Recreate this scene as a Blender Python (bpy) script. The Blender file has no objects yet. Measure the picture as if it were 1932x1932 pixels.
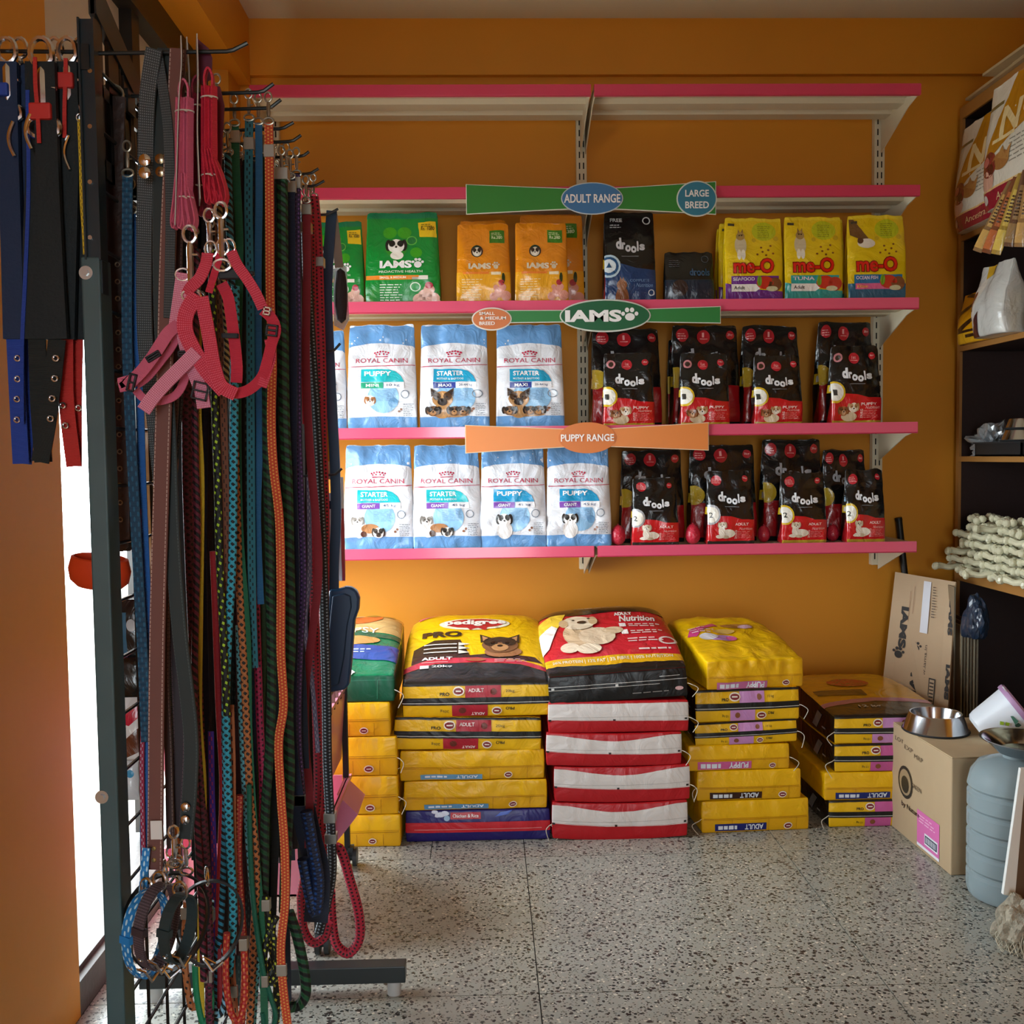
import bpy, bmesh, math, random
import numpy as np
from mathutils import Vector, Matrix, Euler

sc = bpy.context.scene
COL = sc.collection
PI = math.pi
random.seed(7)

# ------------------------------------------------------------------ camera
F = 1932.0
H_EYE = 1.35
VPX, VPY = 915.0, 860.0            # where the room's depth lines meet
yaw = math.atan((966 - VPX) / F)
pitch = math.atan((966 - VPY) / F)
ROLL = 0.012
fwd = Vector((math.sin(yaw) * math.cos(pitch), math.cos(yaw) * math.cos(pitch), -math.sin(pitch)))
right = fwd.cross(Vector((0, 0, 1))).normalized()
up = right.cross(fwd).normalized()
r2 = (right * math.cos(ROLL) - up * math.sin(ROLL)).normalized()
u2 = (up * math.cos(ROLL) + right * math.sin(ROLL)).normalized()
cam = bpy.data.cameras.new('camera')
cam.sensor_fit = 'HORIZONTAL'; cam.sensor_width = 36.0; cam.lens = 36.0 * F / 1932.0
cam.clip_start = 0.05; cam.clip_end = 200
camo = bpy.data.objects.new('camera', cam); COL.objects.link(camo)
M = Matrix((r2, u2, -fwd)).transposed().to_4x4()
M.translation = Vector((0, 0, H_EYE))
camo.matrix_world = M
sc.camera = camo


def P(px, py, Y):
    """world point at depth Y (metres in front of the wall-normal) seen at pixel px, py"""
    d = fwd * F + r2 * (px - 966) + u2 * (966 - py)
    t = Y / d.y
    return Vector((d.x * t, Y, H_EYE + d.z * t))


# ------------------------------------------------------------------ view and sky
sc.view_settings.view_transform = 'Standard'
sc.view_settings.look = 'None'
sc.view_settings.gamma = 1.0
sc.view_settings.use_curve_mapping = False
sc.view_settings.exposure = 0.0
world = bpy.data.worlds.new('sky'); sc.world = world
world.use_nodes = True
wn = world.node_tree.nodes; wl = world.node_tree.links
bg = wn['Background']
bg.inputs['Color'].default_value = (0.84, 0.94, 1.0, 1)
bg.inputs['Strength'].default_value = 14.0
sc.cycles.max_bounces = 8
sc.cycles.diffuse_bounces = 5
sc.cycles.glossy_bounces = 3
sc.cycles.transmission_bounces = 6
sc.cycles.use_denoising = True
sc.cycles.sample_clamp_indirect = 6.0


def portal(name, loc, rot, sx, sy):
    l = bpy.data.lights.new(name, 'AREA'); l.shape = 'RECTANGLE'; l.size = sx; l.size_y = sy
    l.cycles.is_portal = True
    o = bpy.data.objects.new(name, l); o.location = loc; o.rotation_euler = rot
    COL.objects.link(o); return o


# ------------------------------------------------------------------ materials
MATS = {}


def s2l(c):
    return tuple((x / 12.92 if x <= 0.04045 else ((x + 0.055) / 1.055) ** 2.4) for x in c)


def hexc(h):
    h = h.lstrip('#')
    return s2l(tuple(int(h[i:i + 2], 16) / 255 for i in (0, 2, 4)))


def mat(h, rough=0.5, metal=0.0, bump=0.0, bscale=60.0, var=0.0, vscale=8.0, coat=0.0, trans=0.0, ior=1.45, stretch=None, sheen=0.0, dist=0.0):
    key = (dist, h, rough, metal, bump, bscale, var, vscale, coat, trans, stretch, sheen)
    if key in MATS: return MATS[key]
    m = bpy.data.materials.new('surface_' + h.strip('#')); m.use_nodes = True
    n = m.node_tree.nodes; l = m.node_tree.links; b = n['Principled BSDF']
    c = hexc(h)
    b.inputs['Base Color'].default_value = (*c, 1)
    b.inputs['Roughness'].default_value = rough
    b.inputs['Metallic'].default_value = metal
    b.inputs['IOR'].default_value = ior
    if coat: b.inputs['Coat Weight'].default_value = coat; b.inputs['Coat Roughness'].default_value = 0.12
    if trans: b.inputs['Transmission Weight'].default_value = trans
    if sheen: b.inputs['Sheen Weight'].default_value = sheen
    if bump or var:
        tc = n.new('ShaderNodeTexCoord')
        src = tc.outputs['Object']
        if stretch:
            mp = n.new('ShaderNodeMapping'); mp.inputs['Scale'].default_value = stretch
            l.new(src, mp.inputs['Vector']); src = mp.outputs['Vector']
    if var:
        nz = n.new('ShaderNodeTexNoise'); nz.inputs['Scale'].default_value = vscale; nz.inputs['Detail'].default_value = 6
        l.new(src, nz.inputs['Vector'])
        rp = n.new('ShaderNodeValToRGB')
        rp.color_ramp.elements[0].position = 0.3; rp.color_ramp.elements[1].position = 0.7
        rp.color_ramp.elements[0].color = (*[x * (1 - var) for x in c], 1)
        rp.color_ramp.elements[1].color = (*[min(1, x * (1 + var)) for x in c], 1)
        l.new(nz.outputs['Fac'], rp.inputs['Fac']); l.new(rp.outputs['Color'], b.inputs['Base Color'])
    if bump:
        nb = n.new('ShaderNodeTexNoise'); nb.inputs['Scale'].default_value = bscale; nb.inputs['Detail'].default_value = 4; nb.inputs['Distortion'].default_value = dist
        l.new(src, nb.inputs['Vector'])
        bp = n.new('ShaderNodeBump'); bp.inputs['Strength'].default_value = bump; bp.inputs['Distance'].default_value = 0.012
        l.new(nb.outputs['Fac'], bp.inputs['Height']); l.new(bp.outputs['Normal'], b.inputs['Normal'])
    MATS[key] = m
    return m


def film(h):        # printed plastic film of the food bags
    return mat(h, rough=0.25, coat=0.5, bump=0.7, bscale=11, dist=1.6)


def sackm(h):       # woven laminated sack
    return mat(h, rough=0.36, bump=0.55, bscale=9, dist=1.2)


def steel(): return mat('#c9ccd0', rough=0.16, metal=1.0)
def chrome(): return mat('#e2e5ea', rough=0.2, metal=1.0)
def black_metal(): return mat('#14191b', rough=0.38, coat=0.2)


# ------------------------------------------------------------------ objects
def tag(o, label=None, cat=None, group=None, kind=None):
    if label: o['label'] = label
    if cat: o['category'] = cat
    if group: o['group'] = group
    if kind: o['kind'] = kind
    return o


def empty(name, loc, label, cat, group=None, rz=0.0, rot=None):
    o = bpy.data.objects.new(name, None); COL.objects.link(o)
    o.empty_display_size = 0.05
    o.location = loc; o.rotation_euler = rot if rot else (0, 0, rz)
    return tag(o, label, cat, group)


def mesh_obj(name, me, mats, parent=None, smooth=False):
    o = bpy.data.objects.new(name, me); COL.objects.link(o)
    if mats is not None:
        for m in (mats if isinstance(mats, (list, tuple)) else [mats]): me.materials.append(m)
    if smooth: me.shade_smooth()
    if parent: o.parent = parent
    return o


class MB:
    """collects simple shapes into one mesh"""
    def __init__(s): s.v = []; s.f = []; s.mi = []; s.uv = []

    def add(s, vs, fs, mi=0, uvs=None):
        b = len(s.v); s.v += [tuple(v) for v in vs]
        for k, f in enumerate(fs):
            s.f.append([b + i for i in f]); s.mi.append(mi)
            s.uv.append(uvs[k] if uvs else [(0, 0)] * len(f))

    def box(s, x0, y0, z0, x1, y1, z1, mi=0):
        v = [(x0, y0, z0), (x1, y0, z0), (x1, y1, z0), (x0, y1, z0), (x0, y0, z1), (x1, y0, z1), (x1, y1, z1), (x0, y1, z1)]
        s.add(v, [(0, 3, 2, 1), (4, 5, 6, 7), (0, 1, 5, 4), (1, 2, 6, 5), (2, 3, 7, 6), (3, 0, 4, 7)], mi)

    def prism(s, pts, axis, a0, a1, mi=0):
        """polygon extruded along axis ('x': pts are (y,z); 'y': (x,z); 'z': (x,y))"""
        n = len(pts)
        def mk(p, a): return {'x': (a, p[0], p[1]), 'y': (p[0], a, p[1]), 'z': (p[0], p[1], a)}[axis]
        v = [mk(p, a0) for p in pts] + [mk(p, a1) for p in pts]
        fs = [tuple(range(n)), tuple(range(2 * n - 1, n - 1, -1))] + [(i, i + n, (i + 1) % n + n, (i + 1) % n) for i in range(n)]
        s.add(v, fs, mi)

    def sweep(s, path, prof, side=None, up=None, closed=False, caps=True, mi=0, scale=None, twist=None):
        """prof: closed list of (a,b) offsets along side / normal; path list of Vectors"""
        path = [Vector(p) for p in path]
        n = len(path); m = len(prof)
        L = 0; rings = []; lens = []
        prevS = None
        per = [0]
        for i in range(m):
            a = prof[i]; b = prof[(i + 1) % m]
            per.append(per[-1] + math.hypot(a[0] - b[0], a[1] - b[1]))
        for i in range(n):
            if closed: T = path[(i + 1) % n] - path[i - 1]
            else: T = path[min(i + 1, n - 1)] - path[max(i - 1, 0)]
            if T.length < 1e-9: T = Vector((0, 0, -1))
            T.normalize()
            if side is not None:
                S = (side[i] if isinstance(side, list) else Vector(side))
                S = S - T * S.dot(T)
                if S.length < 1e-4: S = prevS if prevS else T.orthogonal()
            elif prevS is None: S = T.orthogonal()
            else:
                S = prevS - T * prevS.dot(T)
                if S.length < 1e-5: S = T.orthogonal()
            S.normalize(); prevS = S
            N = T.cross(S)
            if twist:
                tw = twist[i]; S, N = S * math.cos(tw) + N * math.sin(tw), N * math.cos(tw) - S * math.sin(tw)
            k = scale[i] if scale else 1.0
            rings.append([path[i] + S * (a * k) + N * (b * k) for a, b in prof])
            if i: L += (path[i] - path[i - 1]).length
            lens.append(L)
        base = len(s.v)
        for r in rings: s.v += [tuple(p) for p in r]
        tot = per[-1] or 1
        segs = n if closed else n - 1
        for i in range(segs):
            j = (i + 1) % n
            l1 = lens[j] if j > i else lens[i] + (path[0] - path[-1]).length
            for k in range(m):
                k2 = (k + 1) % m
                s.f.append([base + i * m + k, base + i * m + k2, base + j * m + k2, base + j * m + k]); s.mi.append(mi)
                s.uv.append([(per[k] / tot, lens[i]), (per[k + 1] / tot, lens[i]), (per[k + 1] / tot, l1), (per[k] / tot, l1)])
        if caps and not closed:
            s.f.append([base + k for k in range(m - 1, -1, -1)]); s.mi.append(mi); s.uv.append([(0, 0)] * m)
            s.f.append([base + (n - 1) * m + k for k in range(m)]); s.mi.append(mi); s.uv.append([(0, 0)] * m)

    def tube(s, path, r, n=8, closed=False, mi=0, scale=None):
        s.sweep(path, [(r * math.cos(2 * PI * k / n), r * math.sin(2 * PI * k / n)) for k in range(n)], closed=closed, mi=mi, scale=scale)

    def ribbon(s, path, w, t, side=(1, 0, 0), closed=False, mi=0, twist=None, scale=None):
        h = w / 2; e = t / 2
        s.sweep(path, [(-h, -e), (h, -e), (h, e), (-h, e)], side=side, closed=closed, mi=mi, twist=twist, scale=scale)

    def lathe(s, prof, n=32, mi=0, center=(0, 0, 0), axis=None):
        """prof list of (r,z) -> revolved round z"""
        c = Vector(center); base = len(s.v)
        for r, z in prof:
            for k in range(n):
                a = 2 * PI * k / n
                s.v.append(tuple(c + Vector((r * math.cos(a), r * math.sin(a), z))))
        for i in range(len(prof) - 1):
            for k in range(n):
                k2 = (k + 1) % n
                s.f.append([base + i * n + k, base + i * n + k2, base + (i + 1) * n + k2, base + (i + 1) * n + k]); s.mi.append(mi)
                s.uv.append([(k / n, i), ((k + 1) / n, i), ((k + 1) / n, i + 1), (k / n, i + 1)])

    def disc(s, c, nrm, r, t, n=14, mi=0):
        c = Vector(c); nrm = Vector(nrm).normalized()
        s.tube([c, c + nrm * t], r, n=n, mi=mi)

    def build(s, name, mats, parent=None, smooth=False, loc=None, bevel=0.0):
        me = bpy.data.meshes.new(name)
        me.from_pydata(s.v, [], s.f)
        me.polygons.foreach_set('material_index', s.mi)
        uvl = me.uv_layers.new(name='UVMap')
        flat = [c for f in s.uv for p in f for c in p]
        if len(flat) == len(me.loops) * 2: uvl.data.foreach_set('uv', flat)
        me.update()
        o = mesh_obj(name, me, mats, parent)
        if smooth:
            me.shade_smooth()
            try: me.set_sharp_from_angle(angle=math.radians(38))
            except Exception: pass
        if loc is not None: o.location = loc
        if bevel:
            b = o.modifiers.new('bevel', 'BEVEL'); b.width = bevel; b.segments = 2; b.limit_method = 'ANGLE'
        return o


def smooth_path(pts, n=6, closed=False):
    """Catmull-Rom through the points"""
    pts = [Vector(p) for p in pts]
    out = []
    N = len(pts)
    segs = N if closed else N - 1
    for i in range(segs):
        if closed: p0, p1, p2, p3 = pts[i - 1], pts[i], pts[(i + 1) % N], pts[(i + 2) % N]
        else: p0, p1, p2, p3 = pts[max(i - 1, 0)], pts[i], pts[i + 1], pts[min(i + 2, N - 1)]
        for k in range(n):
            t = k / n
            out.append(0.5 * ((2 * p1) + (p2 - p0) * t + (2 * p0 - 5 * p1 + 4 * p2 - p3) * t * t + (3 * p1 - p0 - 3 * p2 + p3) * t ** 3))
    if not closed: out.append(pts[-1])
    return out


# ------------------------------------------------------------------ lettering
_TXT = {}


def text_mesh(s, bold=0.0, shear=0.0):
    """triangles of a string, fitted into the unit box -> (verts Nx2, faces, aspect)"""
    key = (s, bold, shear)
    if key in _TXT: return _TXT[key]
    cu = bpy.data.curves.new('lettering', 'FONT')
    cu.body = s; cu.resolution_u = 3; cu.offset = bold; cu.shear = shear; cu.size = 1
    cu.space_line = 0.95
    o = bpy.data.objects.new('lettering', cu); COL.objects.link(o)
    dg = bpy.context.evaluated_depsgraph_get(); dg.update()
    me = o.evaluated_get(dg).to_mesh()
    v = np.array([(p.co.x, p.co.y) for p in me.vertices], dtype=float)
    f = [list(p.vertices) for p in me.polygons]
    o.evaluated_get(dg).to_mesh_clear()
    bpy.data.objects.remove(o); bpy.data.curves.remove(cu)
    if len(v) == 0: v = np.zeros((3, 2)); f = []
    mn = v.min(0); mx = v.max(0); d = np.maximum(mx - mn, 1e-6)
    out = ((v - mn) / d, f, d[0] / d[1])
    _TXT[key] = out
    return out


class Art:
    """flat print, drawn in unit coordinates (0,0 bottom left - 1,1 top right)"""
    def __init__(s, aspect=1.0):
        s.v = []; s.f = []; s.c = []; s.l = []; s.asp = aspect; s.done = {}

    def _add(s, pts, fs, col, L):
        b = len(s.v)
        s.v += [(float(p[0]), float(p[1]), L) for p in pts]
        for f in fs: s.f.append([b + i for i in f]); s.c.append(col)

    def poly(s, pts, col, L=1): s._add(pts, [list(range(len(pts)))], col, L)
    def rect(s, x0, y0, x1, y1, col, L=1): s.poly([(x0, y0), (x1, y0), (x1, y1), (x0, y1)], col, L)

    def ell(s, cx, cy, rx, ry, col, L=1, n=18, rot=0.0, a0=0, a1=360):
        p = []
        for k in range(n + (0 if a1 - a0 == 360 else 1)):
            a = math.radians(a0 + (a1 - a0) * k / n)
            x = rx * math.cos(a) * s.asp; y = ry * math.sin(a)
            x, y = x * math.cos(rot) - y * math.sin(rot), x * math.sin(rot) + y * math.cos(rot)
            p.append((cx + x / s.asp, cy + y))
        s.poly(p, col, L)

    def circ(s, cx, cy, r, col, L=1, n=18): s.ell(cx, cy, r / s.asp, r, col, L, n)       # r in units of height

    def ring(s, cx, cy, r, w, col, L=1, n=20):
        for k in range(n):
            a = 2 * PI * k / n; b = 2 * PI * (k + 1) / n
            q = [(r, a), (r, b), (r - w, b), (r - w, a)]
            s.poly([(cx + rr * math.cos(t) / s.asp, cy + rr * math.sin(t)) for rr, t in q], col, L)

    def text(s, t, x0, y0, x1, y1, col, L=2, bold=0.02, shear=0.0, rot=0):
        v, f, _ = text_mesh(t, bold, shear)
        if rot == 90: q = [(x0 + (1 - b) * (x1 - x0), y0 + a * (y1 - y0)) for a, b in v]
        elif rot == -90: q = [(x0 + b * (x1 - x0), y0 + (1 - a) * (y1 - y0)) for a, b in v]
        elif rot == 180: q = [(x1 - a * (x1 - x0), y1 - b * (y1 - y0)) for a, b in v]
        else: q = [(x0 + a * (x1 - x0), y0 + b * (y1 - y0)) for a, b in v]
        s._add(q, f, col, L)

    def lines(s, x0, y0, x1, y1, n, col, L=2, seed=0, fill=0.45):
        """block of tiny print, drawn as dashes"""
        rnd = random.Random(seed)
        dy = (y1 - y0) / n
        for i in range(n):
            y = y1 - (i + 1) * dy; x = x0
            xe = x1 - rnd.random() * (x1 - x0) * 0.25
            while x < xe - 0.01:
                w = min((x1 - x0) * (0.12 + 0.2 * rnd.random()), xe - x)
                s.rect(x, y, x + w, y + dy * fill, col, L); x += w + (x1 - x0) * 0.05

    def cut(s, a, b, gx, gy):
        """mesh in absolute face coordinates, cut along the grid lines so it can follow the surface"""
        key = (round(a, 4), round(b, 4), len(gx), len(gy))
        if key in s.done: return s.done[key]
        bm = bmesh.new()
        vs = [bm.verts.new(((x * 2 - 1) * a, (y * 2 - 1) * b, l)) for x, y, l in s.v]
        cols = sorted(set(s.c)); ci = {c: i for i, c in enumerate(cols)}
        for f, c in zip(s.f, s.c):
            try:
                nf = bm.faces.new([vs[i] for i in f]); nf.material_index = ci[c]
            except ValueError: pass
        for co, no in (((a, 0, 0), (1, 0, 0)), ((-a, 0, 0), (-1, 0, 0)), ((0, b, 0), (0, 1, 0)), ((0, -b, 0), (0, -1, 0))):
            bmesh.ops.bisect_plane(bm, geom=bm.verts[:] + bm.edges[:] + bm.faces[:], dist=1e-6, plane_co=co, plane_no=no, clear_outer=True)
        for g in gx[1:-1]:
            bmesh.ops.bisect_plane(bm, geom=bm.verts[:] + bm.edges[:] + bm.faces[:], dist=1e-6, plane_co=(g, 0, 0), plane_no=(1, 0, 0))
        for g in gy[1:-1]:
            bmesh.ops.bisect_plane(bm, geom=bm.verts[:] + bm.edges[:] + bm.faces[:], dist=1e-6, plane_co=(0, g, 0), plane_no=(0, 1, 0))
        bm.verts.index_update()
        V = np.array([v.co[:] for v in bm.verts]); Fs = []; Mi = []
        for f in bm.faces:
            idx = [v.index for v in f.verts]
            if f.normal.z < 0: idx.reverse()
            Fs.append(idx); Mi.append(f.material_index)
        bm.free()
        s.done[key] = (V, Fs, Mi, cols)
        return s.done[key]


class Solid:
    """a soft box (half sizes a,b,c, edge radius r) bent by self.D; print can be laid on its faces"""
    def __init__(s, a, b, c, r, nx, ny, nz, D):
        s.h = (a, b, c); s.r = min(r, a * .9, b * .9, c * .9); s.Dd = D
        def g(h, n):
            e = [h - s.r * q for q in (0.5, 0.15, 0.0)] if n > 2 else [h]
            core = list(np.linspace(-(h - s.r), h - s.r, n))
            return np.array([-x for x in reversed(e)] + core + e)
        s.g = (g(a, nx), g(b, ny), g(c, nz))

    def D(s, p):
        h = np.array(s.h); r = s.r
        q = np.clip(p, -(h - r), h - r)
        d = p - q
        # cube-ish offset -> sphere offset
        inf = np.max(np.abs(d), axis=1); l2 = np.linalg.norm(d, axis=1)
        k = np.where(l2 > 1e-9, inf / np.maximum(l2, 1e-9), 0)
        return s.Dd(q + d * k[:, None])

    FACES = {'front': (0, 2, 1, -1), 'back': (0, 2, 1, 1), 'left': (1, 2, 0, -1), 'right': (1, 2, 0, 1), 'top': (0, 1, 2, 1), 'bottom': (0, 1, 2, -1)}

    def body(s, name, m, parent):
        verts = []; faces = []; base = 0
        for fn, (i, j, k, sg) in s.FACES.items():
            A, B = np.meshgrid(s.g[i], s.g[j], indexing='ij')
            p = np.zeros((A.size, 3)); p[:, i] = A.ravel(); p[:, j] = B.ravel(); p[:, k] = sg * s.h[k]
            verts.append(s.D(p)); na, nb = A.shape
            flip = ((i, j, k) in ((0, 1, 2), (1, 2, 0))) != (sg > 0)
            for x in range(na - 1):
                for y in range(nb - 1):
                    f = [base + x * nb + y, base + (x + 1) * nb + y, base + (x + 1) * nb + y + 1, base + x * nb + y + 1]
                    if flip: f.reverse()
                    faces.append(f)
            base += A.size
        me = bpy.data.meshes.new(name); me.from_pydata(np.vstack(verts).tolist(), [], faces)
        bm = bmesh.new(); bm.from_mesh(me); bmesh.ops.remove_doubles(bm, verts=bm.verts, dist=2e-5); bm.to_mesh(me); bm.free()
        return mesh_obj(name, me, m, parent, smooth=True)

    def pos(s, fn, uv, off=0.0):
        i, j, k, sg = s.FACES[fn]
        def at(U, V):
            p = np.zeros((len(U), 3)); p[:, i] = U; p[:, j] = V; p[:, k] = sg * s.h[k]
            return s.D(p)
        U = uv[:, 0].copy(); V = uv[:, 1]
        if fn in ('left', 'back'): U = -U
        P0 = at(U, V); e = 8e-4
        du = at(np.minimum(U + e, s.h[i]), V) - at(np.maximum(U - e, -s.h[i]), V)
        dv = at(U, np.minimum(V + e, s.h[j])) - at(U, np.maximum(V - e, -s.h[j]))
        n = np.cross(du, dv); ln = np.linalg.norm(n, axis=1); n = n / np.maximum(ln, 1e-12)[:, None]
        # outward
        ax = n[:, k] * sg
        n[ax < 0] *= -1
        return P0 + n * (off if np.isscalar(off) else off[:, None])

    def print(s, name, fn, art, mfun, parent, off0=0.0014, step=0.0007, vmap=None):
        i, j, k, sg = s.FACES[fn]
        V, Fs, Mi, cols = art.cut(s.h[i], s.h[j], s.g[i], s.g[j])
        if vmap:
            V = V.copy(); V[:, 1] = (vmap((V[:, 1] / s.h[j] + 1) / 2) * 2 - 1) * s.h[j]
        W = s.pos(fn, V[:, :2], off0 + step * V[:, 2])
        me = bpy.data.meshes.new(name); me.from_pydata(W.tolist(), [], Fs)
        me.polygons.foreach_set('material_index', Mi)
        return mesh_obj(name, me, [mfun(c) for c in cols], parent, smooth=True)


def wrinkle(seed, scale=14.0, n=7):
    """smooth creasing function of two coordinates (numpy)"""
    rnd = random.Random(seed)
    w = []
    for k in range(n):
        a = rnd.random() * PI; f = scale * (0.6 + 1.6 * rnd.random()); w.append((math.cos(a) * f, math.sin(a) * f, rnd.random() * 6.28, 1.0 / (0.6 + f / scale)))
    def fn(x, y):
        o = 0
        for ax, ay, ph, am in w:
            o = o + am * (1 - 2 * np.abs(np.sin((ax * x + ay * y) + ph + 0.8 * np.sin(ay * x - ax * y + ph))) ** 0.8)
        return o / n
    return fn
# ------------------------------------------------------------------ the room
WALL_Y = 4.40
XL, XLO = -1.0, -1.14          # inner face of left wall, plane of the shop-front frame
X_CAB = 2.02
CEIL = 3.17
Y0 = -2.6
XR = 2.46

paint = mat('#d38b1e', rough=0.55, bump=0.06, bscale=25, var=0.05, vscale=1.5)
paint_b = mat('#d8911f', rough=0.55, bump=0.06, bscale=25, var=0.05, vscale=1.5)
ceil_m = mat('#d8d0ba', rough=0.8, bump=0.04, bscale=30)


def struct(name, mb, m, **k):
    o = mb.build(name, m, **k); o['kind'] = 'structure'; return o


m = MB(); m.box(XL - 0.3, WALL_Y, 0, XR + 0.1, WALL_Y + 0.12, CEIL + 0.05); struct('wall_back', m, paint)
m = MB(); m.box(XL + 0.0, WALL_Y - 0.03, 2.94, XR, WALL_Y - 0.0005, CEIL); struct('trim_1', m, paint)
m = MB(); m.box(XR, Y0, 0, XR + 0.1, WALL_Y, CEIL + 0.05); struct('wall_right', m, paint)
m = MB(); m.box(XL - 0.3, Y0, CEIL, XR + 0.1, WALL_Y + 0.12, CEIL + 0.1); struct('ceiling', m, ceil_m)
m = MB(); m.box(XL - 0.22, Y0, 0, XL, 2.45, CEIL); struct('wall_left', m, paint_b)
m = MB(); m.box(XL - 0.22, 4.20, 0, XL, WALL_Y, CEIL); struct('wall_left_2', m, paint)
# beam over the shop front, its soffit and the closed panel above the opening
m = MB(); m.box(XL - 0.22, 2.45, 2.90, -0.95, WALL_Y - 0.031, CEIL); struct('trim_2', m, paint_b)
m = MB(); m.box(XLO - 0.03, 2.45, 2.12, XLO, 4.20, 2.90); struct('trim_3', m, mat('#d0c8b8', rough=0.75, bump=0.05))
# wall behind the camera with the shop's street door opening
m = MB(); m.box(XL - 0.3, Y0 - 0.1, 0, -0.5, Y0, CEIL); m.box(0.45, Y0 - 0.1, 0, XR + 0.1, Y0, CEIL); m.box(-0.5, Y0 - 0.1, 2.2, 0.45, Y0, CEIL)
struct('wall_front', m, paint)
portal('daylight_portal_shopfront', (XLO - 0.02, 3.32, 1.06), (0, -PI / 2, 0), 2.12, 1.75)
portal('daylight_portal_door', (-0.025, Y0 - 0.05, 1.1), (PI / 2, 0, 0), .95, 2.2)

# black metal frame of the shop front
frame_m = mat('#1d1a17', rough=0.4, coat=0.2)
d = bpy.data.objects.new('window_1', None); COL.objects.link(d); d['kind'] = 'structure'
m = MB(); m.box(XLO - 0.03, 3.36, 0.12, XLO + 0.04, 3.43, 2.90); m.build('mullion', frame_m, d)
m = MB(); m.box(XLO - 0.03, 2.45, 2.78, XLO + 0.06, 4.20, 2.90); m.build('head_rail', frame_m, d)
m = MB(); m.box(XLO - 0.03, 4.12, 0.12, XLO + 0.04, 4.20, 2.66); m.build('jamb', frame_m, d)
m = MB(); m.box(XLO - 0.03, 2.45, 2.06, XLO + 0.04, 4.12, 2.12); m.build('transom', frame_m, d)
m = MB(); m.box(XL - 0.22, 2.45, 0.0, XL, 4.20, 0.085); m.box(XLO - 0.02, 2.45, 0.085, XL - 0.02, 4.20, 0.10)
struct('trim_4', m, mat('#4a4641', rough=0.5, bump=0.1, var=0.15))

# ground outside
m = MB(); m.box(-14, -6, -0.16, XL - 0.22, 12, -0.1); struct('trim_5', m, mat('#a9a69c', rough=0.9, var=0.1))
m = MB(); m.box(-4, -14, -0.16, 6, Y0 - 0.1, -0.1); struct('trim_6', m, mat('#a9a69c', rough=0.9, var=0.1))


def terrazzo():
    m = bpy.data.materials.new('terrazzo'); m.use_nodes = True
    n = m.node_tree.nodes; l = m.node_tree.links; b = n['Principled BSDF']
    tc = n.new('ShaderNodeTexCoord')
    def vor(scale, sx=1.0):
        mp = n.new('ShaderNodeMapping'); mp.inputs['Scale'].default_value = (scale * sx, scale, scale)
        mp.inputs['Rotation'].default_value = (0, 0, 0.5 * scale)
        nz = n.new('ShaderNodeTexNoise'); nz.inputs['Scale'].default_value = scale * 1.3
        mx = n.new('ShaderNodeVectorMath'); mx.operation = 'MULTIPLY_ADD'; mx.inputs[1].default_value = (0.9 / scale,) * 3
        l.new(tc.outputs['Object'], nz.inputs['Vector'])
        l.new(nz.outputs['Color'], mx.inputs[0]); l.new(tc.outputs['Object'], mx.inputs[2])
        v = n.new('ShaderNodeTexVoronoi'); v.inputs['Scale'].default_value = 1.0; v.inputs['Randomness'].default_value = 1.0
        l.new(mx.outputs[0], mp.inputs['Vector']); l.new(mp.outputs['Vector'], v.inputs['Vector'])
        return v
    def step(sock, thr, soft=0.02, inv=False):
        r = n.new('ShaderNodeMapRange'); r.inputs['From Min'].default_value = thr - soft; r.inputs['From Max'].default_value = thr + soft
        if inv: r.inputs['To Min'].default_value = 1; r.inputs['To Max'].default_value = 0
        l.new(sock, r.inputs['Value']); return r.outputs['Result']
    def mul(a, b_):
        k = n.new('ShaderNodeMath'); k.operation = 'MULTIPLY'; l.new(a, k.inputs[0]); l.new(b_, k.inputs[1]); return k.outputs[0]
    def mix(a, col, fac):
        k = n.new('ShaderNodeMix'); k.data_type = 'RGBA'
        l.new(fac, k.inputs['Factor'])
        if isinstance(a, tuple): k.inputs['A'].default_value = (*a, 1)
        else: l.new(a, k.inputs['A'])
        if isinstance(col, tuple): k.inputs['B'].default_value = (*col, 1)
        else: l.new(col, k.inputs['B'])
        return k.outputs['Result']
    big = n.new('ShaderNodeTexNoise'); big.inputs['Scale'].default_value = 5; big.inputs['Detail'].default_value = 5
    l.new(tc.outputs['Object'], big.inputs['Vector'])
    c = mix(hexc('#92938a'), hexc('#adaea4'), big.outputs['Fac'])
    for scale, thr, sel, col in ((72, 0.36, 0.42, '#2b2e2e'), (110, 0.37, 0.36, '#4a4b46'), (90, 0.34, 0.18, '#cfcbbb'), (52, 0.33, 0.14, '#3a3230'), (150, 0.37, 0.35, '#6f6d62')):
        v = vor(scale)
        sp = n.new('ShaderNodeSeparateColor'); l.new(v.outputs['Color'], sp.inputs['Color'])
        size = n.new('ShaderNodeMath'); size.operation = 'MULTIPLY'; size.inputs[1].default_value = 1.0
        fac = mul(step(v.outputs['Distance'], thr, 0.04, True), step(sp.outputs['Red'], sel, 0.01, True))
        c = mix(c, hexc(col), fac)
    l.new(c, b.inputs['Base Color'])
    b.inputs['Roughness'].default_value = 0.34
    bn = n.new('ShaderNodeTexNoise'); bn.inputs['Scale'].default_value = 9; bn.inputs['Detail'].default_value = 6
    l.new(tc.outputs['Object'], bn.inputs['Vector'])
    rr = n.new('ShaderNodeMapRange'); rr.inputs['To Min'].default_value = 0.18; rr.inputs['To Max'].default_value = 0.42
    l.new(bn.outputs['Fac'], rr.inputs['Value']); l.new(rr.outputs['Result'], b.inputs['Roughness'])
    return m


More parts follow.
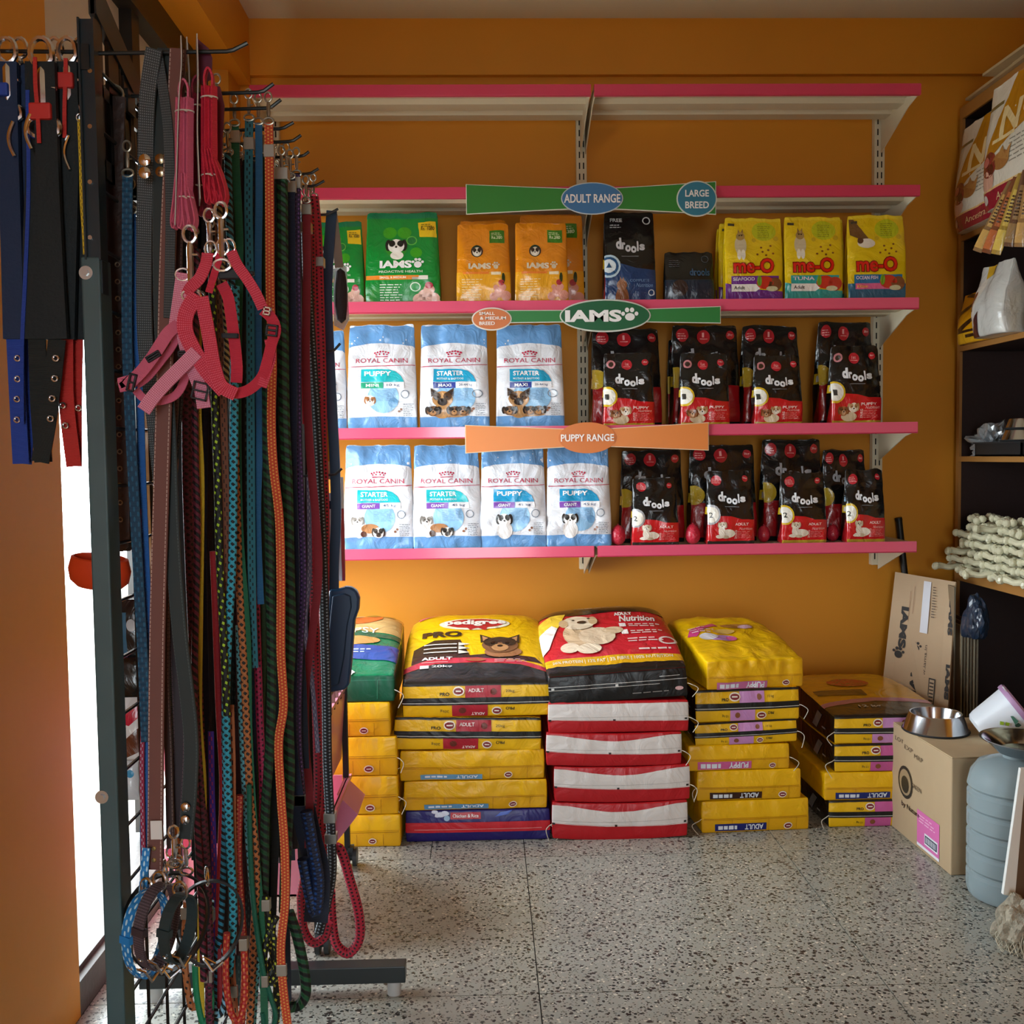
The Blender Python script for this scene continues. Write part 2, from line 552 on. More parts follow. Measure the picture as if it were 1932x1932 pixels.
terr = terrazzo()
m = MB(); m.box(XL - 0.3, Y0, -0.1, XR + 0.1, WALL_Y + 0.1, -0.012)
floor = m.build('floor', mat('#3c3a34', rough=0.9)); floor['kind'] = 'structure'
rows = [(-2.6, -1.9), (-1.9, -1.02), (-1.02, -0.14), (-0.14, 0.74), (0.74, 1.62), (1.62, 2.50), (2.50, 3.38), (3.38, 4.40)]
for ri, (ya, yb) in enumerate(rows):
    xs = [-1.0, -0.76 if ri != 7 else -0.20, 0.12, 1.0, 1.88, 2.46] if ri % 2 == 0 or ri == 7 else [-1.0, -0.76, 0.12, 1.0, 1.88, 2.46]
    for a, b_ in zip(xs, xs[1:]):
        m = MB(); g = 0.0014
        m.box(a + g, ya + g, -0.0119, b_ - g, yb - g, 0.0)
        m.build('tile', terr, floor)

# ------------------------------------------------------------------ shelving on the back wall
YF = 3.99                                  # front edge of the shelves
SHX0, SHXM, SHX1 = -0.87, 0.432, 1.70
shelf_z = [2.762, 2.378, 1.944, 1.462, 0.993]     # top of each pink strip
pinks = mat('#c8395a', rough=0.35, coat=0.2)
cream = mat('#d5cbb2', rough=0.5)
hidden = mat('#16130f', rough=0.9)
PH = 0.040
LEV = ['top', 'second', 'third', 'fourth', 'lowest']
GSH = 'pink edged wall shelves'
for si, z in enumerate(shelf_z):
    for bi, (xa, xb) in enumerate(((SHX0, SHXM - 0.006), (SHXM + 0.006, SHX1))):
        shelf_root = empty('steel_shelf', ((xa + xb) / 2, WALL_Y - .034, z - .02), '%s cream shelf with pink edge, %s bay of the wall shelving' % (LEV[si], ('left', 'right')[bi]), 'shelf', GSH)

        def kid(o): o.parent = shelf_root; o.matrix_parent_inverse = Matrix.Translation(-shelf_root.location); return o
        m = MB()
        top = z - 0.004; yb = WALL_Y - 0.036
        m.box(xa, YF, top - 0.003, xb, yb, top)
        for y, w, dz in ((YF + 0.012, 0.075, 0.016), (YF + 0.125, 0.09, 0.022), (YF + 0.255, 0.085, 0.022)):
            m.prism([(y, top - 0.003), (y + 0.008, top - dz), (y + w - 0.008, top - dz), (y + w, top - 0.003)], 'x', xa + 0.004, xb - 0.004)
        m.box(xa, YF, top - 0.028, xb, YF + 0.004, top)
        kid(m.build('shelf_deck', cream))
        m = MB(); m.box(xa, YF - 0.012, z - PH, xb, YF - 0.0005, z)
        m.box(xa, YF - 0.012, z - PH - 0.0025, xb, YF + 0.006, z - PH)
        kid(m.build('pink_edge_strip', [pinks], bevel=0.0015))
        if si in (2, 3, 4):
            m = MB(); m.box(xa + 0.003, YF - 0.0145, z - PH + 0.002, xb - 0.003, YF - 0.0125, z + 0.002)
            kid(m.build('price_strip', mat('#dd5878', rough=0.12, coat=0.6)))
        for xb_ in ((xa + .004, xb - .004)):
            m = MB(); zt = z - 0.006
            m.prism([(YF + 0.004, zt - 0.006), (YF + 0.004, zt - 0.03), (YF + 0.10, zt - 0.046), (WALL_Y - 0.036, zt - 0.145), (WALL_Y - 0.036, zt)], 'x', xb_ - 0.002, xb_ + 0.002)
            kid(m.build('bracket', cream))
for xp, nm in ((SHX0 + 0.012, 'left'), (0.425, 'middle'), (1.69, 'right')):
    ur = empty('slotted_upright', (xp, WALL_Y - .001, .86), '%s cream slotted upright screwed to the orange wall' % nm, 'shelf post', 'slotted wall uprights')
    m = MB(); m.box(-.022, -0.033, 0, .022, 0, 1.94)
    m.build('rail', cream, ur, bevel=0.002)
    m = MB(); z = 0.025
    while z < 1.91:
        for dx in (-0.0085, 0.0085): m.box(dx - 0.0026, -0.0338, z, dx + 0.0026, -0.0325, z + 0.026)
        z += 0.045
    s_ = m.build('slot', hidden, ur); s_['kind'] = 'stuff'


# ------------------------------------------------------------------ range signs
def sign(name, label, cx, cz, shapes, txts, y=YF - 0.022, group='range signs hung on the shelf edges'):
    """shapes: list of (outline pts, colour, layer) in metres round the centre"""
    root = empty(name, (cx, y, cz), label, 'sign', group)
    for nm, pts, colr, lay in shapes:
        m = MB(); m.prism(pts, 'y', -0.0015 * lay - 0.0012, -0.0015 * lay + (0.0025 if lay == 0 else 0.0))
        m.build(nm, mat(colr, rough=0.35), root)
    for t, x0, z0, x1, z1, colr, bold, sh in txts:
        v, f, _ = text_mesh(t, bold, sh)
        me = bpy.data.meshes.new('lettering')
        me.from_pydata([(x0 + a * (x1 - x0), -0.0075, z0 + b * (z1 - z0)) for a, b in v], [], f)
        mesh_obj('lettering', me, mat(colr, rough=0.4), root)
    return root


def ellp(cx, cz, rx, rz, n=40): return [(cx + rx * math.cos(-2 * PI * k / n), cz + rz * math.sin(-2 * PI * k / n)) for k in range(n)]


def bow(wl, hl, wr, hr, hm, g=0.0, hbl=None, hbr=None):
    hbl = hbl or hl; hbr = hbr or hr
    p = []
    N = 10
    for k in range(N + 1):
        t = k / N; x = -wl - g + (wl + wr + 2 * g) * t
        e = abs(2 * t - 1) ** 1.15
        p.append((x, hm + g + ((hl if t < .5 else hr) - hm) * e))
    for k in range(N + 1):
        t = 1 - k / N; x = -wl - g + (wl + wr + 2 * g) * t
        e = abs(2 * t - 1) ** 1.15
        p.append((x, -hm - g - ((hbl if t < .5 else hbr) - hm) * e))
    p.reverse()
    return p


S = 484.0                      # pixels per metre in the plane of the signs
c = P(1117, 375, YF - 0.022)
sign('range_sign', 'green bow shaped sign reading ADULT RANGE and LARGE BREED', c.x, c.z,
     [('border', bow(.479, .054, .474, .060, .034, .003), '#d8d9cf', 0), ('board', bow(.479, .054, .474, .060, .034), '#2f7a2e', 1),
      ('oval_border', ellp(0, 0, .119, .061), '#b9c3c8', 2), ('oval', ellp(0, 0, .115, .057), '#3b6ea0', 3),
      ('disc_border', ellp(.402, -.003, .078, .068), '#c9d0c8', 2), ('disc', ellp(.402, -.003, .073, .063), '#2f7590', 3)],
     [('ADULT RANGE', -.108, -.017, .108, .016, '#e6e6e6', .02, 0), ('LARGE', .357, .004, .448, .030, '#e6e6e6', .02, 0), ('BREED', .357, -.040, .448, -.014, '#e6e6e6', .02, 0)])
c = P(1127, 596, YF - 0.022)


def pawpts(cx, cz, s):
    out = [[(cx + x * s, cz + z * s) for x, z in ellp(0, -.10, .34, .26, 20)]]
    for dx, dz, a in ((-.48, .12, .13), (-.2, .38, .15), (.15, .38, .15), (.46, .12, .13)):
        out.append([(cx + x * s, cz + z * s) for x, z in ellp(dx, dz, a, a * 1.1, 14)])
    return out


sh = [('border', bow(.430, .022, .475, .030, .02, .003), '#d8d9cf', 0), ('board', bow(.430, .022, .475, .030, .02), '#2a7a3a', 1),
      ('oval_border', ellp(0.03, 0, .176, .063), '#c9cfc6', 2), ('oval', ellp(0.03, 0, .171, .057), '#155c37', 3),
      ('disc_border', ellp(-.407, -.009, .077, .044), '#d9d6cc', 2), ('disc', ellp(-.407, -.009, .072, .039), '#c9723d', 3)]
for q in pawpts(.125, .0, .055): sh.append(('paw_mark', q, '#e8e8e8', 4))
sign('range_sign', 'green sign with paw print oval and orange SMALL & MEDIUM BREED disc', c.x, c.z, sh,
     [('IAMS', -.125, -.024, .093, .022, '#ececec', .045, 0.0), ('SMALL', -.455, .006, -.395, .018, '#efe9e0', .02, 0), ('& MEDIUM', -.452, -.012, -.352, .000, '#efe9e0', .02, 0), ('BREED', -.455, -.032, -.395, -.019, '#efe9e0', .02, 0)])
c = P(1108, 826, YF - 0.022)
sign('range_sign', 'orange bow shaped sign reading PUPPY RANGE', c.x, c.z,
     [('border', bow(.470, .052, .470, .052, .030, .003), '#e2c9a8', 0), ('board', bow(.470, .052, .470, .052, .030), '#dd8440', 1),
      ('oval', ellp(0, 0, .112, .060), '#d07430', 2)],
     [('PUPPY RANGE', -.103, -.014, .103, .014, '#f1ece6', .02, 0)])
# ------------------------------------------------------------------ printed artwork
W_ = '#eef0f2'


def paw(a, cx, cy, s, col, L=2):
    a.circ(cx, cy - .1 * s, .34 * s, col, L, 14)
    for dx, dy, r in ((-.42, .18, .13), (-.16, .42, .15), (.16, .42, .15), (.42, .18, .13)):
        a.circ(cx + dx * s / a.asp, cy + dy * s, r * s, col, L, 10)


def dog_head(a, cx, cy, s, fur, mask, muz, L=3, prick=False):
    A = a.asp
    for sg in (-1, 1):
        if prick:
            a.poly([(cx + sg * .42 * s / A, cy + .12 * s), (cx + sg * .44 * s / A, cy + .56 * s), (cx + sg * .16 * s / A, cy + .34 * s)][::sg], mask, L)
            a.poly([(cx + sg * .37 * s / A, cy + .2 * s), (cx + sg * .39 * s / A, cy + .46 * s), (cx + sg * .23 * s / A, cy + .32 * s)][::sg], muz, L + 1)
        else: a.ell(cx + sg * .38 * s / A, cy + .05 * s, .15 * s / A, .33 * s, mask, L, 12)
    a.circ(cx, cy, .4 * s, fur, L + 1, 16)
    for sg in (-1, 1): a.ell(cx + sg * .2 * s / A, cy + .14 * s, .16 * s / A, .2 * s, mask, L + 2, 10)
    a.circ(cx, cy - .14 * s, .19 * s, muz, L + 3, 12)
    a.circ(cx, cy - .06 * s, .065 * s, '#1a1512', L + 4, 8)
    for sg in (-1, 1): a.circ(cx + sg * .16 * s / A, cy + .1 * s, .045 * s, '#120d0a', L + 4, 8)


def dog_lying(a, cx, cy, s, fur, shade, L=3):
    A = a.asp
    a.ell(cx + .25 * s / A, cy - .25 * s, .55 * s / A, .28 * s, fur, L, 16)
    a.ell(cx - .3 * s / A, cy - .45 * s, .3 * s / A, .12 * s, fur, L + 1, 12)
    a.ell(cx + .1 * s / A, cy - .47 * s, .3 * s / A, .11 * s, shade, L + 1, 12)
    a.ell(cx - .15 * s / A, cy - .1 * s, .24 * s / A, .38 * s, fur, L + 1, 14)
    dog_head(a, cx - .12 * s / A, cy + .28 * s, .62 * s, fur, shade, fur, L + 2)


def art_green(asp):
    a = Art(asp)
    a.rect(0, 0, 1, 1, '#0b8a34', 0)
    a.rect(0, .93, 1, 1, '#0a7a52', 1)
    a.circ(.33, .77, .065, '#3aa31f', 1); a.circ(.53, .77, .065, '#3aa31f', 1); a.circ(.69, .55, .055, '#3aa31f', 1); a.circ(.63, .68, .045, '#1d7a3a', 1)
    a.ring(.63, .68, .05, .01, '#5fbf4a', 2)
    a.circ(.42, .60, .10, '#2e8f2a', 1); dog_head(a, .42, .62, .19, '#f0efe9', '#1d1c1c', '#f5f5f2', 3)
    a.ell(.43, .52, .09, .045, '#eceae2', 3)
    a.text('IAMS', .2, .385, .63, .465, W_, 4, .045)
    paw(a, .71, .43, .10, W_, 4)
    a.text('PROACTIVE HEALTH', .19, .335, .77, .36, '#cfe6cf', 4, .02)
    a.rect(.02, .265, .72, .31, '#e58a2c', 2); a.text('SMALL & MEDIUM', .2, .277, .55, .30, '#f6e6cc', 3, .02); a.rect(.6, .265, .84, .305, '#e7e4da', 2)
    a.lines(.2, .05, .5, .235, 7, '#d7ecd9', 3, 1, .35); a.circ(.67, .19, .048, '#d9ead9', 2); a.circ(.67, .19, .038, '#2f9348', 3)
    for x, y, r in ((.72, .06, .06), (.80, .10, .065), (.90, .07, .06), (.85, .16, .05), (.76, .03, .04), (.94, .03, .04)): a.circ(x, y, r, '#e7b7a6', 3)
    a.circ(.85, .205, .035, '#b7263a', 4)
    a.poly([(.74, .72), (.97, .71), (.96, .89), (.72, .88)], '#e7c51e', 4); a.text('Rs. 1080', .76, .79, .94, .83, '#4a4310', 5, .02); a.lines(.76, .83, .93, .87, 2, '#6d6415', 5)
    return a


def art_orange(asp):
    a = Art(asp)
    a.rect(0, 0, 1, 1, '#e08a14', 0); a.rect(0, 0, 1, .38, '#e6a41f', 1)
    a.circ(.38, .64, .075, '#1f3320', 2); dog_head(a, .38, .63, .14, '#d9cfbc', '#3c2a20', '#e9e4d8', 3)
    a.text('IAMS', .22, .42, .64, .49, '#d7c8ab', 4, .045); paw(a, .73, .455, .085, '#d7c8ab', 4)
    a.rect(.12, .36, .6, .385, '#e87f2a', 2); a.rect(.64, .35, .82, .385, '#ead9b8', 2)
    a.lines(.1, .08, .5, .32, 8, '#f3d9a0', 3, 4, .3)
    for x, y, r in ((.68, .09, .05), (.78, .14, .06), (.9, .1, .06), (.84, .2, .045), (.72, .2, .03)): a.circ(x, y, r, '#e5a08f', 3)
    a.circ(.82, .255, .035, '#b3343a', 4); a.ell(.86, .31, .03, .06, '#2d3b1a', 4)
    a.rect(.62, .74, .9, .90, '#3f7d1c', 3); a.text('Rs.380', .66, .79, .86, .83, '#d9e8b9', 4, .02); a.lines(.65, .84, .87, .88, 2, '#c7dca0', 4)
    return a


def rc_base(asp, tab, tabcol, sub, subcol, kg, dogs):
    a = Art(asp)
    a.rect(0, 0, 1, 1, '#dfe3ea', 0)
    p = [(0, 1), (0, .76)] + [(t, .78 + .035 * math.sin(PI * t)) for t in np.linspace(.05, .95, 10)] + [(1, .76), (1, 1)]
    a.poly(p, '#6598cc', 1)
    a.poly([(0, 0), (1, 0), (1, .115), (.5, .125), (0, .115)], '#6598cc', 1)
    for k, x in enumerate((-.10, -.06, -.02, .02, .06, .10)): a.circ(.5 + x, .735 - abs(x) * .15, .009, '#b31f45', 3, 8)
    for x in (-.08, -.03, .03, .08): a.circ(.5 + x, .712 - abs(x) * .1, .008, '#b31f45', 3, 8)
    a.poly([(.40, .688), (.60, .688), (.585, .678), (.5, .682), (.415, .678)], '#b31f45', 3)
    a.text('ROYAL CANIN', .12, .625, .88, .668, '#b31f45', 3, .0)
    a.poly([(.02, .585), (.98, .60), (.98, .606), (.02, .592)], '#b31f45', 3)
    a.poly([(.2, .445), (.82, .445), (.78, .50), (.70, .545), (.6, .562), (.2, .565)], tabcol, 3)
    a.text(tab, .25, .50, .64, .545, W_, 4, .025)
    if tab == 'STARTER': a.text('MOTHER & BABYDOG', .25, .462, .64, .482, '#cfe8f2', 4, .02)
    a.rect(.2, .385, .52, .44, subcol, 3); a.text(sub, .27, .398, .46, .427, W_, 4, .02)
    a.rect(.53, .385, .82, .44, '#eff1f5', 3); a.text(kg, .57, .398, .76, .427, '#56698c', 4, .01)
    a.circ(.52, .30, .145, '#8fc0e6', 2, 24); a.lines(.43, .27, .72, .375, 8, '#6f93bd', 4, 3, .25)
    a.ring(.83, .33, .04, .008, '#75808f', 3, 12)
    a.lines(.80, .13, .97, .25, 7, '#6c7480', 3, 9, .3)
    a.circ(.74, .17, .012, '#8a5a40', 3, 8); a.circ(.77, .19, .012, '#8a5a40', 3, 8)
    if dogs == 'shepherd':
        dog_head(a, .33, .28, .19, '#b98a56', '#4a3524', '#2c2320', 4, True); a.ell(.33, .17, .13, .07, '#b98a56', 3)
        for x in (.2, .5, .62): dog_head(a, x, .17, .11, '#6b4c34', '#231b17', '#a9794b', 5)
        a.ell(.45, .135, .26, .025, '#a77d50', 3)
    elif dogs == 'small':
        a.circ(.33, .27, .05, '#e9e6e0', 3); dog_head(a, .33, .27, .10, '#efece6', '#a46a3c', '#f2f0ea', 4)
        a.circ(.66, .25, .045, '#6fa6d4', 3)
    elif dogs == 'giant':
        a.ell(.22, .19, .09, .08, '#eceae6', 3); dog_head(a, .2, .27, .12, '#efede9', '#8d8983', '#f3f1ee', 4)
        a.ell(.38, .20, .13, .045, '#a9764a', 4); dog_head(a, .5, .16, .12, '#e7e3dc', '#2b2622', '#3b332d', 5)
        a.circ(.28, .15, .03, '#4a2c20', 5)
    else:
        a.ell(.36, .17, .12, .085, '#ecebe9', 4, 16); dog_head(a, .36, .27, .15, '#f1f0ee', '#26211f', '#f4f3f1', 5)
        a.circ(.68, .27, .04, '#6fa6d4', 3)
    return a


def drools_word(a, x0, y0, x1, y1, col, L=4):
    w = (x1 - x0) / 5.2; h = (y1 - y0)
    spec = (('d', 0, .28, 1.0), ('r', 1.03, .28, .6), ('o', 1.6, .08, .6), ('o', 2.6, .0, .6), ('l', 3.68, .14, .86), ('s', 4.1, .2, .56))
    for ch, x, y, hh in spec:
        ww = {'l': .28, 'r': .6}.get(ch, .98)
        a.text(ch, x0 + x * w, y0 + y * h, x0 + (x + ww) * w, y0 + (y + hh * .9) * h, col, L, .05)


def art_drools(asp, kind):
    a = Art(asp)
    a.rect(0, 0, 1, 1, '#0f1011', 0)
    if kind in ('puppy', 'adult', 'puppy_gold', 'adult_gold'):
        pup = kind.startswith('puppy')
        big = 'gold' in kind or pup
        a.poly([(0, .05), (1, .05), (1, .33), (.72, .335), (.5, .375), (.25, .385), (0, .375)], '#c1161c', 2)
        a.rect(0, 0, 1, .05, '#b99a2c' if big else '#231d1a', 2)
        if pup:
            a.circ(.15, .84, .06, '#c9838a', 3); a.circ(.15, .84, .035, '#3a2a20', 4)
            a.circ(.47, .83, .072, '#b5202d', 3); a.text('1st', .43, .82, .51, .86, '#e9a5a5', 4, .01); a.rect(.40, .80, .54, .806, '#e9a5a5', 4)
            a.circ(.84, .86, .045, '#b5202d', 3); a.text('1kg', .80, .85, .88, .875, '#efc8c8', 4)
        else:
            a.circ(.2, .86, .075, '#b5202d', 3); a.lines(.1, .82, .3, .9, 4, '#e3a0a0', 4, 2, .4); a.circ(.82, .88, .042, '#b5202d', 3); a.text('1kg', .78, .87, .86, .895, '#efc8c8', 4)
        drools_word(a, .22, .53, .82, .68, '#e8ebef')
        a.rect(.36, .50, .66, .508, '#7a7d80', 3)
        c0 = '#d9b524' if big else '#a9abb0'
        a.ell(.06, .40, .20, .135, c0, 4, 20); a.ell(.06, .40, .165, .108, '#e9e6da', 5, 20)
        a.text('1' if pup else '2', .03, .36, .10, .43, '#3a3a36', 6, .02)
        if pup:
            dog_head(a, .42, .21, .15, '#e6d9c2', '#b98a5c', '#efe7d8', 4); dog_head(a, .22, .17, .15, '#a3683c', '#7d4a28', '#c9a07a', 5)
            a.ell(.33, .1, .16, .06, '#d7c3a2', 4); a.text('PUPPY', .57, .235, .88, .27, '#efc9c4', 4, .02)
        else:
            dog_lying(a, .33, .2, .2, '#e4dac8', '#c5b699', 4); a.text('ADULT', .57, .255, .86, .29, '#efc9c4', 4, .02)
        a.text('Nutrition', .66, .195, .93, .23, '#e6a9a4', 4, .0, .3)
        a.lines(.62, .09, .93, .19, 5, '#dd8a86', 4, 5, .25); a.text('2½KG', .56, .08, .61, .19, '#efc9c4', 4, .02, rot=90)
    elif kind == 'big':
        a.circ(.15, .9, .065, '#a81f29', 3); a.lines(.08, .86, .23, .93, 3, '#df9a9a', 4, 2, .4)
        a.circ(.47, .885, .072, '#a81f29', 3); a.text('1', .45, .88, .485, .93, '#df9a9a', 4, .02); a.rect(.41, .86, .53, .866, '#df9a9a', 4)
        a.circ(.88, .9, .045, '#a81f29', 3); a.text('3kg', .84, .885, .92, .915, '#e9b5b5', 4, .02)
        drools_word(a, .2, .60, .82, .74, '#9ea1a6')
        a.rect(0, .05, 1, .4, '#a5161b', 2); a.ell(.04, .48, .16, .10, '#c9ab2c', 4)
    elif kind == 'cat':
        a.text('FREE', .12, .885, .36, .925, '#b9bcc0', 3, .02); a.lines(.12, .82, .36, .87, 2, '#9a9da1', 3); a.ring(.84, .9, .045, .012, '#c3c6c9', 3)
        drools_word(a, .22, .54, .80, .68, '#c9ccd2'); a.rect(.32, .50, .66, .507, '#7a7d80', 3)
        a.poly([(0, 0), (1, 0), (1, .36), (.6, .38), (.3, .43), (0, .42)], '#153a6b', 1)
        a.ell(.08, .40, .22, .125, '#b6d0df', 3); a.ell(.08, .40, .18, .10, '#1c4f80', 4); a.ell(.08, .40, .13, .07, '#cfdde6', 5)
        a.poly([(.03, .38), (.13, .38), (.08, .44)], '#12456d', 6)
        a.text('COMPLETE', .48, .235, .86, .262, '#6f9ccb', 3, .0); a.text('Nutrition', .6, .18, .93, .22, '#6f9ccb', 3, .0, .3)
        a.ell(.33, .06, .13, .13, '#8a5533', 4); a.circ(.32, .2, .055, '#93603d', 5); a.poly([(.27, .22), (.29, .29), (.32, .25), (.35, .28), (.37, .22)], '#93603d', 5)
        a.ring(.9, .12, .035, .01, '#c7d3dc', 4); a.rect(.1, .03, .95, .04, '#cdd6dd', 4)
    else:
        a.ring(.82, .85, .07, .016, '#4a4d52', 3); a.lines(.1, .7, .35, .85, 4, '#4a4d52', 3)
        a.rect(0, 0, 1, .45, '#14263a', 1); a.circ(.3, .3, .15, '#332420', 3); a.text('drools', .5, .52, .9, .66, '#2a4c6c', 3, .03)
        a.rect(.05, .07, .95, .09, '#8798a5', 3)
    return a


def art_drools_side(kind):
    a = Art(.35)
    a.rect(0, 0, 1, 1, '#0f1011', 0)
    a.text('drools', .25, .55, .8, .85, '#9fc1dd', 3, .04, rot=-90) if kind else None
    a.rect(.1, .40, 1, .50, '#d9b524', 2); a.rect(.3, .42, 1, .48, '#e6e4dc', 3)
    a.poly([(.2, 0), (1, 0), (1, .32), (.6, .3)], '#a5161b', 2)
    return a


def art_meo(asp, kind):
    a = Art(asp)
    a.rect(0, 0, 1, 1, '#e2c20c', 0); a.rect(0, .955, 1, 1, '#e9cf2c', 1)
    band = {'seafood': '#6a2a86', 'tuna': '#249a96', 'ocean': '#1c5f80'}[kind]
    if kind == 'ocean':
        a.poly([(0, 0), (1, 0), (1, .2), (0, .2)], band, 1)
        a.poly([(.02, .95), (.1, .95), (.36, .72), (.3, .68), (.05, .76)], '#6b4a22', 2); a.ell(.32, .66, .15, .055, '#e6dccb', 3); a.circ(.22, .69, .035, '#5a3a26', 4)
    else:
        a.poly([(0, 0), (1, 0), (1, .12), (.6, .14), (0, .22)], band, 1)
        a.ell(.27, .66, .10, .12, '#cdbf9c', 2); a.circ(.27, .77, .05, '#a98a4d', 3); a.poly([(.22, .78), (.23, .86), (.27, .81), (.31, .86), (.32, .78)], '#8d6d34', 3)
        a.ell(.24, .55, .035, .06, '#e9e2cf', 3); a.ell(.31, .55, .035, .06, '#e9e2cf', 3); a.circ(.25, .78, .008, '#2a2210', 5, 6); a.circ(.29, .78, .008, '#2a2210', 5, 6)
    a.ell(.68, .83, .21, .115, '#b9bf12', 2); a.circ(.5, .72, .025, '#c8a81c', 2); a.circ(.88, .74, .03, '#c8a81c', 2)
    a.lines(.57, .75, .8, .91, 7, '#777a10', 3, 3, .3)
    a.rect(.06, .895, .17, .925, '#3c3420', 2)
    for x, y in ((.55, .55), (.64, .58), (.74, .60), (.82, .56), (.70, .54), (.62, .63), (.78, .65)): a.ell(x, y, .02, .012, '#7d4a16', 3, 8)
    a.text('me-O', .13, .325, .84, .51, '#7a1308', 4, .07); a.text('me-O', .14, .335, .83, .50, '#d81f10', 6, .025)
    a.rect(.1, .18, .92, .30, band if kind != 'ocean' else '#1b6a9a', 3)
    a.text({'seafood': 'SEAFOOD', 'tuna': 'TUNA', 'ocean': 'OCEAN FISH'}[kind], .13, .245, .5, .285, '#d9cfe0', 4, .02)
    if kind == 'ocean': a.rect(.12, .135, .9, .20, '#d75f8f', 4); a.text('Kitten', .15, .15, .33, .185, '#f1b04c', 5, .02); a.ring(.5, .5, .001, .0005, band, 1, 3)
    else: a.poly([(.1, .12), (.52, .12), (.6, .16), (.52, .205), (.1, .205)], '#e9e7e2', 4); a.text('Adult', .14, .145, .33, .185, '#2f2a2a', 5, .02)
    a.ell(.68, .22, .15, .075, '#c4301f', 5); a.ell(.85, .2, .12, .08, '#7a4a2c' if kind != 'tuna' else '#b53426', 5); a.ell(.8, .15, .1, .03, '#c9c39b', 6); a.ell(.58, .24, .04, .06, '#6c9a24', 6)
    return a


# ------------------------------------------------------------------ stand-up bags
_pouch_n = [0]


def pouch(x, yf, z, w, h, t, art, base, label, side_art=None, rz=0.0, group=None, crease=1.0, name='food_bag', tilt=0.0, lean=0.0, gusset=.1):
    """x: centre of the front, yf: depth of the front face, z: deck height"""
    _pouch_n[0] += 1; sd = _pouch_n[0] * 13
    root = empty(name, (x, yf + t / 2, z), label, 'bag', group, rot=(lean, tilt, rz))
    wr = wrinkle(sd, 20.0, 5); wr2 = wrinkle(sd + 1, 48.0, 5); top = wrinkle(sd + 2, 22)
    bulge = 0.02 * h
    def D(p):
        nx = p[:, 0] / (w / 2); ny = p[:, 1] / (t / 2); nz = (p[:, 2] / h + .5)
        nz = np.clip(nz, 0, 1)
        T = 1 - nz ** 2.6; T = np.maximum(T, 0.03) * (0.9 + .25 * np.sin(PI * np.clip(nz * 1.25, 0, 1)))
        side = np.abs(nx) ** 6
        g = gusset * w * (1 - np.clip(np.abs(ny), 0, 1) ** 1.5) * np.clip(nz * 1.3, 0, 1)
        amp = (.0045 + .0075 * (nz ** 3) + .006 * np.abs(nx) ** 3 + .004 * (1 - nz) ** 6) * crease
        yy = p[:, 1] * T * (1 - .30 * side * np.clip(nz * 2, 0, 1)) - np.sign(ny) * bulge * .0
        yy = yy + np.where(np.abs(ny) > .5, np.sign(ny) * -1 * amp * (wr(p[:, 0], p[:, 2]) + .4 * wr2(p[:, 0], p[:, 2])), 0) * np.clip(T * 2.5, .25, 1) * -1
        yy = yy + .012 * crease * nz ** 4 * top(p[:, 0], p[:, 2] * .3)
        xx = p[:, 0] * (1 - .035 * nz ** 3 + .012 * np.sin(nz * 5 + sd)) - np.sign(nx) * g * side
        zz = p[:, 2] + h / 2 + nz ** 6 * .016 * top(p[:, 0] * 1.3, 0 * p[:, 2] + sd)
        return np.stack([xx, yy, zz], 1)
    s = Solid(w / 2, t / 2, h / 2, .008, 23, 4, 33, D)
    s.body('pouch_body', film(base), root)
    s.print('front_print', 'front', art, film, root, .0024, .0007)
    if side_art: s.print('side_print', 'left', side_art, film, root)
    # crimped top seal
    return root


SC = lambda Y: F / Y
DECK = [z - .004 for z in shelf_z]


def bagpx(x0, x1, y0, level, yf, artf, base, label, t=.09, side=None, rz=0.0, group=None, crease=1.0, **k):
    """measured from the photograph: left, right, top in pixels; stands on deck `level`, its face at depth yf"""
    z = DECK[level]
    xm = (x0 + x1) / 2
    a = P(xm, y0, yf + t * .3)
    w = (x1 - x0) / SC(yf); h = a.z - z
    xc = P(xm, 900, yf).x
    art = artf(w / h) if callable(artf) else artf
    return pouch(xc, yf, z, w, h, t, art, base, label, side_art=side, rz=rz, group=group, crease=crease, **k)


def memo(f):
    c = {}
    def g(*k):
        def h(asp):
            if k not in c: c[k] = f(asp, *k)
            return c[k]
        return h
    return g


AG = memo(art_green); AO = memo(art_orange); AD = memo(art_drools); AM = memo(art_meo)
RC = memo(rc_base)
YR = YF + .028
G1 = 'bags on the shelf below the ADULT RANGE sign'
bagpx(585, 693, 415, 2, YR + .015, AG(), '#0b8a34', 'green dog food bag with yellow price tag, at the left end of its shelf', group=G1, t=.08)
bagpx(697, 836, 398, 2, YR + .01, AG(), '#0b8a34', 'large green dog food bag with white paw logo and yellow price tag, fully in view', group=G1, rz=-.03)
bagpx(867, 968, 419, 2, YR, AO(), '#d98714', 'orange dog food bag with green price tag, standing alone right of the green bags', group=G1, t=.075)
bagpx(872, 962, 414, 2, YR + .10, AO(), '#c87a14', 'orange dog food bag mostly hidden behind the lone orange bag', group=G1, t=.07)
bagpx(976, 1076, 418, 2, YR, AO(), '#d98714', 'front one of two overlapping orange dog food bags', group=G1, t=.075)
bagpx(985, 1106, 403, 2, YR + .10, AO(), '#cf7d12', 'taller orange bag standing behind the front orange one', group=G1)
bagpx(1143, 1240, 398, 2, YR + .03, AD('cat'), '#0f1011', 'tall black and blue cat food bag with white round badge', group=G1, rz=.03, side=art_drools_side(0))
bagpx(1255, 1350, 474, 2, YR + .04, AD('dark'), '#0d0f12', 'short dark navy bag standing low beside the tall black and blue one', group=G1, t=.07)
GM = 'yellow cat food bags'
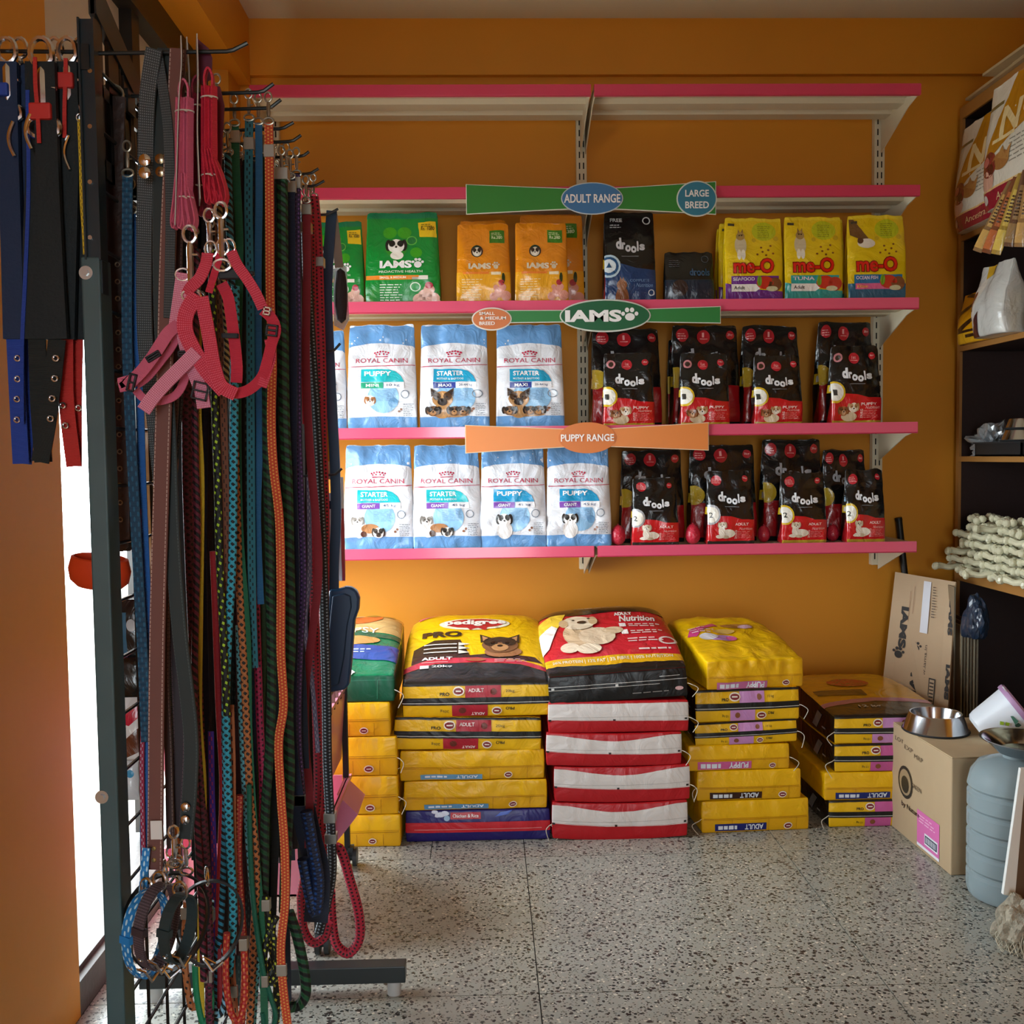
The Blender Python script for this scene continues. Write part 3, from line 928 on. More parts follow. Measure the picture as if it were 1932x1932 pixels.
bagpx(1368, 1478, 409, 2, YR, AM('seafood'), '#dcbc0e', 'yellow cat food bag with purple SEAFOOD band', group=GM, t=.06, crease=.6, gusset=.03)
bagpx(1479, 1590, 407, 2, YR, AM('tuna'), '#dcbc0e', 'yellow cat food bag with turquoise band', group=GM, t=.06, crease=.6, gusset=.03)
bagpx(1597, 1708, 404, 2, YR, AM('ocean'), '#dcbc0e', 'yellow cat food bag with blue OCEAN FISH band', group=GM, t=.06, crease=.8, gusset=.03)
bagpx(1356, 1462, 418, 2, YR + .08, AM('seafood'), '#cfae10', 'yellow bag showing only its edge behind the purple banded one', group=GM, t=.05, gusset=.03)
bagpx(1351, 1455, 430, 2, YR + .14, AM('seafood'), '#cfae10', 'rearmost yellow bag, a thin strip left of the purple banded one', group=GM, t=.05, gusset=.03)
bagpx(1485, 1594, 412, 2, YR + .08, AM('tuna'), '#cfae10', 'yellow bag hidden behind the turquoise banded one', group=GM, t=.05, gusset=.03)

GR = 'white and blue dog food bags on the middle shelf'
bagpx(560, 655, 622, 3, YR + .01, RC('STARTER', '#1f9bc4', 'MAXI', '#2a3b8f', '26-44 kg', 'shepherd'), '#c9d0dc', 'white and blue bag cut off by the leashes, left end of the middle shelf', group=GR, rz=.0, crease=1.5)
bagpx(659, 788, 610, 3, YR, RC('PUPPY', '#1fb4bd', 'MINI', '#2da07c', '10 kg', 'small'), '#c9d0dc', 'white and blue bag marked PUPPY with green MINI band', group=GR, crease=1.8, t=.1)
bagpx(795, 925, 610, 3, YR, RC('STARTER', '#1f9bc4', 'MAXI', '#2a3b8f', '26-44 kg', 'shepherd'), '#c9d0dc', 'white and blue bag marked STARTER MAXI, directly right of the MINI bag', group=GR, crease=1.8, t=.1, rz=-.03)
bagpx(938, 1066, 611, 3, YR + .01, RC('STARTER', '#1f9bc4', 'MAXI', '#2a3b8f', '26-44 kg', 'shepherd'), '#c9d0dc', 'white and blue bag marked STARTER MAXI, nearest the black bags', group=GR, crease=1.6, t=.1)
GP = 'black and red puppy food bags on the middle shelf'
SD = art_drools_side(1)
for (x0, x1, y0, xb0, xb1, yb0, kd, lb) in ((1140, 1236, 664, 1118, 1250, 618, 'puppy_gold', 'first from the left'), (1285, 1378, 664, 1270, 1398, 612, 'puppy', 'second from the left'),
                                           (1424, 1515, 668, 1402, 1512, 612, 'puppy_gold', 'third from the left, with a wider gold strip'), (1568, 1664, 650, 1544, 1652, 605, 'puppy', 'at the right end of the shelf')):
    bagpx(x0, x1, y0, 3, YR, AD(kd), '#101112', 'small black and red PUPPY bag, ' + lb, group=GP, side=SD, t=.08, rz=.02, crease=1.7)
    bagpx(xb0, xb1, yb0, 3, YR + .125, AD('big'), '#101112', 'tall black bag behind the small PUPPY bag ' + lb.split(',')[0], group=GP, side=SD, t=.1, rz=.05, crease=1.7)
bagpx(1262, 1340, 640, 3, YR + .25, AD('big'), '#101112', 'black bag at the back between the first and second PUPPY bags', group=GP, t=.08, crease=1.5)
GC = 'white and blue dog food bags on the lowest shelf'
bagpx(648, 777, 838, 4, YR, RC('STARTER', '#1fb4bd', 'GIANT', '#7d4aa8', '45 kg', 'giant'), '#c9d0dc', 'white and blue bag marked STARTER GIANT beside the hanging leashes', group=GC, crease=1.8, t=.1)
bagpx(778, 906, 838, 4, YR, RC('STARTER', '#1fb4bd', 'GIANT', '#7d4aa8', '45 kg', 'giant'), '#c9d0dc', 'white and blue bag marked STARTER GIANT, under the left end of the orange sign', group=GC, crease=1.8, t=.1, rz=.02)
bagpx(906, 1030, 838, 4, YR, RC('PUPPY', '#1a93c4', 'GIANT', '#7d4aa8', '45 kg', 'puppy'), '#c9d0dc', 'white and blue bag marked PUPPY GIANT, between two others', group=GC, crease=2.0, t=.1)
bagpx(1031, 1153, 838, 4, YR, RC('PUPPY', '#1a93c4', 'GIANT', '#7d4aa8', '45 kg', 'puppy'), '#c9d0dc', 'white and blue bag marked PUPPY GIANT, next to the black bags', group=GC, crease=2.0, t=.1)
GA = 'black and red adult food bags on the lowest shelf'
for (x0, x1, y0, xb0, xb1, yb0, kd, lb) in ((1193, 1281, 900, 1172, 1292, 848, 'adult', 'first from the left, with a dark bottom strip'), (1335, 1425, 886, 1302, 1430, 838, 'adult', 'second from the left'),
                                           (1475, 1562, 890, 1440, 1556, 828, 'adult_gold', 'third from the left, with a yellow ringed badge'), (1598, 1673, 884, 1556, 1640, 848, 'adult_gold', 'at the right end of the shelf')):
    bagpx(x0, x1, y0, 4, YR, AD(kd), '#101112', 'small black and red ADULT bag, ' + lb, group=GA, side=SD, t=.08, rz=.02, crease=1.7)
    bagpx(xb0, xb1, yb0, 4, YR + .125, AD('big'), '#101112', 'tall black bag behind the small ADULT bag ' + lb.split(',')[0], group=GA, side=SD, t=.1, rz=.05, crease=1.7)

# red foil eggs between the black bags
egg_m = mat('#c2263e', rough=0.3, bump=0.5, bscale=70, coat=.4)
for (px, py, w, lb) in ((1166, 1012, 29, 'left of all the small ADULT bags'), (1307, 1009, 29, 'between the first and second ADULT bags'), (1441, 1004, 24, 'between the second and third ADULT bags'), (1571, 1002, 24, 'between the third and last ADULT bags')):
    yy = YR + .035 + (0 if w > 25 else .05)
    c = P(px, py, yy); r = w / 2 / SC(yy)
    hh = 2.7 * r
    root = empty('foil_egg', (c.x, yy, DECK[4]), 'shiny red foil egg ' + lb, 'toy', 'red foil eggs')
    m = MB(); m.lathe([(max(r * math.sin(PI * k / 12) * (1 + .12 * math.cos(PI * k / 12)), .0002), hh * (.5 - .5 * math.cos(PI * k / 12))) for k in range(13)], n=20)
    m.build('egg_body', egg_m, root, smooth=True)
    m = MB(); m.tube([(0, 0, hh - .001), (0, 0, hh + .004)], .003, n=8); m.build('tip', egg_m, root)
# ------------------------------------------------------------------ sacks piled on the floor
YEL = '#e8b608'


def emblem(a, cx, cy, s, L=4):
    a.ell(cx, cy, s * 1.25 / a.asp, s, '#efe6d2', L, 16); a.ell(cx, cy, s * 1.0 / a.asp, s * .7, '#7d1a22', L + 1, 14); a.rect(cx - s * .6 / a.asp, cy - s * .14, cx + s * .6 / a.asp, cy + s * .16, '#e9ded2', L + 2)


def sf_pro(asp, block, blocktxt, kg, dark='#171512'):
    a = Art(asp)
    a.rect(0, 0, 1, 1, YEL, 0)
    a.rect(0, .36, 1, .58, dark, 2); a.rect(0, .41, 1, .43, '#c9c7c0', 3)
    a.rect(0, .93, 1, 1, '#231f19', 2)
    a.rect(.42, .58, .66, .93, block, 2)
    if blocktxt: a.text(blocktxt, .44, .74, .545, .85, '#e9d9d4', 4, .02)
    a.ell(.61, .75, .022, .10, '#8a5230' if block.startswith('#c') else '#6a2a1c', 3, 12)
    emblem(a, .375, .77, .14); a.text('PRO', .25, .64, .315, .74, '#1c1a16', 4, .03); a.text(kg, .69, .70, .75, .80, '#2a2620', 4, .0)
    a.rect(.33, .03, .57, .36, block, 2); a.ell(.40, .20, .025, .09, '#8a5230' if block.startswith('#c') else '#6a2a1c', 3, 12)
    if blocktxt: a.text(blocktxt, .46, .06, .55, .14, '#e9d9d4', 4, .02, rot=180)
    emblem(a, .63, .18, .12); a.text('PRO', .69, .2, .75, .29, '#1c1a16', 4, .03, rot=180); a.text(kg, .25, .14, .31, .24, '#2a2620', 4, .0, rot=180)
    return a


def sf_plain(asp, strip, txt, sx0=.13, sx1=.58, ex=.73, tc='#dfe6ee', y0=.04, y1=.2):
    a = Art(asp)
    a.rect(0, 0, 1, 1, '#ecb606', 0); a.rect(0, 0, 1, .42, '#e0a806', 1)
    for y in (.44, .40): a.rect(.02, y, .98, y + .012, '#a86c06', 2)
    if strip:
        a.rect(sx0, y0, sx1, y1, strip, 3)
        a.text(txt, sx0 + (sx1 - sx0) * .58, y0 + .03, sx1 - .03, y1 - .03, tc, 4, .03, rot=180); a.lines(sx0 + .03, y0 + .05, sx0 + (sx1 - sx0) * .45, y1 - .03, 1, tc, 4, 3, .8)
    emblem(a, ex, .16, .11)
    for x in (.28, .62, .88): a.rect(x, .02, x + .003, .42, '#b47a08', 2)
    return a


def sf_small(asp):
    a = Art(asp)
    a.rect(0, 0, 1, 1, '#f0bc06', 0); a.rect(0, 0, 1, .44, '#e4ac06', 1); a.rect(.02, .45, .98, .465, '#a86c06', 2); a.rect(.02, .50, .98, .512, '#b47a08', 2)
    a.rect(.47, .03, .475, .40, '#a86c06', 2); a.rect(.79, .03, .795, .40, '#a86c06', 2); emblem(a, .66, .18, .10)
    return a


def sf_chicken(asp):
    a = Art(asp)
    a.rect(0, 0, 1, 1, '#221a66', 0); a.rect(0, .30, 1, .62, '#c4202c', 2); a.rect(.06, .39, .94, .405, '#e0a0a0', 3)
    a.rect(.31, .72, .52, .93, '#b5202f', 3); a.text('Chicken & Rice', .325, .77, .505, .88, '#f0e8e8', 4, .02)
    for x, y, r in ((.2, .95, .05), (.24, .87, .08), (.27, .9, .07), (.22, .83, .04)): a.ell(x, y, r / 2.2, r, '#cfd6e6', 3, 12)
    a.circ(.285, .76, .09, '#9fc0dd', 4)
    a.poly([(.62, .78), (.66, .92), (.74, .97), (.71, .85)], '#3456b8', 3)
    return a


def sf_white(asp, sag=0.0):
    a = Art(asp)
    a.rect(0, 0, 1, 1, '#b3121c', 0)
    top = [(1 - t, .93 - .16 * math.sin(PI * (1 - t)) ** 2 * (1 if sag else .1)) for t in np.linspace(0, 1, 11)]
    a.poly([(0, .44), (1, .36)] + top, '#d8d2cd', 1)
    a.rect(0, .50, 1, .508, '#a9a39e', 2)
    for x in (.005, .46, .97): a.rect(x, .39, x + .018, .44, '#17130f', 3)
    a.poly([(0, .425), (1, .345), (1, .355), (0, .435)], '#efe9e6', 2)
    return a


def st_pedigree(asp):
    a = Art(asp)
    a.rect(0, 0, 1, 1, '#efbe06', 0)
    a.poly([(0, 0), (1, 0), (1, .18), (.8, .27), (.5, .31), (.2, .29), (0, .2)], '#1c1917', 1)
    a.poly([(0, .2), (.2, .29), (.5, .31), (.8, .27), (1, .18), (1, .23), (.8, .32), (.5, .37), (.2, .36), (0, .27)], '#c42c3c', 2)
    a.poly([(0.05, .30), (.2, .36), (.5, .37), (.8, .33), (.95, .29), (.9, .37), (.6, .42), (.45, .40), (.38, .60), (.2, .60), (.06, .5)], '#2b2019', 1)
    for k in range(3): a.rect(.13, .43 + .05 * k, .36, .442 + .05 * k, '#d9d4cb', 4); a.poly([(.37, .41 + .05 * k), (.45, .43 + .05 * k), (.37, .455 + .05 * k)], '#e4dac8', 4)
    a.text('PRO', .11, .63, .39, .71, '#221d18', 4, .05)
    a.ell(.48, .81, .26, .085, '#efe9c9', 3, 24); a.ell(.485, .815, .215, .068, '#b3202c', 4, 20); a.poly([(.42, .76), (.45, .72), (.5, .755), (.56, .71), (.58, .77)], '#b3202c', 4)
    a.text('pedigree', .26, .775, .71, .865, '#f4efe6', 6, .04)
    a.ell(.68, .43, .13, .07, '#9c6a44', 4); dog_head(a, .66, .51, .25, '#7a5236', '#2c221d', '#b98658', 5, True); a.ell(.66, .575, .05, .03, '#2c221d', 7)
    a.text('ADULT', .12, .335, .33, .37, '#ece6e0', 5, .04); a.rect(.12, .305, .3, .312, '#d99a9a', 5)
    a.ell(.49, .335, .07, .02, '#a9522f', 5); a.lines(.62, .30, .88, .345, 3, '#dd9a9a', 5, 2, .4)
    a.rect(.11, .235, .17, .275, '#d9d6d0', 4); a.text('20kg', .19, .238, .33, .272, '#d9d6d0', 4, .02)
    a.poly([(.06, .93), (.2, .97), (.14, .99), (.05, .97)], '#d94e74', 3); a.rect(.66, .975, .84, .985, '#5a3a10', 3)
    return a


def st_drools(asp):
    a = Art(asp)
    a.rect(0, 0, 1, 1, '#c4202a', 0)
    a.poly([(0, .90), (.25, .80), (.6, .82), (1, .78), (1, 1), (0, 1)], '#18120f', 2)
    a.poly([(0, 0), (1, 0), (1, .10), (0, .12)], '#151210', 2)
    a.poly([(0, .12), (1, .10), (1, .19), (0, .22)], '#dba412', 2); a.text('26% PROTEIN | 12% FAT | 3% FIBRE | 100% NUTRITION', .05, .135, .93, .18, '#f2e6c4', 4, .01)
    a.text('drools Adult 100% Real Chicken', .3, .92, .7, .95, '#d9d3cb', 4, .01)
    a.poly([(0, .5), (.04, .42), (.16, .66), (.22, .84), (.1, .86), (0, .8)], '#e3bf3a', 3); a.poly([(0, .3), (.05, .36), (.14, .62), (.1, .68), (0, .6)], '#efe4da', 4)
    A = a.asp
    a.ell(.30, .50, .13, .17, '#cdb08b', 4, 20); a.ell(.42, .46, .14, .12, '#dcc3a3', 5, 18); a.ell(.55, .52, .08, .05, '#d3b894', 5)
    a.ell(.2, .33, .07, .06, '#e2cdb0', 6); a.ell(.34, .30, .09, .06, '#e2cdb0', 6); a.ell(.3, .66, .13, .10, '#e3cfb2', 7, 20)
    a.ell(.19, .66, .035, .06, '#c9a97f', 8); a.ell(.42, .68, .035, .06, '#c9a97f', 8); a.ell(.33, .66, .035, .022, '#2a1d16', 9); a.ell(.27, .70, .012, .01, '#2a1d16', 9); a.ell(.39, .71, .012, .01, '#2a1d16', 9)
    a.text('ADULT', .6, .74, .74, .79, '#efe3dc', 4, .05); a.text('Nutrition', .62, .64, .9, .73, '#efe3dc', 4, .03, .3)
    for y in (.56, .46):
        a.rect(.61, y, .66, y + .055, '#efe3dc', 4); a.lines(.68, y, .93, y + .055, 2, '#efd3cc', 4, 4, .45)
    a.lines(.64, .36, .9, .42, 2, '#efd3cc', 4, 6, .4); a.lines(.7, .25, .95, .29, 1, '#efd3cc', 4, 8, .5)
    a.ring(.93, .36, .05, .015, '#e6d5cf', 4)
    return a


def st_puppy(asp):
    a = Art(asp)
    a.rect(0, 0, 1, 1, '#ecba05', 0)
    a.poly([(.02, .62), (.10, .80), (.38, .93), (.42, .86), (.25, .78), (.1, .58)], '#cc3f7c', 2)
    for k in range(3): a.lines(.08, .66 + .07 * k, .34, .70 + .07 * k, 1, '#f2c9da', 4, k, .5)
    a.ell(.22, .56, .10, .07, '#d9d6da', 3); a.ell(.36, .52, .14, .07, '#b884c4', 2); a.ell(.44, .50, .06, .05, '#d85a9c', 4); a.ell(.62, .84, .18, .06, '#a87238', 3); a.ell(.70, .80, .08, .05, '#cfa9b8', 4)
    a.ell(.42, .68, .12, .06, '#d8b05c', 3)
    return a


def st_green(asp):
    a = Art(asp)
    a.rect(0, 0, 1, 1, '#0f6b45', 0)
    a.poly([(0, .58), (1, .50), (1, 1), (0, 1)], '#c9a56a', 1)
    a.ell(.45, .78, .3, .10, '#c9602e', 3); a.ell(.7, .9, .2, .08, '#6a7d2c', 4); a.ell(.3, .88, .2, .08, '#d9c79c', 4)
    a.poly([(0, .5), (1, .42), (1, .47), (0, .56)], '#16543c', 3); a.text('PUPSY', .2, .50, .72, .58, '#dce8e0', 5, .0)
    a.ell(.45, .40, .32, .06, '#b88a4c', 4); a.poly([(0, .2), (1, .14), (1, .32), (0, .36)], '#1c3f8c', 3); a.lines(.3, .24, .7, .3, 2, '#b9cbe6', 5, 4, .4)
    a.text('15', .3, .08, .48, .16, '#e3ece8', 4, .03); a.poly([(.15, .22), (.2, .2), (.4, .1), (.55, .02), (.5, .0), (.3, .1)], '#dfe9e4', 5)
    return a


def st_pro_pink(asp):
    a = Art(asp)
    a.rect(0, 0, 1, 1, '#e0a507', 0)
    a.poly([(0, 0), (1, 0), (1, .3), (.5, .36), (0, .25)], '#191613', 1); a.poly([(0, .25), (.5, .36), (1, .3), (1, .38), (.5, .44), (0, .33)], '#c07a94', 2)
    a.rect(.05, .5, .5, .62, '#4a3215', 2); a.ell(.45, .78, .2, .09, '#b8261f', 3); a.text('12 kg', .3, .2, .5, .26, '#b9b4ac', 4, .02)
    return a


_sk = [0]
SACKN = 'food_sack'


def sack(x, yf, z, w, d, h, front, base, label, group, top=None, left=None, rise=0.0, rz=0.0, tilt=0.0, sag=0.0, tie=True, crease=1.0, backh=None, boxy=.008, pinch=.08, vmap=None):
    """lying sack whose stitched end faces the room; (x,yf,z) = middle of the front bottom edge"""
    _sk[0] += 1; sd = 500 + _sk[0] * 17
    root = empty(SACKN, (x, yf, z), label, 'sack', group, rot=(0, tilt, rz))
    wr = wrinkle(sd, 16); wr2 = wrinkle(sd + 3, 42)
    def D(p):
        nx = p[:, 0] / (w / 2); ny = p[:, 1] / (d / 2); nz = p[:, 2] / (h / 2)
        b = (ny + 1) / 2                       # 0 front .. 1 back
        ed = 1 - pinch * np.abs(nx) ** 10 * (1 - np.exp(-((b) / .06) ** 2) * .7) - .10 * np.clip(b - .75, 0, 1) * 4 * .6 * b
        up = rise * (np.clip(b, 0, 1) ** .85 * 1.05 + .12 * np.sin(PI * b)) * (1 - .20 * np.abs(nx) ** 4.5) * (1 - .18 * np.clip(b - .8, 0, 1) * 5)
        zz = np.where(nz > 0, nz * h / 2 * ed + np.clip(nz, 0, 1) * up, nz * h / 2)
        zz = zz + sag * (nx ** 2 - .35) * np.clip(1.3 - b, 0, 1)
        topm = np.clip(nz, 0, 1)
        zz = zz + topm * crease * (.007 * wr(p[:, 0], p[:, 1]) + .006 * np.exp(-((b - .04) / .07) ** 2) * wr2(p[:, 0] * 1.5, p[:, 1] * .4)) * np.clip(b * 14, 0, 1)
        xx = p[:, 0] * (1 + .03 * np.sin(PI * b) - .05 * b ** 4) * (1 + boxy * (1 - nz ** 2)) + .002 * crease * wr(p[:, 1], p[:, 2])
        yy = p[:, 1] + d / 2 - .007 * (1 - nz ** 2) * (1 - nx ** 4) * (b < .5) - .0055 * crease * (1 - nx ** 8) * (1 - nz ** 6) * (b < .01) * (wr(p[:, 0] * 1.2, p[:, 2]) + .6 * wr2(p[:, 0], p[:, 2]))
        yy = yy + .010 * crease * (b < .01) * np.exp(-((1 - nz) / .7) ** 2) * (1 - nx ** 8) * wr2(p[:, 0] * 1.3, p[:, 2] * .3)
        zz = zz + .0035 * min(crease, 1.6) * nz * wr(p[:, 0] * .8, 0 * p[:, 0] + sd) * (1 - .6 * (nz < 0) * (z < .01))
        return np.stack([xx, yy, zz + h / 2], 1)
    s = Solid(w / 2, d / 2, h / 2, .006, 31, 13 if top is None else 21, 9, D)
    s.body('sack_body', sackm(base), root)
    if front: s.print('end_print', 'front', front(w / h), sackm, root, .0018, .0008)
    if top: s.print('top_print', 'top', top(w / d), film, root, .0018, .0009, vmap=vmap)
    if left: s.print('side_print', 'left', left, film, root)
    if tie:
        th = mat('#cfc6b4', rough=.9)
        for sx in tie if isinstance(tie, tuple) else (1,):
            m = MB(); rnd = random.Random(sd + sx)
            x0 = sx * w / 2 * 1.01; z0 = h * .45
            pts = [(x0, -.004, z0), (x0 + sx * .012, -.012, z0 - .004), (x0 + sx * (.018 + rnd.random() * .02), -.014, z0 - .02), (x0 + sx * .012, -.012, z0 - .045 - rnd.random() * .02)]
            m.tube(smooth_path(pts, 5), .0014, n=5); m.build('tie_string', th, root)
    return root


def floorY(px, py):
    a = P(px, py, 1.0); return H_EYE / (H_EYE - a.z)


def sackpx(x0, x1, ytop, ybot, Y, d, front, base, label, group, zb=None, **k):
    xm = (x0 + x1) / 2; a = P(xm, ybot, Y); b = P(xm, ytop, Y)
    w = (x1 - x0) / SC(Y)
    z = a.z if zb is None else zb
    return sack(a.x, Y, z, w, d, b.z - z, front, base, label, group, **k), b.z


def stack(rows, Y, group):
    """rows from the floor up; every sack rests on the one below"""
    z = 0.0
    for r in rows:
        x0, x1, yt, d, front, base, label, k = r
        dy = k.pop('dy', 0)
        root, z = sackpx(x0, x1, yt, yt + 60, Y + dy, d, front, base, label, group, zb=z + .0008, **k)


PRO_RED = lambda asp: sf_pro(asp, '#a81c2c', 'ADULT', '20kg')
PRO_PINK = lambda asp: sf_pro(asp, '#c58ac0', '', '10 kg')
PRO_PINK2 = lambda asp: sf_pro(asp, '#c45a96', '', '10 kg')
blackside = Art(3.0)
blackside.rect(0, 0, 1, 1, '#151311', 0); blackside.poly([(.62, .2), (.7, .15), (.8, .75), (.72, .8)], '#8a8a88', 2); blackside.rect(.80, .3, .86, .36, '#b9b9b6', 2); blackside.rect(.3, 0, .36, 1, '#5c2438', 1)
redside = Art(3.0); redside.rect(0, 0, 1, 1, '#8e1620', 0)
pedside = Art(3.0); pedside.rect(0, 0, 1, 1, '#c92f3a', 0); pedside.rect(.78, 0, 1, 1, '#17130f', 1); pedside.rect(0, .0, .5, 1, '#d98a10', 1)

Y2 = floorY(900, 1586)
g = 'sacks of the tall second pile, topped by the yellow and black sack'
stack([
    (765, 1040, 1527, .68, sf_chicken, '#221a66', 'blue and red sack at the bottom of its pile, marked Chicken & Rice', dict(tie=(1,), crease=.5)),
    (762, 1034, 1471, .68, lambda a: sf_plain(a, '#5b90b8', 'ADULT', .14, .59, .76), '#e6b006', 'creased yellow sack with pale blue strip, directly on the blue and red one', dict(tie=(-1,), crease=1.8)),
    (755, 1029, 1414, .68, lambda a: sf_plain(a, '#6a9dc0', 'ADULT', .14, .57, .75), '#e6b006', 'yellow sack with pale blue strip, second one above the blue and red sack', dict(tie=(-1,), crease=1.6)),
    (744, 1022, 1353, .68, PRO_RED, YEL, 'yellow sack with black band, shifted left and tilted under the topmost sack', dict(tie=(-1,), tilt=.022, dy=-.005)),
    (760, 1042, 1288, .66, PRO_RED, '#c42c3c', 'large yellow and black sack with dog head on top of its pile', dict(top=st_pedigree, left=pedside, rise=.165, vmap=lambda v: .84 * v ** 1.35, tie=False, crease=.8)),
], Y2, g)

Y3 = floorY(1170, 1583)
g = 'sacks of the middle pile, topped by the red and black sack'
WH = lambda s: (lambda a: sf_white(a, s))



def sf_black(asp):
    a = Art(asp)
    a.rect(0, 0, 1, 1, '#141211', 0); a.rect(0, .62, 1, .64, '#c9c6c0', 2); a.rect(.0, .50, .8, .52, '#b9b6b0', 2); a.rect(.02, .52, .04, .60, '#c9c6c0', 3); a.rect(.48, .52, .5, .60, '#c9c6c0', 3)
    a.lines(.6, .22, .88, .27, 1, '#8a8783', 2, 3, .6); a.ell(.94, .3, .03, .07, '#c9a0a0', 2); a.rect(.8, .75, .95, .77, '#c9c6c0', 2)
    return a


stack([
    (1040, 1300, 1513, .66, WH(1), '#a3141e', 'white and red sack lying on the floor at the bottom of the middle pile', dict(tie=(-1,), crease=.9, sag=.010)),
    (1044, 1304, 1445, .66, WH(1), '#a3141e', 'white and red sack, second from the floor in the middle pile', dict(tie=(1,), crease=.9, sag=.008)),
    (1029, 1288, 1382, .66, WH(1), '#a3141e', 'white and red sack, third from the floor, shifted left of the others', dict(tie=(1,), crease=.9, sag=.006, tilt=.01)),
    (1033, 1301, 1322, .66, WH(0), '#a3141e', 'white and red sack directly under the red and black top sack', dict(tie=(1,), crease=.6)),
    (1036, 1300, 1268, .64, sf_black, '#151210', 'red and black sack with a lying golden puppy, on top of the middle pile', dict(top=st_drools, rise=.155, vmap=lambda v: .9 * v ** 1.15, tie=(1,), crease=1.0, tilt=-.055)),
], Y3, g)

Y4 = floorY(1420, 1568)
g = 'sacks of the fourth pile, with yellow sacks above and below black banded ones'
stack([
    (1320, 1530, 1508, .52, lambda a: sf_plain(a, '#1c2470', 'ADULT', .12, .60, .80, y0=.05, y1=.28), '#e8b406', 'yellow sack with dark blue strip, on the floor beside the white and red sacks', dict(tie=(-1,), crease=.8, rz=.05)),
    (1312, 1514, 1452, .52, lambda a: sf_plain(a, '#3a1c12', 'ADULT', .12, .62, .82, y0=.05, y1=.28), '#e8b406', 'yellow sack with dark brown strip, second from the floor', dict(tie=(-1,), crease=.7, rz=.03)),
    (1296, 1492, 1404, .52, lambda a: sf_plain(a, '#cf5f96', 'PUPPY', .09, .62, .83, y0=.06, y1=.36), '#e8b406', 'yellow sack with pink PUPPY strip, below two black banded sacks', dict(tie=(1,), crease=.9, rz=.03)),
    (1310, 1506, 1360, .52, PRO_PINK, YEL, 'yellow and lilac sack with black band, lower of the two and tilted', dict(tie=(1,), crease=.4, tilt=-.035, left=blackside)),
    (1311, 1510, 1299, .52, PRO_PINK, YEL, 'yellow and lilac sack with black band, upper of the two', dict(tie=(1,), crease=.4, tilt=-.02, left=blackside)),
    (1330, 1520, 1244, .54, lambda a: sf_plain(a, '#c46fa0', 'PUPPY', .10, .62, .82, y0=.0, y1=.26), '#ecba05', 'bulging creased yellow sack with pink print, on top of the fourth pile', dict(top=st_puppy, rise=.085, vmap=lambda v: .7 * v, tie=False, crease=2.4, rz=.10)),
], Y4, g)

Y5 = floorY(1600, 1560)
g = 'sacks of the low pile behind the big carton'
stack([
    (1560, 1770, 1508, .55, PRO_PINK2, YEL, 'yellow and pink sack with black band, on the floor behind the big carton', dict(tie=(-1,), crease=.4, left=blackside)),
    (1552, 1765, 1455, .55, lambda a: sf_plain(a, '#1c2a70', 'ADULT', .10, .60, .8, y0=.05, y1=.28), '#e8b406', 'yellow sack with dark blue strip, between black banded ones behind the carton', dict(tie=False, crease=.9)),
    (1571, 1780, 1402, .55, PRO_PINK2, YEL, 'yellow and pink sack with black band, directly below the top one of the low pile', dict(tie=(-1,), crease=.4, left=blackside)),
    (1571, 1790, 1350, .58, PRO_PINK, YEL, 'yellow sack with black band and red emblem, on top of the low pile', dict(top=st_pro_pink, rise=.035, vmap=lambda v: .9 * v ** 1.2, tie=(-1,), crease=.6, left=blackside)),
], Y5, g)

Y1 = floorY(700, 1597)
g = 'sacks of the leftmost pile, under the green sack'



def sf_green(asp):
    a = Art(asp)
    a.rect(0, 0, 1, 1, '#0c5238', 0); a.rect(.0, .82, 1, .84, '#2f7a5c', 2); a.rect(.45, .1, .46, .82, '#2f7a5c', 2); a.rect(.8, .1, .81, .82, '#2f7a5c', 2)
    return a


stack([
    (600, 757, 1537, .50, sf_small, '#ecb806', 'small yellow sack on the floor in the leftmost pile', dict(tie=False, crease=.9, rz=-.02)),
    (596, 752, 1464, .50, sf_small, '#ecb806', 'small yellow sack, second from the floor in the leftmost pile', dict(tie=(1,), crease=.9)),
    (592, 750, 1390, .50, sf_small, '#ecb806', 'small yellow sack, third from the floor in the leftmost pile', dict(tie=(1,), crease=.9)),
    (590, 737, 1325, .48, sf_small, '#e6b006', 'small yellow sack directly under the green sack', dict(tie=False, crease=.9)),
    (580, 745, 1275, .54, sf_green, '#0c5238', 'green sack with orange and blue print on top of the leftmost pile', dict(top=st_green, rise=.14, tie=(1,), crease=1.2)),
], Y1, g)
# ------------------------------------------------------------------ leash rack: frame, grid and prongs
XG = -0.60
YN, YFP = 1.60, 2.68
bm_ = black_metal()
rk = empty('leash_rack', (XG, (YN + YFP) / 2, 0), 'tall black metal grid rack on floor bars carrying dog leashes and collars', 'rack')


def rkid(o): o.parent = rk; o.matrix_parent_inverse = Matrix.Translation(-rk.location); return o


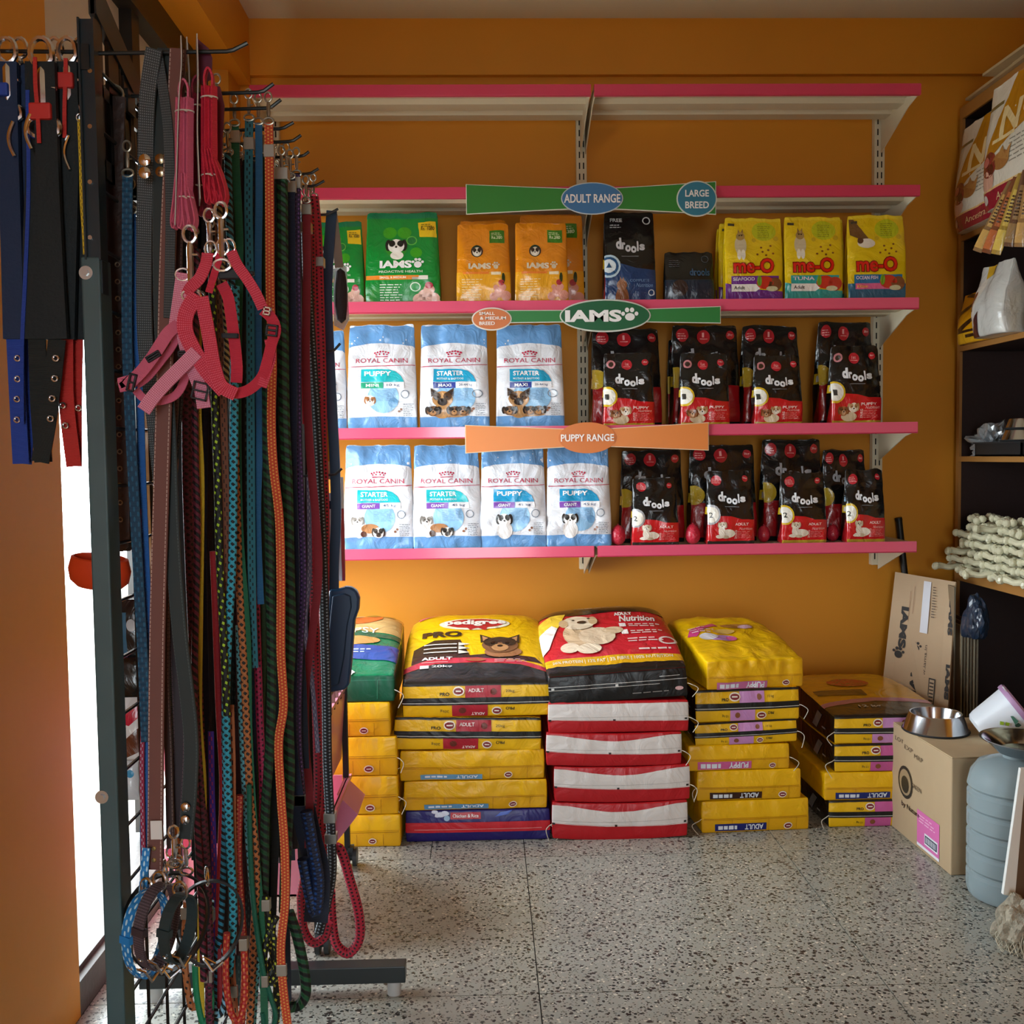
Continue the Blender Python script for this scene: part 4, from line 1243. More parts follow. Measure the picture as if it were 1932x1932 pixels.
pL = P(152, 505, YN).x; pR = P(188, 505, YN).x
m = MB(); m.box(pL, YN, 0.05, pR, YN + .05, P(170, 484, YN).z); rkid(m.build('post', mat('#40585c', rough=.36, coat=.3, var=.08, vscale=14), bevel=.003))
zt = P(170, 32, YN).z; zb = P(170, 490, YN).z
xa = P(158, 250, YN + .01).x; xb = P(186, 250, YN + .01).x
m = MB()
m.box(xa, YN + .006, zb - .05, xb, YN + .03, zt)
for e in (xa - .001, xb - .002): m.box(e, YN - .001, zb, e + .003, YN + .03, zt)
rkid(m.build('slotted_channel', mat('#16262e', rough=.35, coat=.3)))
for k in range(4):
    m = MB(); m.disc((P(168, 132 + 105 * k, YN).x, YN + .006, P(168, 132 + 105 * k, YN).z), (0, -1, 0), .0035, .003, 10); rkid(m.build('rivet', steel()))
for px, py in ((163, 515), (193, 1503)):
    c = P(px, py, YN)
    m = MB(); m.disc((c.x, YN + .001, c.z), (0, -1, 0), .0105, .004, 18); m.disc((c.x, YN - .003, c.z), (0, -1, 0), .005, .003, 6)
    rkid(m.build('bolt', mat('#c9ced0', rough=.25, metal=.9), smooth=False))
m = MB(); m.box(XG - .04, 2.505, .078, XG - .008, 2.54, 2.02); rkid(m.build('post', bm_, bevel=.002))
# header plate with slots
z0, z1, ya, yb = 1.80, 2.075, YN + .05, YN + .36
m = MB()
for (y0_, y1_, q0, q1) in ((ya, ya + .03, z0, z1), (ya + .055, ya + .10, z0, z1 - .02), (ya + .125, ya + .17, z0, z1 - .05), (ya + .20, yb, z0, z1 - .10), (ya, yb, z0, z0 + .03), (ya, yb, z0 + .125, z0 + .145)):
    m.box(XG - .003, y0_, q0, XG + .003, y1_, q1)
m.prism([(ya, z1 - .03), (ya, z1 + .03), (yb, z1 - .11), (yb, z1 - .15)], 'x', XG - .006, XG + .006)
rkid(m.build('header_plate', bm_))
# grid wires: every wire is a part
vy = [YN + .06 + .1 * k for k in range(11)]
mesh_v = None
for y in vy:
    m = MB(); m.tube([(XG, y, .08), (XG, y, 2.0)], .0032, n=6); rkid(m.build('vertical_wire', bm_))
for k in range(21):
    z = .10 + .093 * k
    m = MB(); m.tube([(XG + .005, YN + .03, z), (XG + .005, YFP + .01, z)], .0032, n=6); rkid(m.build('cross_wire', bm_))
# floor bars
for y, lab in ((2.50, 0), (YN, 1)):
    xl, xr = P(262, 1862, 2.50).x, P(765, 1862, 2.50).x
    m = MB(); m.box(xl, y, .036, xr, y + .045, .078); rkid(m.build('floor_bar', mat('#20282a', rough=.4, coat=.2), bevel=.002))
    for xx in (xl + .035, xr - .03):
        m = MB(); m.tube([(xx, y + .02, .0), (xx, y + .02, .037)], .017, n=16); rkid(m.build('levelling_foot', mat('#b9bcbb', rough=.5), smooth=True))


PRONGS = [(1.62, (205, 101), (435, 97), (467, 81)), (1.79, (267, 182), (493, 174), (516, 158)), (1.89, (302, 211), (508, 204), (530, 188)),
          (2.01, (338, 250), (532, 243), (554, 231)), (2.09, (360, 276), (550, 267), (568, 255)), (2.20, (388, 303), (570, 295), (583, 286)),
          (2.33, (418, 334), (584, 328), (601, 318)), (2.44, (440, 358), (594, 351), (612, 341)), (2.66, (486, 409), (618, 405), (638, 394)),
          (2.64, (520, 668), (628, 662), (642, 648)), (2.64, (520, 902), (630, 896), (645, 884))]
for Y, a, b, c in PRONGS:
    pts = [P(a[0], a[1], Y), P(b[0], b[1], Y), P(c[0], c[1], Y)]; pts[0].x = XG
    path = [pts[0], pts[0].lerp(pts[1], .5), pts[1] - Vector((.006, 0, 0)), pts[1] + Vector((.004, 0, .002)), pts[2]]
    m = MB(); m.tube(path, .0033, n=8); rkid(m.build('prong', bm_, smooth=True))
    m = MB(); m.box(XG - .004, Y - .018, pts[0].z - .03, XG + .01, Y + .018, pts[0].z + .008); rkid(m.build('prong_clip', bm_))
q = [P(-60, 96, 1.64), P(165, 98, 1.64)]
m = MB(); m.tube(q, .0033, n=8); rkid(m.build('prong', bm_, smooth=True))


# ------------------------------------------------------------------ strap and rope materials
def pattern(kind, ca, cb='#000000', freq=60.0, rough=.6):
    key = ('pat', kind, ca, cb, freq)
    if key in MATS: return MATS[key]
    m = bpy.data.materials.new('webbing'); m.use_nodes = True
    n = m.node_tree.nodes; l = m.node_tree.links; b = n['Principled BSDF']
    b.inputs['Roughness'].default_value = rough
    uv = n.new('ShaderNodeUVMap'); sp = n.new('ShaderNodeSeparateXYZ'); l.new(uv.outputs['UV'], sp.inputs['Vector'])
    def mt(op, a, b_=None, c_=None):
        k = n.new('ShaderNodeMath'); k.operation = op
        for i, x in enumerate((a, b_, c_)):
            if x is None: continue
            if isinstance(x, (int, float)): k.inputs[i].default_value = x
            else: l.new(x, k.inputs[i])
        return k.outputs[0]
    U, V = sp.outputs['X'], sp.outputs['Y']
    v = mt('MULTIPLY', V, freq)
    if kind == 'twist':
        t = mt('FRACT', mt('ADD', v, mt('MULTIPLY', U, 2.0))); fac = mt('GREATER_THAN', t, .5); h = mt('SINE', mt('MULTIPLY', mt('ADD', v, mt('MULTIPLY', U, 2.0)), 4 * PI))
    elif kind == 'braid':
        p1 = mt('FRACT', mt('ADD', v, mt('MULTIPLY', U, 3.0))); p2 = mt('FRACT', mt('SUBTRACT', v, mt('MULTIPLY', U, 3.0)))
        fac = mt('MULTIPLY', mt('GREATER_THAN', p1, .5), mt('GREATER_THAN', p2, .38)); h = mt('MULTIPLY', mt('SINE', mt('MULTIPLY', p1, 2 * PI)), mt('SINE', mt('MULTIPLY', p2, 2 * PI)))
    elif kind == 'fleck':
        p1 = mt('FRACT', mt('ADD', v, mt('MULTIPLY', U, 2.0))); p2 = mt('FRACT', mt('ADD', mt('MULTIPLY', v, .37), mt('MULTIPLY', U, -3.0)))
        fac = mt('MULTIPLY', mt('GREATER_THAN', p1, .6), mt('GREATER_THAN', p2, .62)); h = mt('SINE', mt('MULTIPLY', p1, 2 * PI))
    elif kind == 'dots':
        a_ = mt('SUBTRACT', mt('FRACT', mt('MULTIPLY', U, 6.0)), .5); r_ = mt('FLOOR', mt('MULTIPLY', U, 6.0))
        b2 = mt('SUBTRACT', mt('FRACT', mt('ADD', v, mt('MULTIPLY', r_, .5))), .5)
        d = mt('ADD', mt('MULTIPLY', a_, a_), mt('MULTIPLY', b2, b2)); fac = mt('LESS_THAN', d, .07); h = mt('SINE', mt('MULTIPLY', v, 12.0))
    elif kind == 'ticks':
        f = mt('FRACT', mt('MULTIPLY', U, 2.0)); w = mt('FRACT', v)
        side = mt('ABSOLUTE', mt('SUBTRACT', f, .46))
        fac = mt('MULTIPLY', mt('MULTIPLY', mt('GREATER_THAN', side, .07), mt('LESS_THAN', side, .2)), mt('GREATER_THAN', mt('FRACT', mt('ADD', v, mt('MULTIPLY', mt('GREATER_THAN', f, .46), .5))), .6)); h = mt('SINE', mt('MULTIPLY', V, 5200.0))
    elif kind == 'grid':
        f1 = mt('FRACT', mt('MULTIPLY', U, 18.0)); f2 = mt('FRACT', v)
        fac = mt('MULTIPLY', mt('GREATER_THAN', f1, .45), mt('GREATER_THAN', f2, .45)); h = mt('MULTIPLY', mt('SINE', mt('MULTIPLY', U, 18 * 2 * PI)), mt('SINE', mt('MULTIPLY', v, 2 * PI)))
    elif kind == 'stitch':          # leather with a light seam along both edges
        f = mt('FRACT', mt('MULTIPLY', U, 2.0)); side = mt('ABSOLUTE', mt('SUBTRACT', f, .46))
        fac = mt('MULTIPLY', mt('MULTIPLY', mt('GREATER_THAN', side, .33), mt('LESS_THAN', side, .38)), mt('GREATER_THAN', mt('FRACT', v), .25)); h = fac
    else:
        fac = mt('GREATER_THAN', mt('FRACT', v), .5); h = mt('SINE', mt('MULTIPLY', V, 3500.0))
        if kind == 'plain': fac = mt('MULTIPLY', fac, .0)
    mx = n.new('ShaderNodeMix'); mx.data_type = 'RGBA'; l.new(fac, mx.inputs['Factor'])
    mx.inputs['A'].default_value = (*hexc(ca), 1); mx.inputs['B'].default_value = (*hexc(cb), 1)
    l.new(mx.outputs['Result'], b.inputs['Base Color'])
    bp = n.new('ShaderNodeBump'); bp.inputs['Strength'].default_value = .35; bp.inputs['Distance'].default_value = .0015
    l.new(h, bp.inputs['Height']); l.new(bp.outputs['Normal'], b.inputs['Normal'])
    MATS[key] = m
    return m


def ring_pts(c, r1, r2, ax1, ax2, n=16):
    c = Vector(c); a1 = Vector(ax1); a2 = Vector(ax2)
    return [c + a1 * (r1 * math.cos(2 * PI * k / n)) + a2 * (r2 * math.sin(2 * PI * k / n)) for k in range(n)]


def snap_hook(root, top, s=1.0, up_=True, material=None, name='snap_hook', long=1.0):
    """bolt snap: a loop, a barrel with thumb stud and a swivel eye below; top = point the loop hangs from"""
    d = -1 if up_ else 1
    t = Vector(top)
    m = MB()
    r = .0085 * s
    m.tube(ring_pts(t + Vector((0, 0, d * (r - .002))), r * .75, r, (1, 0, 0), (0, 0, 1), 14), .0018 * s, n=6, closed=True)
    b0 = t + Vector((0, 0, d * (2 * r - .002))); b1 = b0 + Vector((0, 0, d * .026 * s * long))
    m.tube([b0, b0 + Vector((0, 0, d * .004 * s)), b1 - Vector((0, 0, d * .004 * s)), b1], .0034 * s, n=8, scale=[.6, 1, 1, .7])
    m.tube([b0 + Vector((.003 * s, -.001, d * .012 * s)), b0 + Vector((.008 * s, -.002, d * .012 * s))], .0014 * s, n=6)
    e = b1 + Vector((0, 0, d * .008 * s))
    m.tube(ring_pts(e, .009 * s, .006 * s, (1, 0, 0), (0, 0, 1), 14), .0019 * s, n=6, closed=True)
    m.build(name, material or chrome(), root, smooth=True)
    return e + Vector((0, 0, d * .004 * s))


def rel(root, pts): return [Vector(p) - root.location for p in pts]


LEASHES = 'leashes hanging on the black grid rack'
brass = mat('#b99a62', rough=.3, metal=.9)
dull = mat('#a29a8a', rough=.35, metal=.85)


def leash(label, kind, ca, cb, wpx, Y, pts, snap='top', freq=60, ferr=None, group=LEASHES, handle=None, name='dog_leash', thick=.0022, end=None, dyy=0.0):
    """pts are photograph pixels along the strap at depth Y; kind 'r:...' rope or 'f:...' flat"""
    shape, pat = kind.split(':')
    w = wpx / SC(Y)
    world_pts = [P(x, y, Y + dyy * i / max(1, len(pts) - 1)) for i, (x, y) in enumerate(pts)]
    root = empty(name, world_pts[0], label, 'leash', group)
    path = smooth_path(rel(root, world_pts), 6)
    mt_ = pattern(pat, ca, cb, freq)
    m = MB()
    if shape == 'r': m.tube(path, w / 2, n=8)
    else: m.ribbon(path, w, thick)
    m.build('strap' if shape == 'f' else 'rope', mt_, root, smooth=(shape == 'r'))
    if snap in ('top', 'both'):
        snap_hook(root, Vector((0, 0, .052)), 1.0, material=dull)
    if snap in ('bottom', 'both'):
        e = path[-1]; snap_hook(root, e, 1.1, True)
    if ferr:
        for fy in ferr:
            k = min(range(len(path)), key=lambda i: abs(path[i].z + root.location.z - P(pts[0][0], fy, Y).z))
            c = path[k]
            mm = MB(); mm.box(c.x - w * .62, c.y - max(w * .62 if shape == 'r' else .004, .004), c.z - .011, c.x + w * .62, c.y + max(w * .62 if shape == 'r' else .004, .004), c.z + .011)
            mm.build('ferrule', mat('#b7b2a6', rough=.3, metal=.8), root, bevel=.001)
    if handle:
        hp = [P(x, y, Y + .02) for x, y in handle]
        mm = MB(); pth = smooth_path(rel(root, hp), 7)
        if shape == 'r': mm.tube(pth, w / 2, n=8)
        else: mm.ribbon(pth, w, thick)
        mm.build('hand_loop', mt_, root, smooth=(shape == 'r'))
    return root


# ---- first prong: leather leashes with studs
def stud(root, px, py, Y, r=.009, material=None):
    c = P(px, py, Y) - root.location
    m = MB(); m.lathe([(.0002, -.003), (r * .6, -.0028), (r, -.001), (r, .0)], n=14)
    o = m.build('stud', material or mat('#e6e8ea', rough=.1, metal=1), root, smooth=True)
    o.location = c; o.rotation_euler = (-PI / 2 + PI, 0, 0); o.rotation_euler = (PI / 2 * -1, 0, 0)
    o.rotation_euler = (math.radians(-90), 0, 0)
    return o


r_ = leash('grey houndstooth-textured leash with two chrome studs, nearest strap on the first prong', 'f:grid', '#2f3436', '#6c7072', 29, 1.60,
           [(291, 92), (278, 190), (275, 330), (272, 470), (274, 640), (290, 780), (310, 980), (326, 1200), (334, 1400), (330, 1560)], None, 260, thick=.004, dyy=.14)
for y in (302, 326): stud(r_, 273, y, 1.595)
mm = MB(); mm.ribbon(smooth_path(rel(r_, [P(x, y, 1.61) for x, y in ((296, 95), (308, 170), (318, 260), (322, 420), (318, 600))]), 6), .015, .003)
mm.build('strap_end', pattern('grid', '#2f3436', '#5d6163', 260), r_)
snap_hook(r_, P(327, 1560, 1.60) - r_.location, 1.2, True)
r_ = leash('black smooth leather leash ending in a riveted tab and chrome snap hook', 'f:stitch', '#15201f', '#3b4443', 27, 1.63,
           [(312, 92), (308, 200), (303, 350), (305, 600), (318, 800), (325, 1000), (338, 1180), (352, 1300), (361, 1400), (358, 1500), (350, 1582)], 'bottom', 180, thick=.005)
for x, y in ((302, 300), (303, 324)): stud(r_, x, y, 1.622, .008, mat('#a89a80', rough=.25, metal=1))
for x, y in ((350, 1523), (349, 1547)): stud(r_, x, y, 1.622, .0075)
r_ = leash('brown leather leash with light stitched edges and chrome studs', 'f:stitch', '#6a3c32', '#b09486', 29, 1.615,
           [(336, 92), (331, 200), (323, 330), (316, 500), (311, 700), (305, 900), (298, 1150), (295, 1350), (294, 1500), (292, 1640)], None, 150, thick=.004)
for x, y in ((318, 294), (317, 318), (326, 174)): stud(r_, x, y, 1.62, .0075)
c = P(296, 1565, 1.61) - r_.location
m = MB(); m.box(c.x - .009, c.y - .003, c.z - .015, c.x + .009, c.y - .0015, c.z + .015); m.build('price_tag', mat('#d9d5d0', rough=.6), r_)
for y in (1600, 1622): stud(r_, 291, y, 1.615, .005, brass)
r_ = leash('slim dark brown leather leash hanging double beside the brown one', 'f:stitch', '#3b2420', '#8a6f62', 14, 1.66,
           [(342, 110), (338, 400), (332, 700), (318, 1000), (312, 1250), (318, 1420), (322, 1600)], 'bottom', 150, thick=.004)

# ---- bundled leash-and-harness sets hung on cards
pinkw = pattern('grid', '#d4708c', '#efb0c4', 330); redw = pattern('grid', '#cc2440', '#e8667c', 300); darkredw = pattern('plain', '#8e1f38', '#000000', 100)
pink_p = pattern('plain', '#d4627f', '#000000', 100); red_p = pattern('plain', '#cb2740', '#000000', 100)
card_m = mat('#5a2038', rough=.35, coat=.4); card_e = mat('#b9b2aa', rough=.6)


def bundle(label, cardpx, strap_px, Y, mt_, wpx, bottom, cat='leash', fan=(0, 0)):
    top = P(cardpx[0][0], 96, Y)
    root = empty('bundled_leash', top, label, cat, 'bundled leash and harness sets on the first prong')
    # card edge-on, hanging from the prong
    pts = [P(x, y, Y) for x, y in cardpx]
    m = MB(); m.ribbon(smooth_path(rel(root, pts), 5), .045, .0016, side=(-.30, 1, 0)); m.build('header_card', card_e, root)
    s0, s1 = strap_px
    a = P(s0[0], s0[1], Y) - root.location; b = P(s1[0], s1[1], Y) - root.location
    w = wpx / SC(Y)
    # folded webbing: several layers side by side, top loop and fanned bottom loops
    m = MB()
    for k in range(4):
        off = Vector(((k - 1.5) * w * .26, -.003 * (k % 2) - .004, 0))
        p = [a + off + Vector((0, 0, -.012)), a.lerp(b, .35) + off, a.lerp(b, .7) + off * 1.0, b + off * .8 + Vector((0, 0, .03)), b + Vector(((k - 1.5) * w * .45 + fan[0], -.01, -.004 * k))]
        m.ribbon(smooth_path(p, 5), w * .55, .003, side=(.5, .9, 0))
    m.ribbon(smooth_path([a + Vector((-w * .2, -.006, -.03)), a + Vector((-w * .3, -.006, 0)), a + Vector((0, -.006, .014)), a + Vector((w * .3, -.006, 0)), a + Vector((w * .2, -.006, -.03))], 6), w * .55, .003, side=(0, 1, 0))
    for k in range(4):
        x = (k - 1.5) * w * .42 + fan[0]
        bb = b + Vector((x, -.010, 0))
        m.ribbon(smooth_path([b + Vector(((k - 1.5) * w * .2, -.008, .075)), b + Vector((x * .7 - w * .12, -.010, .035)), bb + Vector((-w * .15, 0, .005)), bb + Vector((0, -.002, -.008)), bb + Vector((w * .18, 0, .006)), b + Vector((x * .7 + w * .10, -.006, .04)), b + Vector(((k - 1.5) * w * .2, -.004, .07))], 4), w * .5, .0022, side=(.3, 1, 0))
    m.build('folded_strap', mt_, root)
    tie = mat('#d9cfc2', rough=.5)
    for f in (.16, .80):
        c = a.lerp(b, f); mm = MB(); mm.tube(ring_pts(c + Vector((0, -.004, 0)), w * .62, .010, (1, 0, 0), (0, 1, 0), 14), .0012, n=5, closed=True); mm.tube([c + Vector((0, -.015, 0)), c + Vector((.008, -.019, -.004))], .001, n=5)
        mm.build('wire_tie', tie, root)
    return root


b1 = bundle('pink bundled leash with pink harness hanging below the first prong', [(341, 78), (342, 130), (337, 200), (333, 330), (330, 430)], ((350, 172), (349, 425)), 1.60, pink_p, 27, None, fan=(.002, 0))
b2 = bundle('dark red bundled leash behind the pink and bright red bundles', [(352, 80), (357, 160), (356, 260), (357, 400)], ((376, 165), (374, 400)), 1.66, darkredw, 30, None)
b3 = bundle('bright red bundled leash with red harness hanging below the first prong', [(371, 74), (373, 150), (372, 260), (377, 382)], ((396, 150), (397, 378)), 1.61, red_p, 24, None, fan=(.012, 0))
m = MB(); m.prism([(p.x - b3.location.x, p.z - b3.location.z) for p in (P(371, 72, 1.63), P(394, 92, 1.63), P(401, 110, 1.63), P(400, 150, 1.63), P(378, 160, 1.63))][::-1], 'y', .018, .020); m.build('header_card', card_m, b3)
m = MB(); m.prism([(p.x - b3.location.x, p.z - b3.location.z) for p in (P(380, 165, 1.67), P(416, 165, 1.67), P(424, 200, 1.67), P(416, 370, 1.67), P(384, 370, 1.67))][::-1], 'y', .055, .060); m.build('back_card', mat('#6e1a2c', rough=.5), b3)


def webbing(root, pts, wpx, Y, mt_, name='harness_strap', side=(1, 0, 0), t=.0025, dy=None, closed=False, tw=None):
    w = wpx / SC(Y)
    wp = [P(x, y, Y + (dy[i] if dy else 0)) for i, (x, y) in enumerate(pts)]
    path = smooth_path(rel(root, wp), 7, closed)
    # width direction: in the picture plane, across the run of the strap
    sides = []
    for i in range(len(path)):
        T = (path[min(i + 1, len(path) - 1)] - path[max(i - 1, 0)]).normalized()
        S = T.cross(Vector((0, 1, 0)))
        if S.length < .05: S = Vector((1, 0, 0))
        S.normalize()
        if tw: S = (S * math.cos(tw) + Vector((0, 1, 0)) * math.sin(tw)).normalized()
        sides.append(S)
    m = MB(); m.ribbon(path, w, t, side=sides); return m.build(name, mt_, root)


def slider(root, px, py, Y, wpx, hpx, rot, material=None, name='buckle'):
    c = P(px, py, Y) - root.location; s = SC(Y)
    w, h = wpx / s / 2, hpx / s / 2
    m = MB(); t = .0028
    for x0, x1, z0, z1 in ((-w, w, h - t, h), (-w, w, -h, -h + t), (-w, -w + t, -h, h), (w - t, w, -h, h), (-w, w, -t / 2, t / 2)):
        m.box(x0, -.003, z0, x1, .003, z1)
    o = m.build(name, material or mat('#17151c', rough=.4), root, bevel=.0008)
    o.location = c + Vector((0, -.004, 0)); o.rotation_euler = (0, math.radians(rot), 0)
    return o


Y = 1.57
hp = empty('pink_harness', P(345, 430, Y), 'pink woven dog harness with black sliders, hanging from the pink bundle', 'harness', 'dog harnesses on the first prong')
ee = snap_hook(hp, P(357, 428, Y) - hp.location, 1.5, True, long=1.7)
m = MB(); m.tube(ring_pts(P(345, 518, Y) - hp.location, .011, .009, (1, 0, 0), (0, 0, 1), 16), .0018, n=6, closed=True); m.build('d_ring', chrome(), hp, smooth=True)
webbing(hp, [(345, 515), (341, 545), (336, 580), (330, 622)], 24, Y, pinkw, dy=[0, 0, 0, 0])
webbing(hp, [(338, 612), (318, 628), (302, 652), (288, 674), (268, 700), (250, 718), (240, 730)], 23, Y, pink_p, dy=[0, -.01, -.012, -.012, -.012, -.01, -.004])
webbing(hp, [(338, 618), (328, 650), (305, 682), (280, 712), (258, 728)], 12, Y + .012, pink_p)
webbing(hp, [(240, 728), (233, 716), (238, 738)], 22, Y, pink_p)
webbing(hp, [(371, 664), (345, 690), (315, 720), (290, 748), (271, 775)], 26, Y - .012, pinkw)
webbing(hp, [(256, 735), (272, 752), (298, 757), (328, 748), (345, 725), (352, 690), (350, 655), (342, 625)], 15, Y + .02, pink_p)
webbing(hp, [(344, 618), (350, 648), (358, 680), (370, 712), (380, 740), (385, 770)], 25, Y + .005, pinkw)
slider(hp, 291, 673, Y - .012, 28, 12, -30); slider(hp, 250, 722, Y - .012, 14, 34, 15); slider(hp, 379, 738, Y, 30, 34, 14); slider(hp, 346, 668, Y, 18, 12, 0)
hr = empty('red_harness', P(418, 390, Y), 'red woven dog harness with black side clips, hanging from the red bundle', 'harness', 'dog harnesses on the first prong')
snap_hook(hr, P(416, 384, Y) - hr.location, 1.4, True, long=1.6); snap_hook(hr, P(394, 396, Y + .02) - hr.location, 1.2, True, long=1.5)
m = MB()
for x, y in ((398, 470), (420, 466), (432, 466)): m.tube(ring_pts(P(x, y, Y) - hr.location, .009, .012, (1, 0, 0), (0, 0, 1), 14), .0017, n=6, closed=True)
m.build('d_ring', chrome(), hr, smooth=True)
webbing(hr, [(392, 478), (388, 500), (376, 526), (360, 542), (352, 556)], 21, Y, redw, dy=[0, -.006, -.01, -.006, 0])
webbing(hr, [(417, 474), (411, 496), (403, 522), (394, 552)], 13, Y, red_p)
webbing(hr, [(436, 474), (448, 500), (466, 526), (482, 552), (496, 582)], 20, Y, redw, dy=[0, -.006, -.01, -.008, 0])
webbing(hr, [(372, 556), (352, 590), (350, 625), (368, 665), (392, 702), (424, 738)], 29, Y - .01, redw)
webbing(hr, [(380, 560), (388, 600), (396, 645), (404, 690), (418, 728), (445, 744)], 25, Y - .016, redw)
webbing(hr, [(418, 535), (430, 560), (436, 595), (442, 640), (447, 690), (446, 722)], 21, Y + .02, red_p)
webbing(hr, [(496, 585), (512, 600), (520, 622), (512, 650), (505, 680), (494, 712), (470, 735), (440, 742), (415, 730), (396, 716)], 20, Y, red_p, dy=[0, 0, 0, 0, .004, .008, .01, .006, 0, 0])
webbing(hr, [(508, 640), (512, 670), (504, 700), (494, 730)], 18, Y + .008, redw)
m = MB(); c = P(440, 516, Y + .01) - hr.location; m.box(c.x - .022, c.y - .005, c.z - .009, c.x + .022, c.y + .005, c.z + .007); m.box(c.x + .018, c.y - .004, c.z - .004, c.x + .032, c.y + .004, c.z + .003); m.build('side_clip', mat('#14151a', rough=.35), hr, bevel=.002)
slider(hr, 514, 624, Y - .002, 22, 22, 8); slider(hr, 436, 634, Y + .012, 30, 9, 2); slider(hr, 505, 588, Y - .004, 14, 16, 10, chrome(), 'ring_slide')

# ---- the many leashes further along the rack
B_, DG, NV = '#0d1112', '#0d3a28', '#101c33'
L = leash
L('dark blue embossed leash, first strap right of the wide brown collar', 'f:dots', '#0f3a55', '#1c5a78', 19, 1.70, [(241, 330), (240, 480), (240, 640), (246, 800), (254, 950), (262, 1100), (270, 1250), (276, 1400)], 'top', 60)
L('bright blue nylon leash that hangs down to the paw print collar', 'f:plain', '#1f5fa8', '#000000', 15, 1.72, [(248, 400), (254, 560), (262, 700), (268, 900), (276, 1100), (281, 1300), (277, 1450), (272, 1560), (274, 1680)], 'top', 60)
L('thin red and blue woven leash beside the bright blue one', 'f:ticks', '#a32c4a', '#c9c2d4', 8, 1.71, [(262, 960), (264, 1080), (268, 1200), (271, 1310), (268, 1450), (271, 1620)], None, 90)
L('dark plum leather leash between the brown and black leather ones', 'f:stitch', '#2a1a20', '#5a4048', 22, 1.68, [(300, 130), (292, 500), (300, 800), (318, 1000), (330, 1200), (338, 1400), (330, 1560)], 'bottom', 150)
L('orange and black flecked rope leash behind the brown leather', 'r:fleck', '#b0622a', '#16110f', 11, 1.74, [(345, 300), (340, 600), (330, 900), (322, 1060), (325, 1250), (332, 1450), (336, 1620)], 'bottom', 70)
L('black leash with grey seams passing the middle of the rack', 'f:stitch', '#1d2426', '#6c7478', 17, 1.72, [(352, 420), (346, 600), (335, 780), (322, 950), (328, 1100), (340, 1250), (345, 1400)], None, 150)
L('maroon and black braided rope leash hanging to the frame bottom', 'r:braid', '#5c1f34', '#120c10', 17, 1.80, [(365, 440), (358, 560), (352, 720), (352, 900), (358, 1080), (366, 1260), (374, 1430), (388, 1620), (394, 1780), (396, 1960)], 'top', 85)
L('maroon twisted rope leash just left of the yellow strap', 'r:twist', '#6e2038', '#150d12', 13, 1.78, [(372, 470), (368, 800), (372, 1000), (368, 1200), (366, 1400), (372, 1560), (380, 1700), (384, 1850)], None, 70)
L('yellow flat leash among the maroon and black ropes', 'f:plain', '#c9a81c', '#000000', 11, 1.80, [(376, 560), (374, 760), (380, 900), (379, 1050), (377, 1200), (376, 1350), (384, 1480), (382, 1600), (378, 1760), (382, 1950)], 'top', 60)
L('black rope leash with yellow-green flecks', 'r:fleck', '#0f1512', '#a9d02a', 14, 1.82, [(398, 470), (402, 600), (405, 760), (410, 900), (413, 1030), (420, 1180), (428, 1350)], 'top', 75)
L('gold and black twisted cord leash near the red bundle', 'r:twist', '#a8935c', '#14100c', 11, 1.80, [(410, 200), (412, 300), (415, 420), (422, 540), (428, 640), (426, 720)], 'top', 90)
L('brown flat leash with dark diagonal weave behind the harness', 'f:ticks', '#7a4a34', '#1c1210', 13, 1.84, [(412, 420), (414, 560), (420, 700), (424, 850), (428, 1000), (430, 1150)], 'top', 60)
L('black and blue-green braided rope leash beside the gold cord', 'r:twist', '#2f86a4', '#0b1013', 14, 1.86, [(430, 290), (432, 400), (437, 540), (440, 700), (438, 860), (430, 1020), (428, 1180), (424, 1350), (422, 1550), (418, 1700), (408, 1830), (404, 1960)], 'top', 80)
L('teal and black checkered rope leash, thickest left of the green straps', 'r:braid', '#35a2bc', '#0a1216', 16, 1.84, [(444, 540), (442, 760), (440, 920), (438, 1060), (430, 1200), (426, 1330), (430, 1480), (434, 1600), (440, 1720), (432, 1840)], None, 75)
L('green flat leash hanging from the second prong', 'f:plain', '#14603f', '#000000', 14, 1.90, [(443, 235), (446, 330), (452, 460), (449, 640), (448, 800), (452, 1000), (466, 1200), (470, 1400), (482, 1600), (494, 1760), (500, 1950)], 'top', 60, ferr=(262,))
L('dark teal leash with black ticks hanging straight', 'f:ticks', '#2a6f7c', '#07100f', 15, 1.92, [(470, 225), (469, 400), (472, 560), (473, 760), (474, 960), (476, 1140), (480, 1260)], 'top', 70, ferr=(283,))
L('steel blue flat leash next to the orange one', 'f:plain', '#205c86', '#000000', 13, 1.94, [(488, 232), (489, 360), (487, 520), (488, 700), (490, 820), (486, 980), (492, 1140)], 'top', 60)
L('bright orange leash with dotted centre, the boldest strap of the rack', 'f:dots', '#c9431c', '#e8a24a', 16, 1.88, [(507, 232), (508, 300), (509, 420), (510, 560), (514, 680), (512, 790), (516, 880), (527, 980), (530, 1100), (530, 1230), (535, 1330), (526, 1400), (530, 1500), (537, 1600), (538, 1700), (530, 1790), (535, 1870), (546, 1960)], 'top', 160, ferr=(290, 1835))
L('thick black and green striped rope leash right of the orange strap', 'r:twist', '#17502e', '#0b120f', 21, 1.98, [(532, 330), (533, 460), (534, 620), (536, 780), (542, 920), (545, 1060), (548, 1200), (543, 1330), (546, 1460), (540, 1600), (536, 1720)], 'top', 55, ferr=(300,), handle=[(545, 1720), (560, 1765), (572, 1820), (577, 1870), (566, 1895), (548, 1900)])
